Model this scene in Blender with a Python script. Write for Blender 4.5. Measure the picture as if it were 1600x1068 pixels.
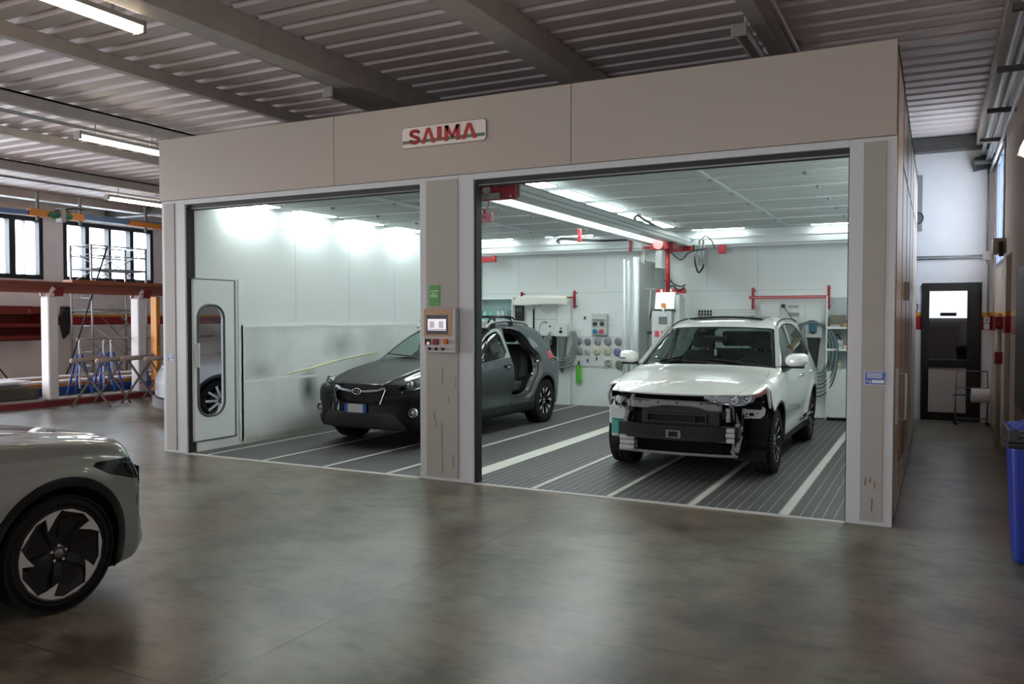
import bpy, bmesh, math, random
import numpy as np
from mathutils import Vector, Matrix
for _o in list(bpy.data.objects):
    bpy.data.objects.remove(_o, do_unlink=True)
SC = bpy.context.scene
COL = SC.collection
PI = math.pi
R = math.radians

# ---------------------------------------------------------------- camera
F_PX, YAW, PITCH, CAM = 1297.8, 0.47273, 0.02918, (0.2968, -7.2003, 1.663)
cam_data = bpy.data.cameras.new('camera')
cam = bpy.data.objects.new('camera', cam_data)
COL.objects.link(cam)
cam_data.sensor_width = 36.0
cam_data.lens = F_PX / 1600 * 36.0
cam.location = CAM
cam.rotation_euler = (PI / 2 - PITCH, -0.00044, YAW)
cam_data.clip_end = 200
SC.camera = cam

# ---------------------------------------------------------------- world and exposure
world = bpy.data.worlds.new('world')
SC.world = world
world.use_nodes = True
_nt = world.node_tree
_bg = _nt.nodes['Background']
_bg.inputs[0].default_value = (0.89, 0.91, 1.0, 1)
_bg.inputs[1].default_value = 18.0
SC.view_settings.view_transform = 'Standard'
SC.view_settings.look = 'None'
SC.view_settings.exposure = 0.0
SC.view_settings.gamma = 1.0
SC.view_settings.use_curve_mapping = False
SC.cycles.max_bounces = 8
SC.cycles.diffuse_bounces = 5
SC.cycles.glossy_bounces = 4
SC.cycles.transmission_bounces = 6
SC.cycles.transparent_max_bounces = 10
SC.cycles.caustics_reflective = False
SC.cycles.caustics_refractive = False
SC.cycles.sample_clamp_indirect = 6.0
SC.cycles.use_denoising = True

BOOTH_LAMP = 17.0      # emission of the booth's diffusers
HALL_LAMP = 17.0      # emission of the hall's tubes

def area_light(name, loc, rot, sx, sy, power, color=(1, 1, 1)):
    d = bpy.data.lights.new(name, 'AREA')
    d.shape = 'RECTANGLE'; d.size = sx; d.size_y = sy; d.energy = power; d.color = color
    o = bpy.data.objects.new(name, d); COL.objects.link(o)
    o.location = loc; o.rotation_euler = rot
    return o
# daylight through the hall's windows and through the open shutters behind the camera
def portal(name, loc, rot, sx, sy):
    o = area_light(name, loc, rot, sx, sy, 1)
    o.data.cycles.is_portal = True
    return o
portal('daylight_portal_left', (-20.3, 5.3, 3.4), (0, -PI / 2, 0), 1.8, 9.5)
portal('daylight_portal_entrance', (-4.25, -13.4, 1.2), (PI / 2, 0, 0), 2.5, 2.4)
portal('daylight_portal_gate', (-20.3, -4.5, 1.95), (0, -PI / 2, 0), 3.9, 9.0)
portal('daylight_portal_right', (1.4, 6.55, 3.22), (0, PI / 2, 0), 1.7, 1.7)

# ---------------------------------------------------------------- helpers
def srgb(r, g, b):
    f = lambda c: (c / 255 / 12.92) if c / 255 <= 0.04045 else ((c / 255 + 0.055) / 1.055) ** 2.4
    return (f(r), f(g), f(b))

MATS = {}
def mat(name, color, rough=0.5, metal=0.0, noise=0.0, nscale=8.0, bump=0.0, bscale=60.0, coat=0.0, emit=None, estr=0.0,
        alpha=None, trans=0.0, spec=None, ior=1.45, rnoise=0.0, stretch=None):
    if name in MATS: return MATS[name]
    m = bpy.data.materials.new(name); m.use_nodes = True
    nt = m.node_tree; b = nt.nodes['Principled BSDF']
    b.inputs['Base Color'].default_value = (*color, 1)
    b.inputs['Roughness'].default_value = rough
    b.inputs['Metallic'].default_value = metal
    b.inputs['IOR'].default_value = ior
    if spec is not None: b.inputs['Specular IOR Level'].default_value = spec
    if coat: b.inputs['Coat Weight'].default_value = coat; b.inputs['Coat Roughness'].default_value = 0.04
    if trans: b.inputs['Transmission Weight'].default_value = trans
    if emit: b.inputs['Emission Color'].default_value = (*emit, 1); b.inputs['Emission Strength'].default_value = estr
    if alpha is not None: b.inputs['Alpha'].default_value = alpha
    if noise or bump or rnoise:
        tc = nt.nodes.new('ShaderNodeTexCoord')
        src = tc.outputs['Object']
        if stretch:
            mp = nt.nodes.new('ShaderNodeMapping'); mp.inputs['Scale'].default_value = stretch
            nt.links.new(src, mp.inputs[0]); src = mp.outputs[0]
        if noise or rnoise:
            n = nt.nodes.new('ShaderNodeTexNoise'); n.inputs['Scale'].default_value = nscale; n.inputs['Detail'].default_value = 6
            nt.links.new(src, n.inputs['Vector'])
        if noise:
            mx = nt.nodes.new('ShaderNodeMix'); mx.data_type = 'RGBA'
            mx.inputs[6].default_value = (*[c * (1 - noise) for c in color], 1)
            mx.inputs[7].default_value = (*[min(1, c * (1 + noise)) for c in color], 1)
            nt.links.new(n.outputs[0], mx.inputs[0]); nt.links.new(mx.outputs[2], b.inputs['Base Color'])
        if rnoise:
            mr = nt.nodes.new('ShaderNodeMapRange'); mr.inputs[3].default_value = max(0, rough - rnoise); mr.inputs[4].default_value = min(1, rough + rnoise)
            nt.links.new(n.outputs[0], mr.inputs[0]); nt.links.new(mr.outputs[0], b.inputs['Roughness'])
        if bump:
            nb = nt.nodes.new('ShaderNodeTexNoise'); nb.inputs['Scale'].default_value = bscale
            nt.links.new(src, nb.inputs['Vector'])
            bp = nt.nodes.new('ShaderNodeBump'); bp.inputs['Strength'].default_value = bump; bp.inputs['Distance'].default_value = 0.01
            nt.links.new(nb.outputs[0], bp.inputs['Height']); nt.links.new(bp.outputs[0], b.inputs['Normal'])
    MATS[name] = m
    return m

def glass(name, tint=(1, 1, 1), refl=1.0, rough=0.0):
    """thin clear pane: tinted transparency under a fresnel reflection"""
    if name in MATS: return MATS[name]
    m = bpy.data.materials.new(name); m.use_nodes = True
    nt = m.node_tree; nt.nodes.clear()
    out = nt.nodes.new('ShaderNodeOutputMaterial'); mx = nt.nodes.new('ShaderNodeMixShader')
    tr = nt.nodes.new('ShaderNodeBsdfTransparent'); tr.inputs[0].default_value = (*tint, 1)
    gl = nt.nodes.new('ShaderNodeBsdfGlossy'); gl.inputs['Roughness'].default_value = rough
    fr = nt.nodes.new('ShaderNodeFresnel'); fr.inputs[0].default_value = 1.5
    ge = nt.nodes.new('ShaderNodeNewGeometry'); io = nt.nodes.new('ShaderNodeMath'); io.operation = 'MULTIPLY_ADD'
    io.inputs[1].default_value = 1 / 1.5 - 1.5; io.inputs[2].default_value = 1.5     # the same pane seen from its back face
    nt.links.new(ge.outputs['Backfacing'], io.inputs[0]); nt.links.new(io.outputs[0], fr.inputs[0])
    mu = nt.nodes.new('ShaderNodeMath'); mu.operation = 'MULTIPLY'; mu.inputs[1].default_value = refl
    nt.links.new(fr.outputs[0], mu.inputs[0]); nt.links.new(mu.outputs[0], mx.inputs[0])
    nt.links.new(tr.outputs[0], mx.inputs[1]); nt.links.new(gl.outputs[0], mx.inputs[2]); nt.links.new(mx.outputs[0], out.inputs[0])
    MATS[name] = m
    return m

class MB:
    """collects shapes for ONE mesh object; each shape may carry its own material slot"""
    def __init__(s):
        s.v = []; s.f = []; s.mi = []; s.sm = []; s.cur = 0; s.T = None
    def _add(s, vs, fs, smooth=False):
        o = len(s.v)
        if s.T is not None: vs = [s.T @ Vector(v) for v in vs]
        s.v += [tuple(v) for v in vs]
        for f in fs:
            s.f.append(tuple(i + o for i in f)); s.mi.append(s.cur); s.sm.append(smooth)
        return s
    def m(s, i): s.cur = i; return s
    def box(s, x0, x1, y0, y1, z0, z1):
        vs = [(x, y, z) for x in (x0, x1) for y in (y0, y1) for z in (z0, z1)]
        return s._add(vs, [(0, 1, 3, 2), (4, 6, 7, 5), (0, 4, 5, 1), (2, 3, 7, 6), (0, 2, 6, 4), (1, 5, 7, 3)])
    def cbox(s, c, d, rot=None):
        T0 = s.T
        M = Matrix.Translation(c) @ (rot.to_4x4() if rot is not None else Matrix.Identity(4))
        s.T = M if T0 is None else T0 @ M
        s.box(-d[0] / 2, d[0] / 2, -d[1] / 2, d[1] / 2, -d[2] / 2, d[2] / 2); s.T = T0
        return s
    def bar(s, a, b, w, h, up=(0, 0, 1)):
        """box beam from a to b, w wide, h high (along up)"""
        a, b = Vector(a), Vector(b); d = b - a; L = d.length; d.normalize()
        upv = Vector(up)
        if abs(d.dot(upv)) > 0.99: upv = Vector((1, 0, 0))
        x = d.cross(upv).normalized(); z = x.cross(d)
        M = Matrix((x, d, z)).transposed()
        return s.cbox((a + b) / 2, (w, L, h), M)
    def cyl(s, a, b, r, n=16, r2=None, caps=True, smooth=True):
        a, b = Vector(a), Vector(b); d = (b - a)
        if d.length < 1e-9: return s
        d.normalize(); up = Vector((0, 0, 1)) if abs(d.z) < 0.9 else Vector((1, 0, 0))
        x = d.cross(up).normalized(); y = d.cross(x); r2 = r if r2 is None else r2
        vs = []
        for p, q in ((a, r), (b, r2)):
            vs += [p + (x * math.cos(2 * PI * k / n) + y * math.sin(2 * PI * k / n)) * q for k in range(n)]
        s._add(vs, [(k, (k + 1) % n, n + (k + 1) % n, n + k) for k in range(n)], smooth)
        if caps:
            o = len(s.v) - 2 * n
            s.f.append(tuple(o + k for k in reversed(range(n)))); s.mi.append(s.cur); s.sm.append(False)
            s.f.append(tuple(o + n + k for k in range(n))); s.mi.append(s.cur); s.sm.append(False)
        return s
    def tube(s, pts, r, n=8, closed=False):
        pts = [Vector(p) for p in pts]; N = len(pts); vs = []; prev = None
        for i, p in enumerate(pts):
            a = pts[i - 1] if (i > 0 or closed) else p; b = pts[(i + 1) % N] if (i < N - 1 or closed) else p
            d = (b - a).normalized()
            if prev is None:
                up = Vector((0, 0, 1)) if abs(d.z) < 0.9 else Vector((1, 0, 0)); x = d.cross(up).normalized()
            else:
                x = (prev - d * prev.dot(d)).normalized()
            y = d.cross(x); prev = x
            vs += [p + (x * math.cos(2 * PI * k / n) + y * math.sin(2 * PI * k / n)) * r for k in range(n)]
        fs = [(i * n + k, i * n + (k + 1) % n, ((i + 1) % N) * n + (k + 1) % n, ((i + 1) % N) * n + k)
              for i in range(N if closed else N - 1) for k in range(n)]
        if not closed:
            fs.append(tuple(reversed(range(n)))); fs.append(tuple((N - 1) * n + k for k in range(n)))
        return s._add(vs, fs, True)
    def lathe(s, prof, c=(0, 0, 0), axis='z', n=24, smooth=True):
        """prof: [(radius, height)...] revolved about an axis through c"""
        vs = []
        for r, h in prof:
            for k in range(n):
                a = 2 * PI * k / n; u, v = r * math.cos(a), r * math.sin(a)
                p = {'z': (u, v, h), 'x': (h, u, v), 'y': (u, h, v)}[axis]
                vs.append((p[0] + c[0], p[1] + c[1], p[2] + c[2]))
        m = len(prof)
        fs = [(i * n + k, i * n + (k + 1) % n, (i + 1) * n + (k + 1) % n, (i + 1) * n + k) for i in range(m - 1) for k in range(n)]
        return s._add(vs, fs, smooth)
    def prism(s, poly, axis, a, b, smooth=False):
        """2D polygon extruded along an axis from a to b; poly in the two other axes (x: y,z; y: x,z; z: x,y)"""
        def P(u, v, w): return {'x': (w, u, v), 'y': (u, w, v), 'z': (u, v, w)}[axis]
        n = len(poly)
        vs = [P(u, v, a) for u, v in poly] + [P(u, v, b) for u, v in poly]
        s._add(vs, [(k, (k + 1) % n, n + (k + 1) % n, n + k) for k in range(n)], smooth)
        s._add(vs, [tuple(range(n)), tuple(range(2 * n - 1, n - 1, -1))])
        return s
    def ball(s, c, r, sx=1, sy=1, sz=1, n=14, k=9):
        prof = [(max(1e-4, r * math.sin(PI * i / k)), -r * math.cos(PI * i / k)) for i in range(k + 1)]
        o = len(s.v); s.lathe(prof, (0, 0, 0), 'z', n)
        for i in range(o, len(s.v)):
            v = s.v[i]; s.v[i] = (v[0] * sx + c[0], v[1] * sy + c[1], v[2] * sz + c[2])
        return s
    def grid(s, fn, nu, nv, smooth=True):
        vs = [fn(i / nu, j / nv) for i in range(nu + 1) for j in range(nv + 1)]
        w = nv + 1
        return s._add(vs, [(i * w + j, (i + 1) * w + j, (i + 1) * w + j + 1, i * w + j + 1) for i in range(nu) for j in range(nv)], smooth)
    def build(s, name, mats, parent=None, bevel=0.0, loc=None, solid=0.0, sub=0, segs=2):
        me = bpy.data.meshes.new(name)
        me.from_pydata(s.v, [], s.f)
        for mm in (mats if isinstance(mats, (list, tuple)) else [mats]): me.materials.append(mm)
        me.polygons.foreach_set('material_index', s.mi)
        me.polygons.foreach_set('use_smooth', s.sm)
        bm = bmesh.new(); bm.from_mesh(me); bmesh.ops.remove_doubles(bm, verts=bm.verts, dist=1e-6)
        bmesh.ops.recalc_face_normals(bm, faces=bm.faces); bm.to_mesh(me); bm.free()
        o = bpy.data.objects.new(name, me); COL.objects.link(o)
        if parent is not None: o.parent = parent
        if loc: o.location = loc
        if solid:
            md = o.modifiers.new('solid', 'SOLIDIFY'); md.thickness = solid; md.offset = 0
        if sub:
            md = o.modifiers.new('sub', 'SUBSURF'); md.levels = md.render_levels = sub
        if bevel:
            md = o.modifiers.new('bevel', 'BEVEL'); md.width = bevel; md.segments = segs; md.limit_method = 'ANGLE'; md.angle_limit = R(40)
            md.harden_normals = False
        return o

def thing(name, label, cat, loc=(0, 0, 0), rz=0.0, group=None):
    o = bpy.data.objects.new(name, None); COL.objects.link(o)
    o.location = loc; o.rotation_euler = (0, 0, rz); o.empty_display_size = 0.2
    o['label'] = label; o['category'] = cat
    if group: o['group'] = group
    return o
def tag(o, label, cat, group=None):
    o['label'] = label; o['category'] = cat
    if group: o['group'] = group
    return o
def struct(o): o['kind'] = 'structure'; return o
def dup(root, label=None):
    r = root.copy(); COL.objects.link(r)
    if label: r['label'] = label
    for ch in list(root.children):
        c = ch.copy(); COL.objects.link(c); c.parent = r
        for g in list(ch.children):
            d = g.copy(); COL.objects.link(d); d.parent = c
    return r
def rrect(w, h, r, n=5, cx=0, cy=0):
    out = []
    for sx, sy, a0 in ((1, 1, 0), (-1, 1, 90), (-1, -1, 180), (1, -1, 270)):
        for k in range(n + 1):
            a = R(a0 + 90 * k / n)
            out.append((cx + sx * (w / 2 - r) + r * math.cos(a), cy + sy * (h / 2 - r) + r * math.sin(a)))
    return out
def spline(pts, n=8):
    """Catmull-Rom through the points"""
    P = [Vector(p) for p in pts]; P = [2 * P[0] - P[1]] + P + [2 * P[-1] - P[-2]]; out = []
    for i in range(1, len(P) - 2):
        for k in range(n):
            t = k / n
            out.append(0.5 * ((2 * P[i]) + (P[i + 1] - P[i - 1]) * t + (2 * P[i - 1] - 5 * P[i] + 4 * P[i + 1] - P[i + 2]) * t * t
                              + (3 * P[i] - P[i - 1] - 3 * P[i + 1] + P[i + 2]) * t ** 3))
    out.append(P[-2]); return out
# small seven-row letters for signs: each glyph is a polyline list on a 4x6 grid
GL = {'A': [[(0, 0), (2, 6), (4, 0)], [(1, 2), (3, 2)]], 'B': [[(0, 0), (0, 6), (3, 6), (3.6, 5), (3, 3.3), (0, 3.3)], [(3, 3.3), (4, 2), (3, 0), (0, 0)]],
      'C': [[(4, 5), (3, 6), (1, 6), (0, 5), (0, 1), (1, 0), (3, 0), (4, 1)]], 'E': [[(4, 6), (0, 6), (0, 0), (4, 0)], [(0, 3), (3, 3)]],
      'I': [[(2, 0), (2, 6)]], 'K': [[(0, 0), (0, 6)], [(4, 6), (0, 2.6)], [(1.2, 3.4), (4, 0)]], 'L': [[(0, 6), (0, 0), (4, 0)]],
      'M': [[(0, 0), (0, 6), (2, 2), (4, 6), (4, 0)]], 'N': [[(0, 0), (0, 6), (4, 0), (4, 6)]], 'O': [[(1, 0), (0, 1), (0, 5), (1, 6), (3, 6), (4, 5), (4, 1), (3, 0), (1, 0)]],
      'R': [[(0, 0), (0, 6), (3, 6), (4, 5), (4, 4), (3, 3), (0, 3)], [(2, 3), (4, 0)]], 'S': [[(4, 5), (3, 6), (1, 6), (0, 5), (0, 4), (1, 3), (3, 3), (4, 2), (4, 1), (3, 0), (1, 0), (0, 1)]],
      'T': [[(0, 6), (4, 6)], [(2, 6), (2, 0)]], 'U': [[(0, 6), (0, 1), (1, 0), (3, 0), (4, 1), (4, 6)]]}
# ================================================================ THE HALL
def concrete_floor():
    m = bpy.data.materials.new('polished_concrete'); m.use_nodes = True
    nt = m.node_tree; b = nt.nodes['Principled BSDF']; N = nt.nodes.new; Lk = nt.links.new
    tc = N('ShaderNodeTexCoord')
    def noise(scale, detail=6, rough=0.6, st=None, dist=0.0):
        n = N('ShaderNodeTexNoise'); n.inputs['Scale'].default_value = scale; n.inputs['Detail'].default_value = detail
        n.inputs['Roughness'].default_value = rough; n.inputs['Distortion'].default_value = dist
        if st:
            mp = N('ShaderNodeMapping'); mp.inputs['Scale'].default_value = st; Lk(tc.outputs['Object'], mp.inputs[0]); Lk(mp.outputs[0], n.inputs['Vector'])
        else: Lk(tc.outputs['Object'], n.inputs['Vector'])
        return n
    def ramp(src, stops):
        r = N('ShaderNodeValToRGB'); r.color_ramp.elements[0].position = stops[0][0]; r.color_ramp.elements[0].color = (*stops[0][1], 1)
        r.color_ramp.elements[1].position = stops[-1][0]; r.color_ramp.elements[1].color = (*stops[-1][1], 1)
        for p, c in stops[1:-1]:
            e = r.color_ramp.elements.new(p); e.color = (*c, 1)
        Lk(src, r.inputs[0]); return r
    def mix(a, bb, f, mode='MULTIPLY'):
        x = N('ShaderNodeMix'); x.data_type = 'RGBA'; x.blend_type = mode
        Lk(a, x.inputs[6]); Lk(bb, x.inputs[7])
        if isinstance(f, float): x.inputs[0].default_value = f
        else: Lk(f, x.inputs[0])
        return x.outputs[2]
    n1 = noise(0.55, 6, 0.6)
    base = ramp(n1.outputs[0], [(0.34, (0.105, 0.082, 0.064)), (0.46, (0.185, 0.150, 0.120)), (0.54, (0.185, 0.188, 0.145)), (0.66, (0.26, 0.265, 0.21))])
    n2 = noise(1.6, 7, 0.6)
    v2 = ramp(n2.outputs[0], [(0.36, (0.45, 0.42, 0.38)), (0.48, (.85, .84, .81)), (0.60, (1.08, 1.08, 1.04))])
    c = mix(base.outputs[0], v2.outputs[0], 1.0)
    n3 = noise(7, 5, 0.6, (0.6, 1.5, 1))       # brushed darker scuffs
    v3 = ramp(n3.outputs[0], [(0.30, (0.48, 0.45, 0.40)), (0.47, (.95, .95, .94)), (0.62, (1.0, 1.0, 1.0)), (0.75, (1.15, 1.13, 1.08))])
    c = mix(c, v3.outputs[0], 0.8)
    n4 = noise(26, 2, 0.5)
    v4 = ramp(n4.outputs[0], [(0.16, (0.4, 0.38, 0.35)), (0.22, (1, 1, 1)), (1.0, (1, 1, 1))])
    c = mix(c, v4.outputs[0], 0.9)
    # saw-cut joints
    sp = N('ShaderNodeSeparateXYZ'); Lk(tc.outputs['Object'], sp.inputs[0])
    def joint(axis, pos, w=0.006):
        s = N('ShaderNodeMath'); s.operation = 'SUBTRACT'; Lk(sp.outputs[axis], s.inputs[0]); s.inputs[1].default_value = pos
        a = N('ShaderNodeMath'); a.operation = 'ABSOLUTE'; Lk(s.outputs[0], a.inputs[0])
        g = N('ShaderNodeMath'); g.operation = 'LESS_THAN'; Lk(a.outputs[0], g.inputs[0]); g.inputs[1].default_value = w
        return g.outputs[0]
    tot = None
    for ax, p, w in ((0, -2.64, .006), (0, -7.9, .006), (1, -4.6, .006), (0, -13.0, .006), (1, -0.22, .004), (1, 5.6, .006), (1, -10.0, .006), (0, -18.2, .006)):
        j = joint(ax, p, w)
        if tot is None: tot = j
        else:
            mm = N('ShaderNodeMath'); mm.operation = 'MAXIMUM'; Lk(tot, mm.inputs[0]); Lk(j, mm.inputs[1]); tot = mm.outputs[0]
    rgb = N('ShaderNodeRGB'); rgb.outputs[0].default_value = (0.05, 0.045, 0.04, 1)
    c = mix(c, rgb.outputs[0], tot, 'MIX')
    Lk(c, b.inputs['Base Color'])
    mr = N('ShaderNodeMapRange'); mr.inputs[1].default_value = 0.3; mr.inputs[2].default_value = 0.7
    mr.inputs[3].default_value = 0.27; mr.inputs[4].default_value = 0.34; Lk(n1.outputs[0], mr.inputs[0]); Lk(mr.outputs[0], b.inputs['Roughness'])
    b.inputs['IOR'].default_value = 1.42
    return m

WHITEWALL = mat('hall_white_plaster', (0.80, 0.73, 0.71), 0.75, noise=0.06, nscale=3, bump=0.15, bscale=25)
BACKWALL = mat('corridor_white_block', (0.86, 0.85, 0.87), 0.7, noise=0.05, nscale=4, bump=0.2, bscale=12)
STRIPE_R = mat('stripe_red', (0.30, 0.012, 0.018), 0.5)
STRIPE_Y = mat('stripe_yellow', (0.75, 0.33, 0.02), 0.5)
DARKFRAME = mat('dark_anodised', (0.012, 0.014, 0.015), 0.45)
STEELGREY = mat('painted_beam_steel', (0.40, 0.365, 0.33), 0.5, noise=0.2, nscale=6)
BLACKP = mat('black_plastic', (0.012, 0.012, 0.013), 0.45)
GALV = mat('galvanised_pipe', (0.42, 0.42, 0.42), 0.4, 0.8)
WHITEP = mat('white_plastic', (0.75, 0.74, 0.72), 0.45)

mb = MB(); mb.box(-22, 1.6, -13.6, 14.3, -0.2, 0.0)
struct(mb.build('floor', concrete_floor()))

def striped_wall(mb, P):
    """three bands: P(z0, z1, slot) adds one band"""
    P(0, 1.47, 0); P(1.47, 1.69, 1); P(1.69, 1.75, 2); P(1.75, 5.0, 0)
# left wall with two window openings: y 3.2-6.25 and 6.8-9.58 at x -20
WZ0, WZ1 = 2.63, 4.19
mb = MB()
def band(z0, z1, s):
    if z0 < 3.9: mb.m(s).box(-20.3, -20, -13.6, -9.0, z0, z1).box(-20.3, -20, 0.0, 14.3, z0, z1)
    else: mb.m(s).box(-20.3, -20, -13.6, 14.3, z0, z1)
band(0, 1.47, 0); band(1.47, 1.69, 1); band(1.69, 1.75, 2); band(1.75, WZ0, 0); band(WZ1, 5.0, 0)
mb.m(0)
for a, b in ((-13.6, -9.0), (0.0, 0.9), (1.95 + .0, 2.6), (6.24, 6.80), (9.58, 14.3)): mb.box(-20.3, -20, a, b, WZ0, WZ1)
struct(mb.build('wall_left', [WHITEWALL, STRIPE_R, STRIPE_Y]))

def hall_window(idx, y0, y1, bars, shades=()):
    fr = MB()
    fr.box(-20.24, -20.0 + .02, y0, y1, WZ1 - .11, WZ1).box(-20.24, -19.98, y0, y1, WZ0, WZ0 + .11)
    fr.box(-20.24, -19.98, y0, y0 + .1, WZ0 + .11, WZ1 - .11).box(-20.24, -19.98, y1 - .1, y1, WZ0 + .11, WZ1 - .11)
    for yb, w in bars: fr.box(-20.23, -19.97, yb - w / 2, yb + w / 2, WZ0 + .1, WZ1 - .1)
    o = struct(fr.build('window_%d' % idx, DARKFRAME, bevel=0.006))
    g = MB(); g.box(-20.16, -20.15, y0 + .05, y1 - .05, WZ0 + .05, WZ1 - .05)
    g.build('window_pane', FROST, o)
    for ys, w in shades:
        s_ = MB(); s_.box(-20.22, -20.20, ys - w / 2, ys + w / 2, WZ0 + .1, WZ1 - .1); s_.build('outer_mullion', mat('outer_mullion_grey', (0.30, 0.34, 0.42), 0.6), o)
    return o
def frosted():
    m = bpy.data.materials.new('frosted_window_glass'); m.use_nodes = True
    nt = m.node_tree; nt.nodes.clear()
    out = nt.nodes.new('ShaderNodeOutputMaterial'); mx = nt.nodes.new('ShaderNodeMixShader'); mx2 = nt.nodes.new('ShaderNodeMixShader')
    tr = nt.nodes.new('ShaderNodeBsdfTransparent'); tl = nt.nodes.new('ShaderNodeBsdfTranslucent'); gl = nt.nodes.new('ShaderNodeBsdfGlossy')
    tr.inputs[0].default_value = (0.9, 0.95, 0.97, 1); tl.inputs[0].default_value = (0.85, 0.92, 0.95, 1); gl.inputs[1].default_value = 0.25
    mx.inputs[0].default_value = 0.35; mx2.inputs[0].default_value = 0.04
    nt.links.new(tr.outputs[0], mx.inputs[1]); nt.links.new(tl.outputs[0], mx.inputs[2])
    nt.links.new(mx.outputs[0], mx2.inputs[1]); nt.links.new(gl.outputs[0], mx2.inputs[2]); nt.links.new(mx2.outputs[0], out.inputs[0])
    return m
FROST = frosted()
def milky():
    m = frosted(); m.name = 'milky_window_glass'; n = [k for k in m.node_tree.nodes if k.type == 'MIX_SHADER']
    n[0].inputs[0].default_value = .85; return m
hall_window(1, 2.6, 6.24, [(5.45, .16), (4.1, .1)], [(5.05, .12), (5.86, .12)])
hall_window(2, 6.80, 9.58, [(7.48, .12), (8.16, .08), (8.86, .12)])
hall_window(3, 0.9, 1.95, [(1.4, .1)])

# walls behind and at the right
mb = MB()
for z0, z1, s in ((0, 1.47, 0), (1.47, 1.69, 1), (1.69, 1.75, 2), (1.75, 5.0, 0)): mb.m(s).box(-20.3, -8.5, 14.0, 14.3, z0, z1)
struct(mb.build('wall_back_left', [WHITEWALL, STRIPE_R, STRIPE_Y]))
mb = MB(); mb.box(-8.8, -8.5, 8.0, 14.3, 0, 5.0); struct(mb.build('wall_return', WHITEWALL))
DX0, DX1, DZ = 0.074, 0.93, 2.23
mb = MB()
for z0, z1, s in ((0, 1.47, 0), (1.47, 1.69, 1), (1.69, 1.75, 2), (1.75, DZ, 0)):
    mb.m(s).box(-8.8, DX0, 8.0, 8.3, z0, z1).box(DX1, 1.35, 8.0, 8.3, z0, z1)
mb.m(0).box(-8.8, 1.35, 8.0, 8.3, DZ, 5.0)
struct(mb.build('wall_back_right', [BACKWALL, STRIPE_R, STRIPE_Y]))
# right wall with a window near the back and a door recess
mb = MB(); XR = 1.08
def rb(y0, y1, z0, z1):
    for a, b, s in ((0, 1.47, 0), (1.47, 1.69, 1), (1.69, 1.75, 2), (1.75, 5.0, 0)):
        lo, hi = max(a, z0), min(b, z1)
        if hi > lo: mb.m(s).box(XR, XR + .27, y0, y1, lo, hi)
rb(-13.6, 4.3, 0, 5); rb(4.3, 5.2, 2.45, 5); rb(5.2, 5.75, 0, 5); rb(5.75, 7.4, 0, 2.4); rb(5.75, 7.4, 4.05, 5); rb(7.4, 8.3, 0, 5)
struct(mb.build('wall_right', [mat('right_wall_plaster', (0.60, 0.53, 0.49), 0.75, noise=0.06, nscale=3), STRIPE_R, STRIPE_Y]))
f = MB(); f.box(XR + .0, XR + .08, 5.75, 7.4, 3.98, 4.05).box(XR, XR + .08, 5.75, 7.4, 2.4, 2.47).box(XR, XR + .08, 5.75, 5.81, 2.47, 3.98).box(XR, XR + .08, 7.34, 7.4, 2.47, 3.98).box(XR, XR + .08, 6.55, 6.61, 2.47, 3.98)
w4 = struct(f.build('window_4', mat('grey_blue_frame', (0.10, 0.12, 0.17), 0.4)))
g = MB(); g.box(XR + .04, XR + .045, 5.78, 7.38, 2.44, 4.02); g.build('window_pane', milky(), w4)
# recess door in the right wall
d = MB(); d.box(XR + .16, XR + .2, 4.3, 5.2, 0.0, 2.45)
struct(d.build('door_2', mat('beige_door', (0.42, 0.36, 0.30), 0.6)))
# wall behind the camera with the open shutter bay
mb = MB()
mb.box(-20.3, -5.5, -13.6, -13.3, 0, 5).box(-3.0, 1.35, -13.6, -13.3, 0, 5).box(-5.5, -3.0, -13.6, -13.3, 2.4, 5)
struct(mb.build('wall_front', WHITEWALL))

# black framed door at the end of the corridor
d = MB()
d.box(DX0, DX0 + .11, 7.97, 8.05, 0, DZ).box(DX1 - .2, DX1, 7.97, 8.05, 0, DZ).box(DX0 + .11, DX1 - .2, 7.97, 8.05, DZ - .13, DZ)
d.box(DX0 + .11, DX1 - .2, 7.97, 8.05, .0, .13).box(DX0 + .11, DX1 - .2, 7.97, 8.05, .86, .99)
dr = struct(d.build('door_1', mat('dark_door_frame', (0.010, 0.008, 0.007), 0.5), bevel=0.004))
g = MB(); g.box(DX0 + .1, DX1 - .19, 8.0, 8.01, .98, DZ - .12)
g.build('door_glass', glass('door_glass', (0.42, 0.42, 0.43), 1.0), dr)
g = MB(); g.box(DX0 + .1, DX1 - .19, 8.0, 8.02, .12, .87)
g.build('lower_panel', mat('beige_panel', (0.46, 0.40, 0.36), 0.6), dr)
g = MB(); g.box(DX1 - .16, DX1 - .13, 7.93, 7.97, 1.0, 1.14).box(DX1 - .16, DX1 - .05, 7.92, 7.94, 1.06, 1.08)
g.build('handle', BLACKP, dr)
# what shows through the door's glass: a dim store room with a high bright window
mb = MB(); mb.box(-0.6, 1.35, 10.4, 10.6, 0, 3.2).box(-0.8, -0.6, 8.3, 10.6, 0, 3.2).box(1.35, 1.5, 8.3, 10.6, 0, 3.2).box(-0.8, 1.5, 8.3, 10.6, 3.2, 3.3).box(-.8, 1.5, 8.3, 10.6, -.2, 0)
struct(mb.build('wall_store_room', mat('store_room_dark', (0.10, 0.10, 0.10), 0.8)))
mb = MB(); mb.box(-0.02, 0.86, 10.33, 10.38, 1.66, 2.35); s_ = struct(mb.build('window_5', mat('bright_store_window', (1, 1, 1), 0.5, emit=(0.86, 0.92, 1.0), estr=7)))
mb = MB(); mb.box(0.35, 0.62, 10.30, 10.33, 1.70, 1.76); mb.build('window_latch', BLACKP, s_)

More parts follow.
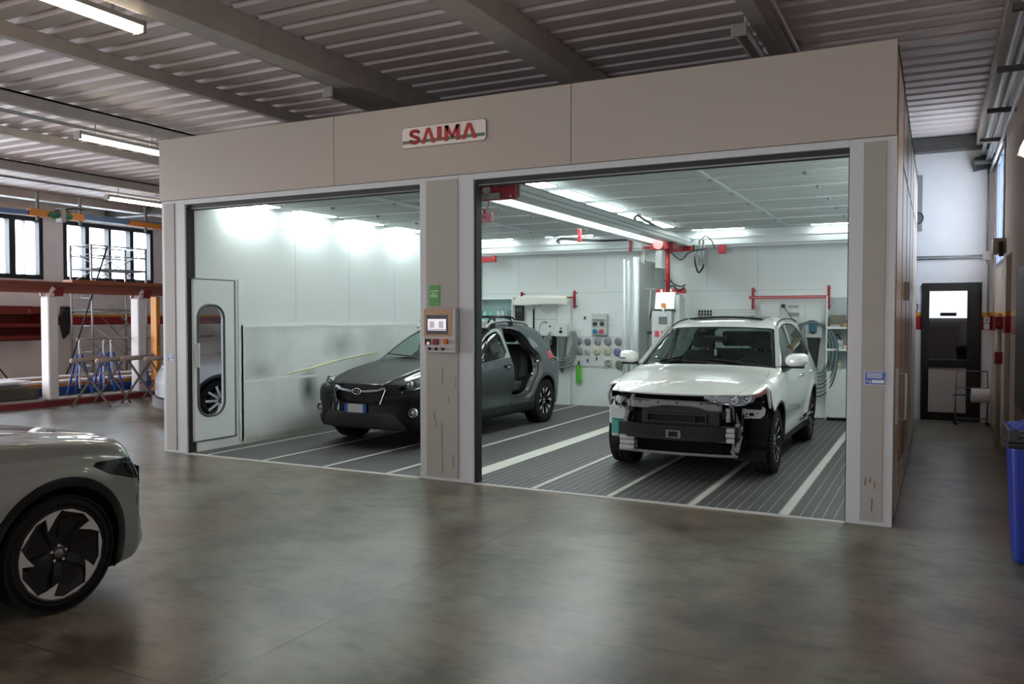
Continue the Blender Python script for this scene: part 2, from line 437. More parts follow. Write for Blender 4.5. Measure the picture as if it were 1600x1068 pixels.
# corrugated roof deck: ribs run across (x), pitch 0.33
mb = MB(); pts = []; y = -13.6
while y < 14.3:
    pts += [(y, 4.55), (y + .20, 4.55), (y + .235, 4.60), (y + .295, 4.60)]; y += 0.33
pts.append((y, 4.55))
vs = [(x, p[0], p[1]) for x in (-20.3, 1.5) for p in pts]; n = len(pts)
mb._add(vs, [(i, i + 1, n + i + 1, n + i) for i in range(n - 1)])
DECK = mat('corrugated_deck', (0.58, 0.51, 0.495), 0.5, noise=0.08, nscale=2)
struct(mb.build('ceiling', DECK))
mb = MB(); mb.box(-20.3, 1.5, -13.6, 14.6, 4.66, 4.75); struct(mb.build('roof', DECK))

# roof beams along y
def beam(x, w, z0, shape='C', y0=-13.3, y1=14.0):
    mb = MB()
    if shape == 'C':
        mb.box(x - w / 2, x + w / 2, y0, y1, z0, z0 + .02).box(x + w / 2 - .02, x + w / 2, y0, y1, z0 + .02, 4.55).box(x - w / 2, x + w / 2, y0, y1, 4.52, 4.545)
    elif shape == 'I':
        mb.box(x - w / 2, x + w / 2, y0, y1, z0, z0 + .03).box(x - .02, x + .02, y0, y1, z0 + .03, 4.52).box(x - w / 2, x + w / 2, y0, y1, 4.52, 4.545)
    else:
        mb.box(x - w / 2, x + w / 2, y0, y1, z0, 4.545)
    return struct(mb.build('ceiling_beam', STEELGREY))
beam(-14.9, .12, 4.36); beam(-12.3, .10, 4.42, 'B'); beam(-10.25, .12, 4.38); beam(-7.85, .10, 4.40, 'B')
beam(-5.72, .26, 4.28, 'B'); beam(-3.40, .30, 4.32, 'B'); beam(-1.20, .14, 4.36, 'B'); beam(0.90, .18, 4.36, 'B')
beam(-18.2, .3, 4.36, 'B'); beam(-19.8, .35, 4.30, 'B')
mb = MB(); mb.box(-20, 1.0, 7.75, 7.99, 4.33, 4.54); struct(mb.build('ceiling_beam', mat('end_beam_dark', (0.06, 0.055, 0.05), 0.6)))
# box beam along the left wall and its pipe
# ================================================================ THE SPRAY BOOTH
FASCIA = mat('booth_fascia_beige', (0.39, 0.345, 0.29), 0.38, noise=0.02, nscale=2)
ALU = mat('booth_white_profile', (0.52, 0.545, 0.54), 0.35)
INSET = mat('booth_post_grey', (0.34, 0.325, 0.285), 0.5, noise=0.05, nscale=5)
BWHITE = mat('booth_panel_white', (0.74, 0.79, 0.78), 0.45, noise=0.03, nscale=1.5)
RUBBER = mat('dark_rubber', (0.015, 0.018, 0.018), 0.6)
SCREWM = mat('zinc_screw', (0.45, 0.45, 0.45), 0.4, 0.9)
XL, XR0, ZT, ZF, ZO = -8.26, 0.0, 3.836, 3.09, 3.0
booth = thing('spray_booth', 'large two bay white walled spray booth with beige fascia and open fronts', 'spray booth', (0, 0, 0))
cut = [XL, -5.542, -2.76, XR0]
for a, b in zip(cut[:-1], cut[1:]):
    MB().box(a + .003, b - .003, -.02, .04, ZF + .003, ZT).build('fascia_panel', FASCIA, booth, bevel=0.003)
MB().box(XL + .01, XR0 - .01, -.012, .03, ZF, ZT - .005).build('fascia_backing', mat('fascia_gap', (0.12, 0.11, 0.1), 0.6), booth)
def post(x0, x1, i0, i1, name):
    m = MB(); m.box(x0, x1, -.005, .12, 0.0, ZF)
    o = m.build(name, ALU, booth, bevel=0.004)
    m = MB(); m.box(i0, i1, -.014, -.005, .035, ZO + .055)
    p = m.build('post_panel', INSET, o, bevel=0.002)
    return o, p
lp, lpp = post(XL + .02, -7.84, -8.185, -8.012, 'left_post')
cp, cpp = post(-4.447, -3.813, -4.368, -3.99, 'centre_post')
rp, rpp = post(-.343, -.0, -.238, -.072, 'right_post')
# scratches on the centre post
rnd = random.Random(4)
m = MB()
for sx, z, L in ((-4.17, 1.0, .16), (-4.18, .30, .30), (-4.18, .08, .2), (-4.05, .14, .14), (-4.27, .62, .10), (-4.02, .95, .12), (-4.10, .80, .07), (-4.25, .55, .08)):
    pts = [(sx + rnd.uniform(-.006, .006), -.0146, z + L * k / 6) for k in range(7)]
    m.tube(pts, .0022, 4)
m.build('scratch', mat('scratch_grey', (0.13, 0.125, 0.12), 0.7), cp)
m = MB()
for sx, z, L in ((-.20, .32, .06), (-.165, .34, .05), (-.13, .30, .06), (-.15, .12, .1)):
    m.tube([(sx, -.0146, z), (sx + .003, -.0146, z + L)], .0035, 4)
m.build('scratch', mat('scratch_brown', (0.16, 0.10, 0.07), 0.7), rp)
# header frames over both openings
for x0, x1 in ((-7.84, -4.447), (-3.813, -.343)):
    m = MB(); m.box(x0, x1, -.005, .12, ZO + .03, ZF); h = m.build('header_frame', ALU, booth, bevel=.003)
    m = MB(); m.box(x0, x1, .05, .09, ZO - .022, ZO + .03).box(x0, x1, .12, .26, ZO + .0, ZO + .02); m.build('curtain_track', mat('track_grey', (0.22, 0.23, 0.23), 0.4, 0.6), h)
    m = MB(); m.box(x0, x1, .036, .05, ZO - .012, ZO + .03).box(x0, x1, .10, .125, ZO - .03, ZO + .0); m.build('seal', RUBBER, h)
    m = MB(); m.box(x0, x0 + .018, .02, .13, 0.01, ZO).box(x1 - .012, x1, .05, .13, 0.01, ZO); m.build('jamb_seal', RUBBER, h)
    m = MB(); m.box(x0, x1, -.03, .03, -.01, .008); m.build('threshold_strip', mat('threshold_pale', (0.46, 0.46, 0.43), 0.5), booth)
# walls
m = MB()
m.box(-7.90, -7.80, .73, 7.42, 0, 3.836).box(-7.90, -7.80, .12, .73, 2.13, 3.836).box(-7.90, -7.80, .12, .73, 0, .145)
wl = m.build('side_wall', BWHITE, booth)
m = MB()
for yj in (1.9, 3.1, 4.3, 5.5): m.box(-7.80, -7.799, yj - .003, yj + .003, 1.60, 3.0)
for y0, y1, z in ((.9, 7.3, 2.86),): m.box(-7.80, -7.799, y0, y1, z - .002, z + .002)
m.build('panel_joint', mat('joint_grey', (0.45, 0.49, 0.49), 0.6), wl)
# vertical profile beside the service door and paper masking on the lower wall
m = MB(); m.box(-7.80, -7.785, .80, .90, .05, 2.16).box(-7.80, -7.79, .90, 7.3, 1.535, 1.575).box(-7.80, -7.792, .90, 7.3, .80, .835).box(-7.80, -7.785, .84, .875, .05, 1.56)
m.build('wall_moulding', mat('moulding_pale', (0.78, 0.82, 0.78), 0.5), wl)
def masked_paper():
    m = bpy.data.materials.new('masked_lower_wall'); m.use_nodes = True
    nt = m.node_tree; b = nt.nodes['Principled BSDF']; N = nt.nodes.new; Lk = nt.links.new
    tc = N('ShaderNodeTexCoord'); sp = N('ShaderNodeSeparateXYZ'); Lk(tc.outputs['Object'], sp.inputs[0])
    n = N('ShaderNodeTexNoise'); n.inputs['Scale'].default_value = 1.6; n.inputs['Detail'].default_value = 7; Lk(tc.outputs['Object'], n.inputs['Vector'])
    r = N('ShaderNodeValToRGB'); r.color_ramp.elements[0].position = .3; r.color_ramp.elements[0].color = (.60, .65, .61, 1)
    r.color_ramp.elements[1].position = .6; r.color_ramp.elements[1].color = (.74, .79, .77, 1); Lk(n.outputs[0], r.inputs[0])
    def blob(cy, cz, ry, rz, soft, col, prev):
        a = N('ShaderNodeVectorMath'); a.operation = 'SUBTRACT'; Lk(tc.outputs['Object'], a.inputs[0]); a.inputs[1].default_value = (-7.8, cy, cz)
        s = N('ShaderNodeVectorMath'); s.operation = 'MULTIPLY'; Lk(a.outputs[0], s.inputs[0]); s.inputs[1].default_value = (0, 1 / ry, 1 / rz)
        l = N('ShaderNodeVectorMath'); l.operation = 'LENGTH'; Lk(s.outputs[0], l.inputs[0])
        ad = N('ShaderNodeMath'); ad.operation = 'MULTIPLY_ADD'; Lk(n.outputs[0], ad.inputs[0]); ad.inputs[1].default_value = .9; Lk(l.outputs['Value'], ad.inputs[2])
        mr = N('ShaderNodeMapRange'); mr.inputs[1].default_value = 1.45 - soft; mr.inputs[2].default_value = 1.45; mr.inputs[3].default_value = 1; mr.inputs[4].default_value = 0; Lk(ad.outputs[0], mr.inputs[0])
        x = N('ShaderNodeMix'); x.data_type = 'RGBA'; Lk(mr.outputs[0], x.inputs[0]); Lk(prev, x.inputs[6]); x.inputs[7].default_value = (*col, 1)
        return x.outputs[2]
    c = blob(2.15, .63, .26, .42, .9, (.10, .105, .10), r.outputs[0])      # overspray soot patch
    c = blob(1.2, .95, .35, .18, 1.1, (.40, .43, .41), c)
    c = blob(2.9, 1.25, .6, .3, 1.1, (.36, .39, .37), c)
    c = blob(1.6, .0, 2.2, .12, 1.0, (.38, .38, .24), c)
    Lk(c, b.inputs['Base Color']); b.inputs['Roughness'].default_value = .6
    return m
m = MB(); m.box(-7.80, -7.797, .90, 7.35, .02, 1.54); m.build('masking_film', masked_paper(), wl)
m = MB(); m.tube([(-7.79, 1.75, .88), (-7.788, 2.2, .93), (-7.79, 2.9, 1.03), (-7.79, 3.8, 1.1)], .008, 5); m.build('masking_tape', mat('yellow_tape', (0.62, 0.62, 0.30), 0.6), wl)
# service door in the left wall
sd = MB(); inr = rrect(.40, 1.36, .16, 8, .325, 1.13); cy_, cz_ = .325, 1.13; otr = []
for a, b_ in inr:
    dy, dz = a - cy_, b_ - cz_; k_ = min((.405 if dy > 0 else .265) / max(1e-6, abs(dy)), (1.0 if dz > 0 else .985) / max(1e-6, abs(dz))); otr.append((cy_ + dy * k_, cz_ + dz * k_))
_n = len(inr); _v = [(x, a, b_) for x in (-7.775, -7.815) for ring_ in (inr, otr) for a, b_ in ring_]
sd._add(_v, [(k, (k + 1) % _n, _n + (k + 1) % _n, _n + k) for k in range(_n)] + [(2 * _n + k, 2 * _n + (k + 1) % _n, 3 * _n + (k + 1) % _n, 3 * _n + k) for k in range(_n)]
        + [(k, (k + 1) % _n, 2 * _n + (k + 1) % _n, 2 * _n + k) for k in range(_n)] + [(_n + k, _n + (k + 1) % _n, 3 * _n + (k + 1) % _n, 3 * _n + k) for k in range(_n)])
for cy2, cz2 in ((.06, .145), (.73, .145), (.06, 2.13), (.73, 2.13)):
    near = sorted(otr, key=lambda p: (p[0] - cy2) ** 2 + (p[1] - cz2) ** 2)
    p1 = min((p for p in otr if abs(p[0] - cy2) < 1e-3), key=lambda p: abs(p[1] - cz2), default=near[0]); p2 = min((p for p in otr if abs(p[1] - cz2) < 1e-3), key=lambda p: abs(p[0] - cy2), default=near[1])
    for x in (-7.775, -7.815): sd._add([(x, cy2, cz2), (x, *p1), (x, *p2)], [(0, 1, 2)])
sdo = sd.build('service_door', BWHITE, booth)
m = MB(); m.box(-7.80, -7.782, .73, .745, .13, 2.145).box(-7.80, -7.782, .04, .745, 2.13, 2.145).box(-7.80, -7.782, .04, .745, .13, .145); m.build('door_gap', mat('door_gap_dark', (0.10, 0.12, 0.12), 0.6), sdo)
m = MB(); ring = [(-7.772, y, z) for y, z in rrect(.42, 1.38, .17, 8, .325, 1.13)]; m.tube(ring, .016, 8, closed=True)
m.build('window_seal', mat('grey_seal', (0.07, 0.085, 0.085), 0.5), sdo)
m = MB(); m.prism(rrect(.40, 1.36, .16, 8, .325, 1.13), 'x', -7.796, -7.790)
m.build('window_pane', glass('door_pane', (.86, .88, .90), 1.0), sdo)
m = MB(); m.tube(spline([(-7.775, .09, 1.33), (-7.73, .09, 1.33), (-7.73, .09, 1.33), (-7.73, .09, 1.07), (-7.73, .09, 1.07), (-7.775, .09, 1.07)], 4), .012, 8).box(-7.78, -7.765, .06, .12, 1.05, 1.35)
m.build('handle', mat('handle_white', (0.7, 0.74, 0.74), 0.4), sdo)
# back wall
m = MB(); m.box(XL, XR0, 7.35, 7.42, 0, 3.83)
bw = m.build('back_wall', BWHITE, booth)
m = MB()
for xj in (-7.0, -6.18, -5.2, -3.3, -2.43, -.9): m.box(xj - .003, xj + .003, 7.347, 7.35, 2.2, 2.85)
for xj in (-5.87,): m.box(xj - .006, xj + .006, 7.345, 7.35, 0, 2.14)
m.box(-7.8, -1.3, 7.347, 7.35, 2.13, 2.136)
m.build('panel_joint', MATS['joint_grey'], bw)
m = MB(); m.box(-.06, XR0, .12, 7.42, 0.02, 3.83)
rw = m.build('side_wall', mat('booth_outer_beige', (0.52, 0.43, 0.36), 0.3, noise=.04, nscale=2), booth)
m = MB(); m.box(-.10, -.06, .12, 7.35, 0, 3.2); m.build('side_wall_lining', BWHITE, booth)
m = MB(); m.box(XL, XR0, .12, 7.42, 3.76, 3.83); m.build('roof_panel', FASCIA, booth)
m = MB()
for yj in (.0, 1.2, 2.4, 3.6, 4.8, 6.0): m.box(0, .004, yj + .12, yj + .13, .03, 3.83)
m.box(0, .006, 1.3, 7.3, 3.05, 3.07).box(.0, .012, .12, 7.4, 0.02, .06)
m.build('panel_joint', mat('joint_brown', (0.16, 0.13, 0.11), 0.5), rw)
m = MB()   # hinge, service door outline, bar handle on the outer right side
m.box(0, .05, 1.95, 2.12, 1.84, 2.02); m.build('hinge', mat('hinge_grey', (0.3, 0.3, 0.29), .5), rw)
m = MB(); m.tube([(0, .42, 1.2), (.075, .42, 1.2), (.075, .42, 0.82), (0, .42, .82)], .011, 8).box(0, .02, .36, .48, .78, 1.24)
m.build('handle', mat('handle_alu', (0.62, 0.64, 0.62), .35, .3), rw)
for a in ((1.0, 1.25, .44, .48), (1.0, 1.25, .38, .42), (1.7, 1.75, .3, .62), (2.0, 2.05, .3, .62), (2.3, 2.35, .3, .62)): MB().box(0, .009, *a).build('vent_slot', mat('vent_brown', (0.22, 0.17, 0.13), .5), rw)

# ceiling of the booth: filter cloth in a grid of pressed profiles
def filter_mat():
    m = bpy.data.materials.new('ceiling_filter_cloth'); m.use_nodes = True
    nt = m.node_tree; b = nt.nodes['Principled BSDF']; N = nt.nodes.new; Lk = nt.links.new
    tc = N('ShaderNodeTexCoord')
    mp = N('ShaderNodeMapping'); mp.inputs['Scale'].default_value = (.5, 14, 1); Lk(tc.outputs['Object'], mp.inputs[0])
    n = N('ShaderNodeTexNoise'); n.inputs['Scale'].default_value = 1.5; n.inputs['Detail'].default_value = 5; Lk(mp.outputs[0], n.inputs['Vector'])
    w = N('ShaderNodeTexWave'); w.bands_direction = 'Y'; w.inputs['Scale'].default_value = 3.4; w.inputs['Distortion'].default_value = 1.2; w.inputs['Detail'].default_value = 2; w.inputs['Detail Scale'].default_value = .6
    Lk(tc.outputs['Object'], w.inputs['Vector'])
    r = N('ShaderNodeValToRGB'); r.color_ramp.elements[0].position = .3; r.color_ramp.elements[0].color = (.62, .66, .655, 1)
    r.color_ramp.elements[1].position = .7; r.color_ramp.elements[1].color = (.84, .88, .875, 1); Lk(n.outputs[0], r.inputs[0])
    ra = N('ShaderNodeValToRGB'); ra.color_ramp.elements[0].position = .0; ra.color_ramp.elements[0].color = (.62, .64, .64, 1)
    ra.color_ramp.elements[1].position = .25; ra.color_ramp.elements[1].color = (1, 1, 1, 1); Lk(w.outputs[0], ra.inputs[0])
    x = N('ShaderNodeMix'); x.data_type = 'RGBA'; x.blend_type = 'MULTIPLY'; x.inputs[0].default_value = 1; Lk(r.outputs[0], x.inputs[6]); Lk(ra.outputs[0], x.inputs[7])
    Lk(x.outputs[2], b.inputs['Base Color']); b.inputs['Roughness'].default_value = .8
    bp = N('ShaderNodeBump'); bp.inputs['Strength'].default_value = .8; bp.inputs['Distance'].default_value = .03; Lk(w.outputs[0], bp.inputs['Height']); Lk(bp.outputs[0], b.inputs['Normal'])
    return m
m = MB(); m.box(-7.8, -.1, .12, 7.35, 3.15, 3.18)
cf = m.build('ceiling_filter', filter_mat(), booth)
m = MB()
for x in (-5.9, -4.13, -1.86): m.box(x - .025, x + .025, .13, 6.75, 3.12, 3.15)
for k in range(6): m.box(-7.6, -4.2, 1.62 + 1.0 * k - .012, 1.62 + 1.0 * k + .012, 3.132, 3.15).box(-3.95, -.1, 1.6 + 1.0 * k - .012, 1.6 + 1.0 * k + .012, 3.132, 3.15)
m.build('ceiling_profile', mat('profile_pale', (.64, .69, .69), .4), cf)
for x in (-6.9, -5.9, -4.9, -1.86, -.9):
    for k in range(5): m = MB(); m.cyl((x, 1.62 + k, 3.105), (x, 1.62 + k, 3.132), .026, 10); m.build('ceiling_clip', mat('clip_grey', (.28, .31, .31), .4), cf)
# bulkhead across the back under the ceiling
m = MB(); m.box(-7.8, -.1, 6.98, 7.35, 2.86, 3.15); m.build('bulkhead', BWHITE, booth)

# grating lanes between pale strips, flush with the hall floor
def grate_mat():
    m = bpy.data.materials.new('steel_floor_grating'); m.use_nodes = True
    nt = m.node_tree; b = nt.nodes['Principled BSDF']; N = nt.nodes.new; Lk = nt.links.new
    tc = N('ShaderNodeTexCoord'); sp = N('ShaderNodeSeparateXYZ'); Lk(tc.outputs['Object'], sp.inputs[0])
    def lines(axis, pitch, w):
        a = N('ShaderNodeMath'); a.operation = 'MULTIPLY'; a.inputs[1].default_value = 1 / pitch; Lk(sp.outputs[axis], a.inputs[0])
        f = N('ShaderNodeMath'); f.operation = 'FRACT'; Lk(a.outputs[0], f.inputs[0])
        g = N('ShaderNodeMath'); g.operation = 'LESS_THAN'; g.inputs[1].default_value = w; Lk(f.outputs[0], g.inputs[0]); return g.outputs[0]
    a = lines(0, .088, .10); bb = lines(1, .030, .26); fine = lines(0, .022, .2)
    mx = N('ShaderNodeMath'); mx.operation = 'MAXIMUM'; Lk(a, mx.inputs[0]); 
    s = N('ShaderNodeMath'); s.operation = 'MULTIPLY'; s.inputs[1].default_value = .38; Lk(bb, s.inputs[0])
    s2 = N('ShaderNodeMath'); s2.operation = 'MULTIPLY'; s2.inputs[1].default_value = .2; Lk(fine, s2.inputs[0])
    m2 = N('ShaderNodeMath'); m2.operation = 'MAXIMUM'; Lk(s.outputs[0], m2.inputs[0]); Lk(s2.outputs[0], m2.inputs[1]); Lk(m2.outputs[0], mx.inputs[1])
    n = N('ShaderNodeTexNoise'); n.inputs['Scale'].default_value = 2.0; n.inputs['Detail'].default_value = 5; Lk(tc.outputs['Object'], n.inputs['Vector'])
    r = N('ShaderNodeValToRGB'); r.color_ramp.elements[0].color = (.022, .021, .022, 1); r.color_ramp.elements[1].color = (.27, .26, .255, 1); Lk(mx.outputs[0], r.inputs[0])
    rr = N('ShaderNodeValToRGB'); rr.color_ramp.elements[0].position = .3; rr.color_ramp.elements[0].color = (.7, .68, .7, 1); rr.color_ramp.elements[1].position = .7; Lk(n.outputs[0], rr.inputs[0])
    x = N('ShaderNodeMix'); x.data_type = 'RGBA'; x.blend_type = 'MULTIPLY'; x.inputs[0].default_value = 1; Lk(r.outputs[0], x.inputs[6]); Lk(rr.outputs[0], x.inputs[7])
    Lk(x.outputs[2], b.inputs['Base Color']); b.inputs['Roughness'].default_value = .55
    bp = N('ShaderNodeBump'); bp.inputs['Strength'].default_value = .6; bp.inputs['Distance'].default_value = .006; Lk(mx.outputs[0], bp.inputs['Height']); Lk(bp.outputs[0], b.inputs['Normal'])
    return m
GRATE = grate_mat()
STRIP = mat('floor_strip_pale', (.50, .50, .45), .5, noise=.1, nscale=6)
strips = [(-7.80, .02), (-7.52, .045), (-6.63, .045), (-5.74, .05), (-4.88, .05), (-4.04, .21), (-3.17, .055), (-2.39, .055), (-1.62, .06), (-.83, .075)]
m = MB()
for x, w in strips: m.box(x - w / 2, x + w / 2, .03, 7.35, .0, .012)
sf = struct(m.build('floor_strip', STRIP))
names = ['against the left booth wall', 'second from the left wall, under the dark car', 'third from the left wall, under the dark car', 'fourth from the left wall, left of the centre post',
         'just left of the wide pale centre strip', 'just right of the wide pale centre strip', 'second right of the wide centre strip, beside the white SUV', 'under the left half of the white SUV', 'under the right wheels of the white SUV', 'along the right booth wall']
edges = [(x - w / 2, x + w / 2) for x, w in strips] + [(-.10, -.08)]
for k in range(10):
    x0, x1 = edges[k][1], edges[k + 1][0]
    if k == 0: x0 = -7.79
    m = MB(); m.box(x0 + .002, x1 - .002, .03, 7.34, .0, .009)
    tag(m.build('floor_grating', GRATE), 'dark steel floor grating lane ' + names[k], 'floor grating', 'lanes of steel grating in the booth floor')

# ceiling light units (recessed diffusers): emission of real lamps
DIFF = mat('booth_lamp_diffuser', (1, 1, 1), .5, emit=(0.90, 1.0, 0.985), estr=BOOTH_LAMP)
LFR = mat('lamp_frame_white', (.75, .78, .78), .4)
DIFFW = mat('wall_lamp_diffuser', (1, 1, 1), .5, emit=(0.90, 1.0, 0.985), estr=BOOTH_LAMP * 1.6)
def booth_light(cx, cy, sx, sy, z, label, group, tilt=0.0, wallrow=False):
    t = thing('ceiling_light', label, 'ceiling light', (cx, cy, z), 0, group)
    t.rotation_euler = (0, tilt, 0)
    MB().box(-sx / 2 - .02, sx / 2 + .02, -sy / 2 - .02, sy / 2 + .02, 0.006, .05).build('light_housing', LFR, t)
    MB().box(-sx / 2, sx / 2, -sy / 2, sy / 2, -.002, .006).build('diffuser', DIFFW if wallrow else DIFF, t)
    return t
order = ['nearest the booth front', 'second from the booth front', 'third from the booth front', 'fourth from the booth front', 'nearest the back wall']
for k in range(5):
    cy = .45 + 1.17 * k + .525
    booth_light(-7.66, cy, .18, .74, 3.135, 'bright long booth light along the left wall top, ' + order[k], 'lights along the left booth wall', 0, True)
    booth_light(-3.70, cy, .32, .84, 3.135, 'bright rectangular ceiling light beside the gantry rail, ' + order[k], 'lights in the row beside the gantry')
for cx, w, lb in ((-7.35, .95, 'behind the centre post over the dark car'), (-5.7, .9, 'second from the left over the back shelves'), (-2.99, .85, 'above the white SUV roof'), (-1.05, .9, 'in the right back corner')):
    booth_light(cx, 6.80, w, .10, 3.145, 'slim bright ceiling light at the booth back, ' + lb, 'slim lights along the back of the booth')
# ================================================================ VEHICLES: smooth body surfaces cut into panels
def pchip(xs, ys):
    xs = np.array(xs, float); ys = np.array(ys, float)
    if xs[0] > xs[-1]: xs, ys = xs[::-1], ys[::-1]
    h = np.diff(xs); d = np.diff(ys) / h; m = np.zeros_like(ys)
    m[0], m[-1] = d[0], d[-1]
    for i in range(1, len(xs) - 1):
        if d[i - 1] * d[i] > 0:
            w1, w2 = 2 * h[i] + h[i - 1], h[i] + 2 * h[i - 1]
            m[i] = (w1 + w2) / (w1 / d[i - 1] + w2 / d[i])
    def f(x):
        x = np.clip(x, xs[0], xs[-1]); i = np.clip(np.searchsorted(xs, x) - 1, 0, len(h) - 1)
        t = (x - xs[i]) / h[i]; t2 = t * t; t3 = t2 * t
        return (2 * t3 - 3 * t2 + 1) * ys[i] + (t3 - 2 * t2 + t) * h[i] * m[i] + (-2 * t3 + 3 * t2) * ys[i + 1] + (t3 - t2) * h[i] * m[i + 1]
    return f
def smax(a, b, k):
    h = np.clip(k - np.abs(a - b), 0, None) / k
    return np.maximum(a, b) + h * h * k * 0.25
def smin(a, b, k): return -smax(-a, -b, k)
def sstep(a, b, x):
    t = np.clip((x - a) / (b - a), 0, 1); return t * t * (3 - 2 * t)

def sd_poly(px, py, poly):
    """signed distance to a closed polygon (negative inside)"""
    P = np.array(poly, float); d = np.full(np.shape(px), 1e9); s = np.zeros(np.shape(px), bool)
    for i in range(len(P)):
        a, b = P[i], P[(i + 1) % len(P)]; e = b - a; wx, wy = px - a[0], py - a[1]
        t = np.clip((wx * e[0] + wy * e[1]) / max(1e-12, e @ e), 0, 1)
        d = np.minimum(d, np.hypot(wx - e[0] * t, wy - e[1] * t))
        c = (a[1] > py) != (b[1] > py)
        if abs(e[1]) > 1e-12: s ^= c & (px < e[0] * (py - a[1]) / e[1] + a[0])
    return np.where(s, -d, d)
def smooth_poly(poly, it=2):
    for _ in range(it):
        o = []
        for i in range(len(poly)):
            a, b = poly[i], poly[(i + 1) % len(poly)]
            o += [(a[0] * .8 + b[0] * .2, a[1] * .8 + b[1] * .2), (a[0] * .2 + b[0] * .8, a[1] * .2 + b[1] * .8)]
        poly = o
    return poly

def surface_net(f, lo, hi, h):
    n = [int(math.ceil((hi[k] - lo[k]) / h)) + 1 for k in range(3)]
    ax = [lo[k] + h * np.arange(n[k]) for k in range(3)]
    X, Y, Z = np.meshgrid(*ax, indexing='ij'); F = f(X, Y, Z); S = F < 0
    c = S[:-1, :-1, :-1]; anyv = np.zeros(c.shape, bool); allv = np.ones(c.shape, bool)
    acc = np.zeros(c.shape + (3,)); cnt = np.zeros(c.shape)
    for dx in (0, 1):
        for dy in (0, 1):
            for dz in (0, 1):
                q = S[dx:n[0] - 1 + dx, dy:n[1] - 1 + dy, dz:n[2] - 1 + dz]; anyv |= q; allv &= q
    act = anyv & ~allv
    idx = -np.ones(c.shape, int); ids = np.argwhere(act); idx[act] = np.arange(len(ids))
    def sl(o): return tuple(slice(o[k], n[k] - 1 + o[k]) for k in range(3))
    for axis in range(3):
        o1, o2 = [k for k in range(3) if k != axis]
        for a in (0, 1):
            for b in (0, 1):
                p = [0, 0, 0]; p[o1] = a; p[o2] = b; q = list(p); q[axis] = 1
                A, B = F[sl(p)], F[sl(q)]; cr = (A < 0) != (B < 0)
                t = np.where(cr, A / np.where(A == B, 1, A - B), 0)
                pos = [np.full(c.shape, float(p[k])) for k in range(3)]; pos[axis] = t
                for k in range(3): acc[..., k] += np.where(cr, pos[k], 0)
                cnt += cr
    V = (ids + acc[act] / cnt[act][:, None]) * h + np.array(lo)
    quads = []
    for axis in range(3):
        o1, o2 = (axis + 1) % 3, (axis + 2) % 3
        s0 = [slice(None)] * 3; s1 = [slice(None)] * 3; s0[axis] = slice(0, -1); s1[axis] = slice(1, None)
        A, B = S[tuple(s0)], S[tuple(s1)]
        for sign in (0, 1):
            E = (A & ~B) if sign == 0 else (~A & B)
            e = np.argwhere(E)
            e = e[(e[:, o1] > 0) & (e[:, o2] > 0) & (e[:, o1] < n[o1] - 1) & (e[:, o2] < n[o2] - 1)]
            def cell(d1, d2):
                g = e.copy(); g[:, o1] -= d1; g[:, o2] -= d2; return idx[g[:, 0], g[:, 1], g[:, 2]]
            q = np.stack([cell(1, 1), cell(0, 1), cell(0, 0), cell(1, 0)], 1)
            quads.append(q if sign == 0 else q[:, ::-1])
    Q = np.concatenate(quads); Q = Q[(Q >= 0).all(1)]
    return V, Q
def gradient(f, V, e=2e-3):
    g = np.zeros_like(V)
    for k in range(3):
        a = V.copy(); b = V.copy(); a[:, k] += e; b[:, k] -= e
        g[:, k] = (f(a[:, 0], a[:, 1], a[:, 2]) - f(b[:, 0], b[:, 1], b[:, 2])) / (2 * e)
    return g
def project(f, V, it=5):
    for _ in range(it):
        g = gradient(f, V); v = f(V[:, 0], V[:, 1], V[:, 2])
        V = V - np.clip(v / np.maximum((g * g).sum(1), .2), -.03, .03)[:, None] * g
    return V
def clip_mesh(V, faces, F):
    """keep the part where F < 0; cut exactly on F = 0"""
    V = np.asarray(V); neg = F < 0; out = []; newv = []; cache = {}; N = len(V)
    for fc in faces:
        s = [neg[i] for i in fc]
        if all(s): out.append(tuple(fc)); continue
        if not any(s): continue
        poly = []
        for k in range(len(fc)):
            a, b = fc[k], fc[(k + 1) % len(fc)]
            if neg[a]: poly.append(a)
            if neg[a] != neg[b]:
                key = (min(a, b), max(a, b))
                if key not in cache:
                    t = F[key[0]] / (F[key[0]] - F[key[1]]); t = min(max(t, 0.001), .999)
                    cache[key] = N + len(newv); newv.append(V[key[0]] * (1 - t) + V[key[1]] * t)
                poly.append(cache[key])
        if len(poly) >= 3: out.append(tuple(poly))
    V2 = np.vstack([V, np.array(newv)]) if newv else V
    used = sorted({i for f in out for i in f}); mp = {u: k for k, u in enumerate(used)}
    return V2[used] if used else np.zeros((0, 3)), [tuple(mp[i] for i in f) for f in out]

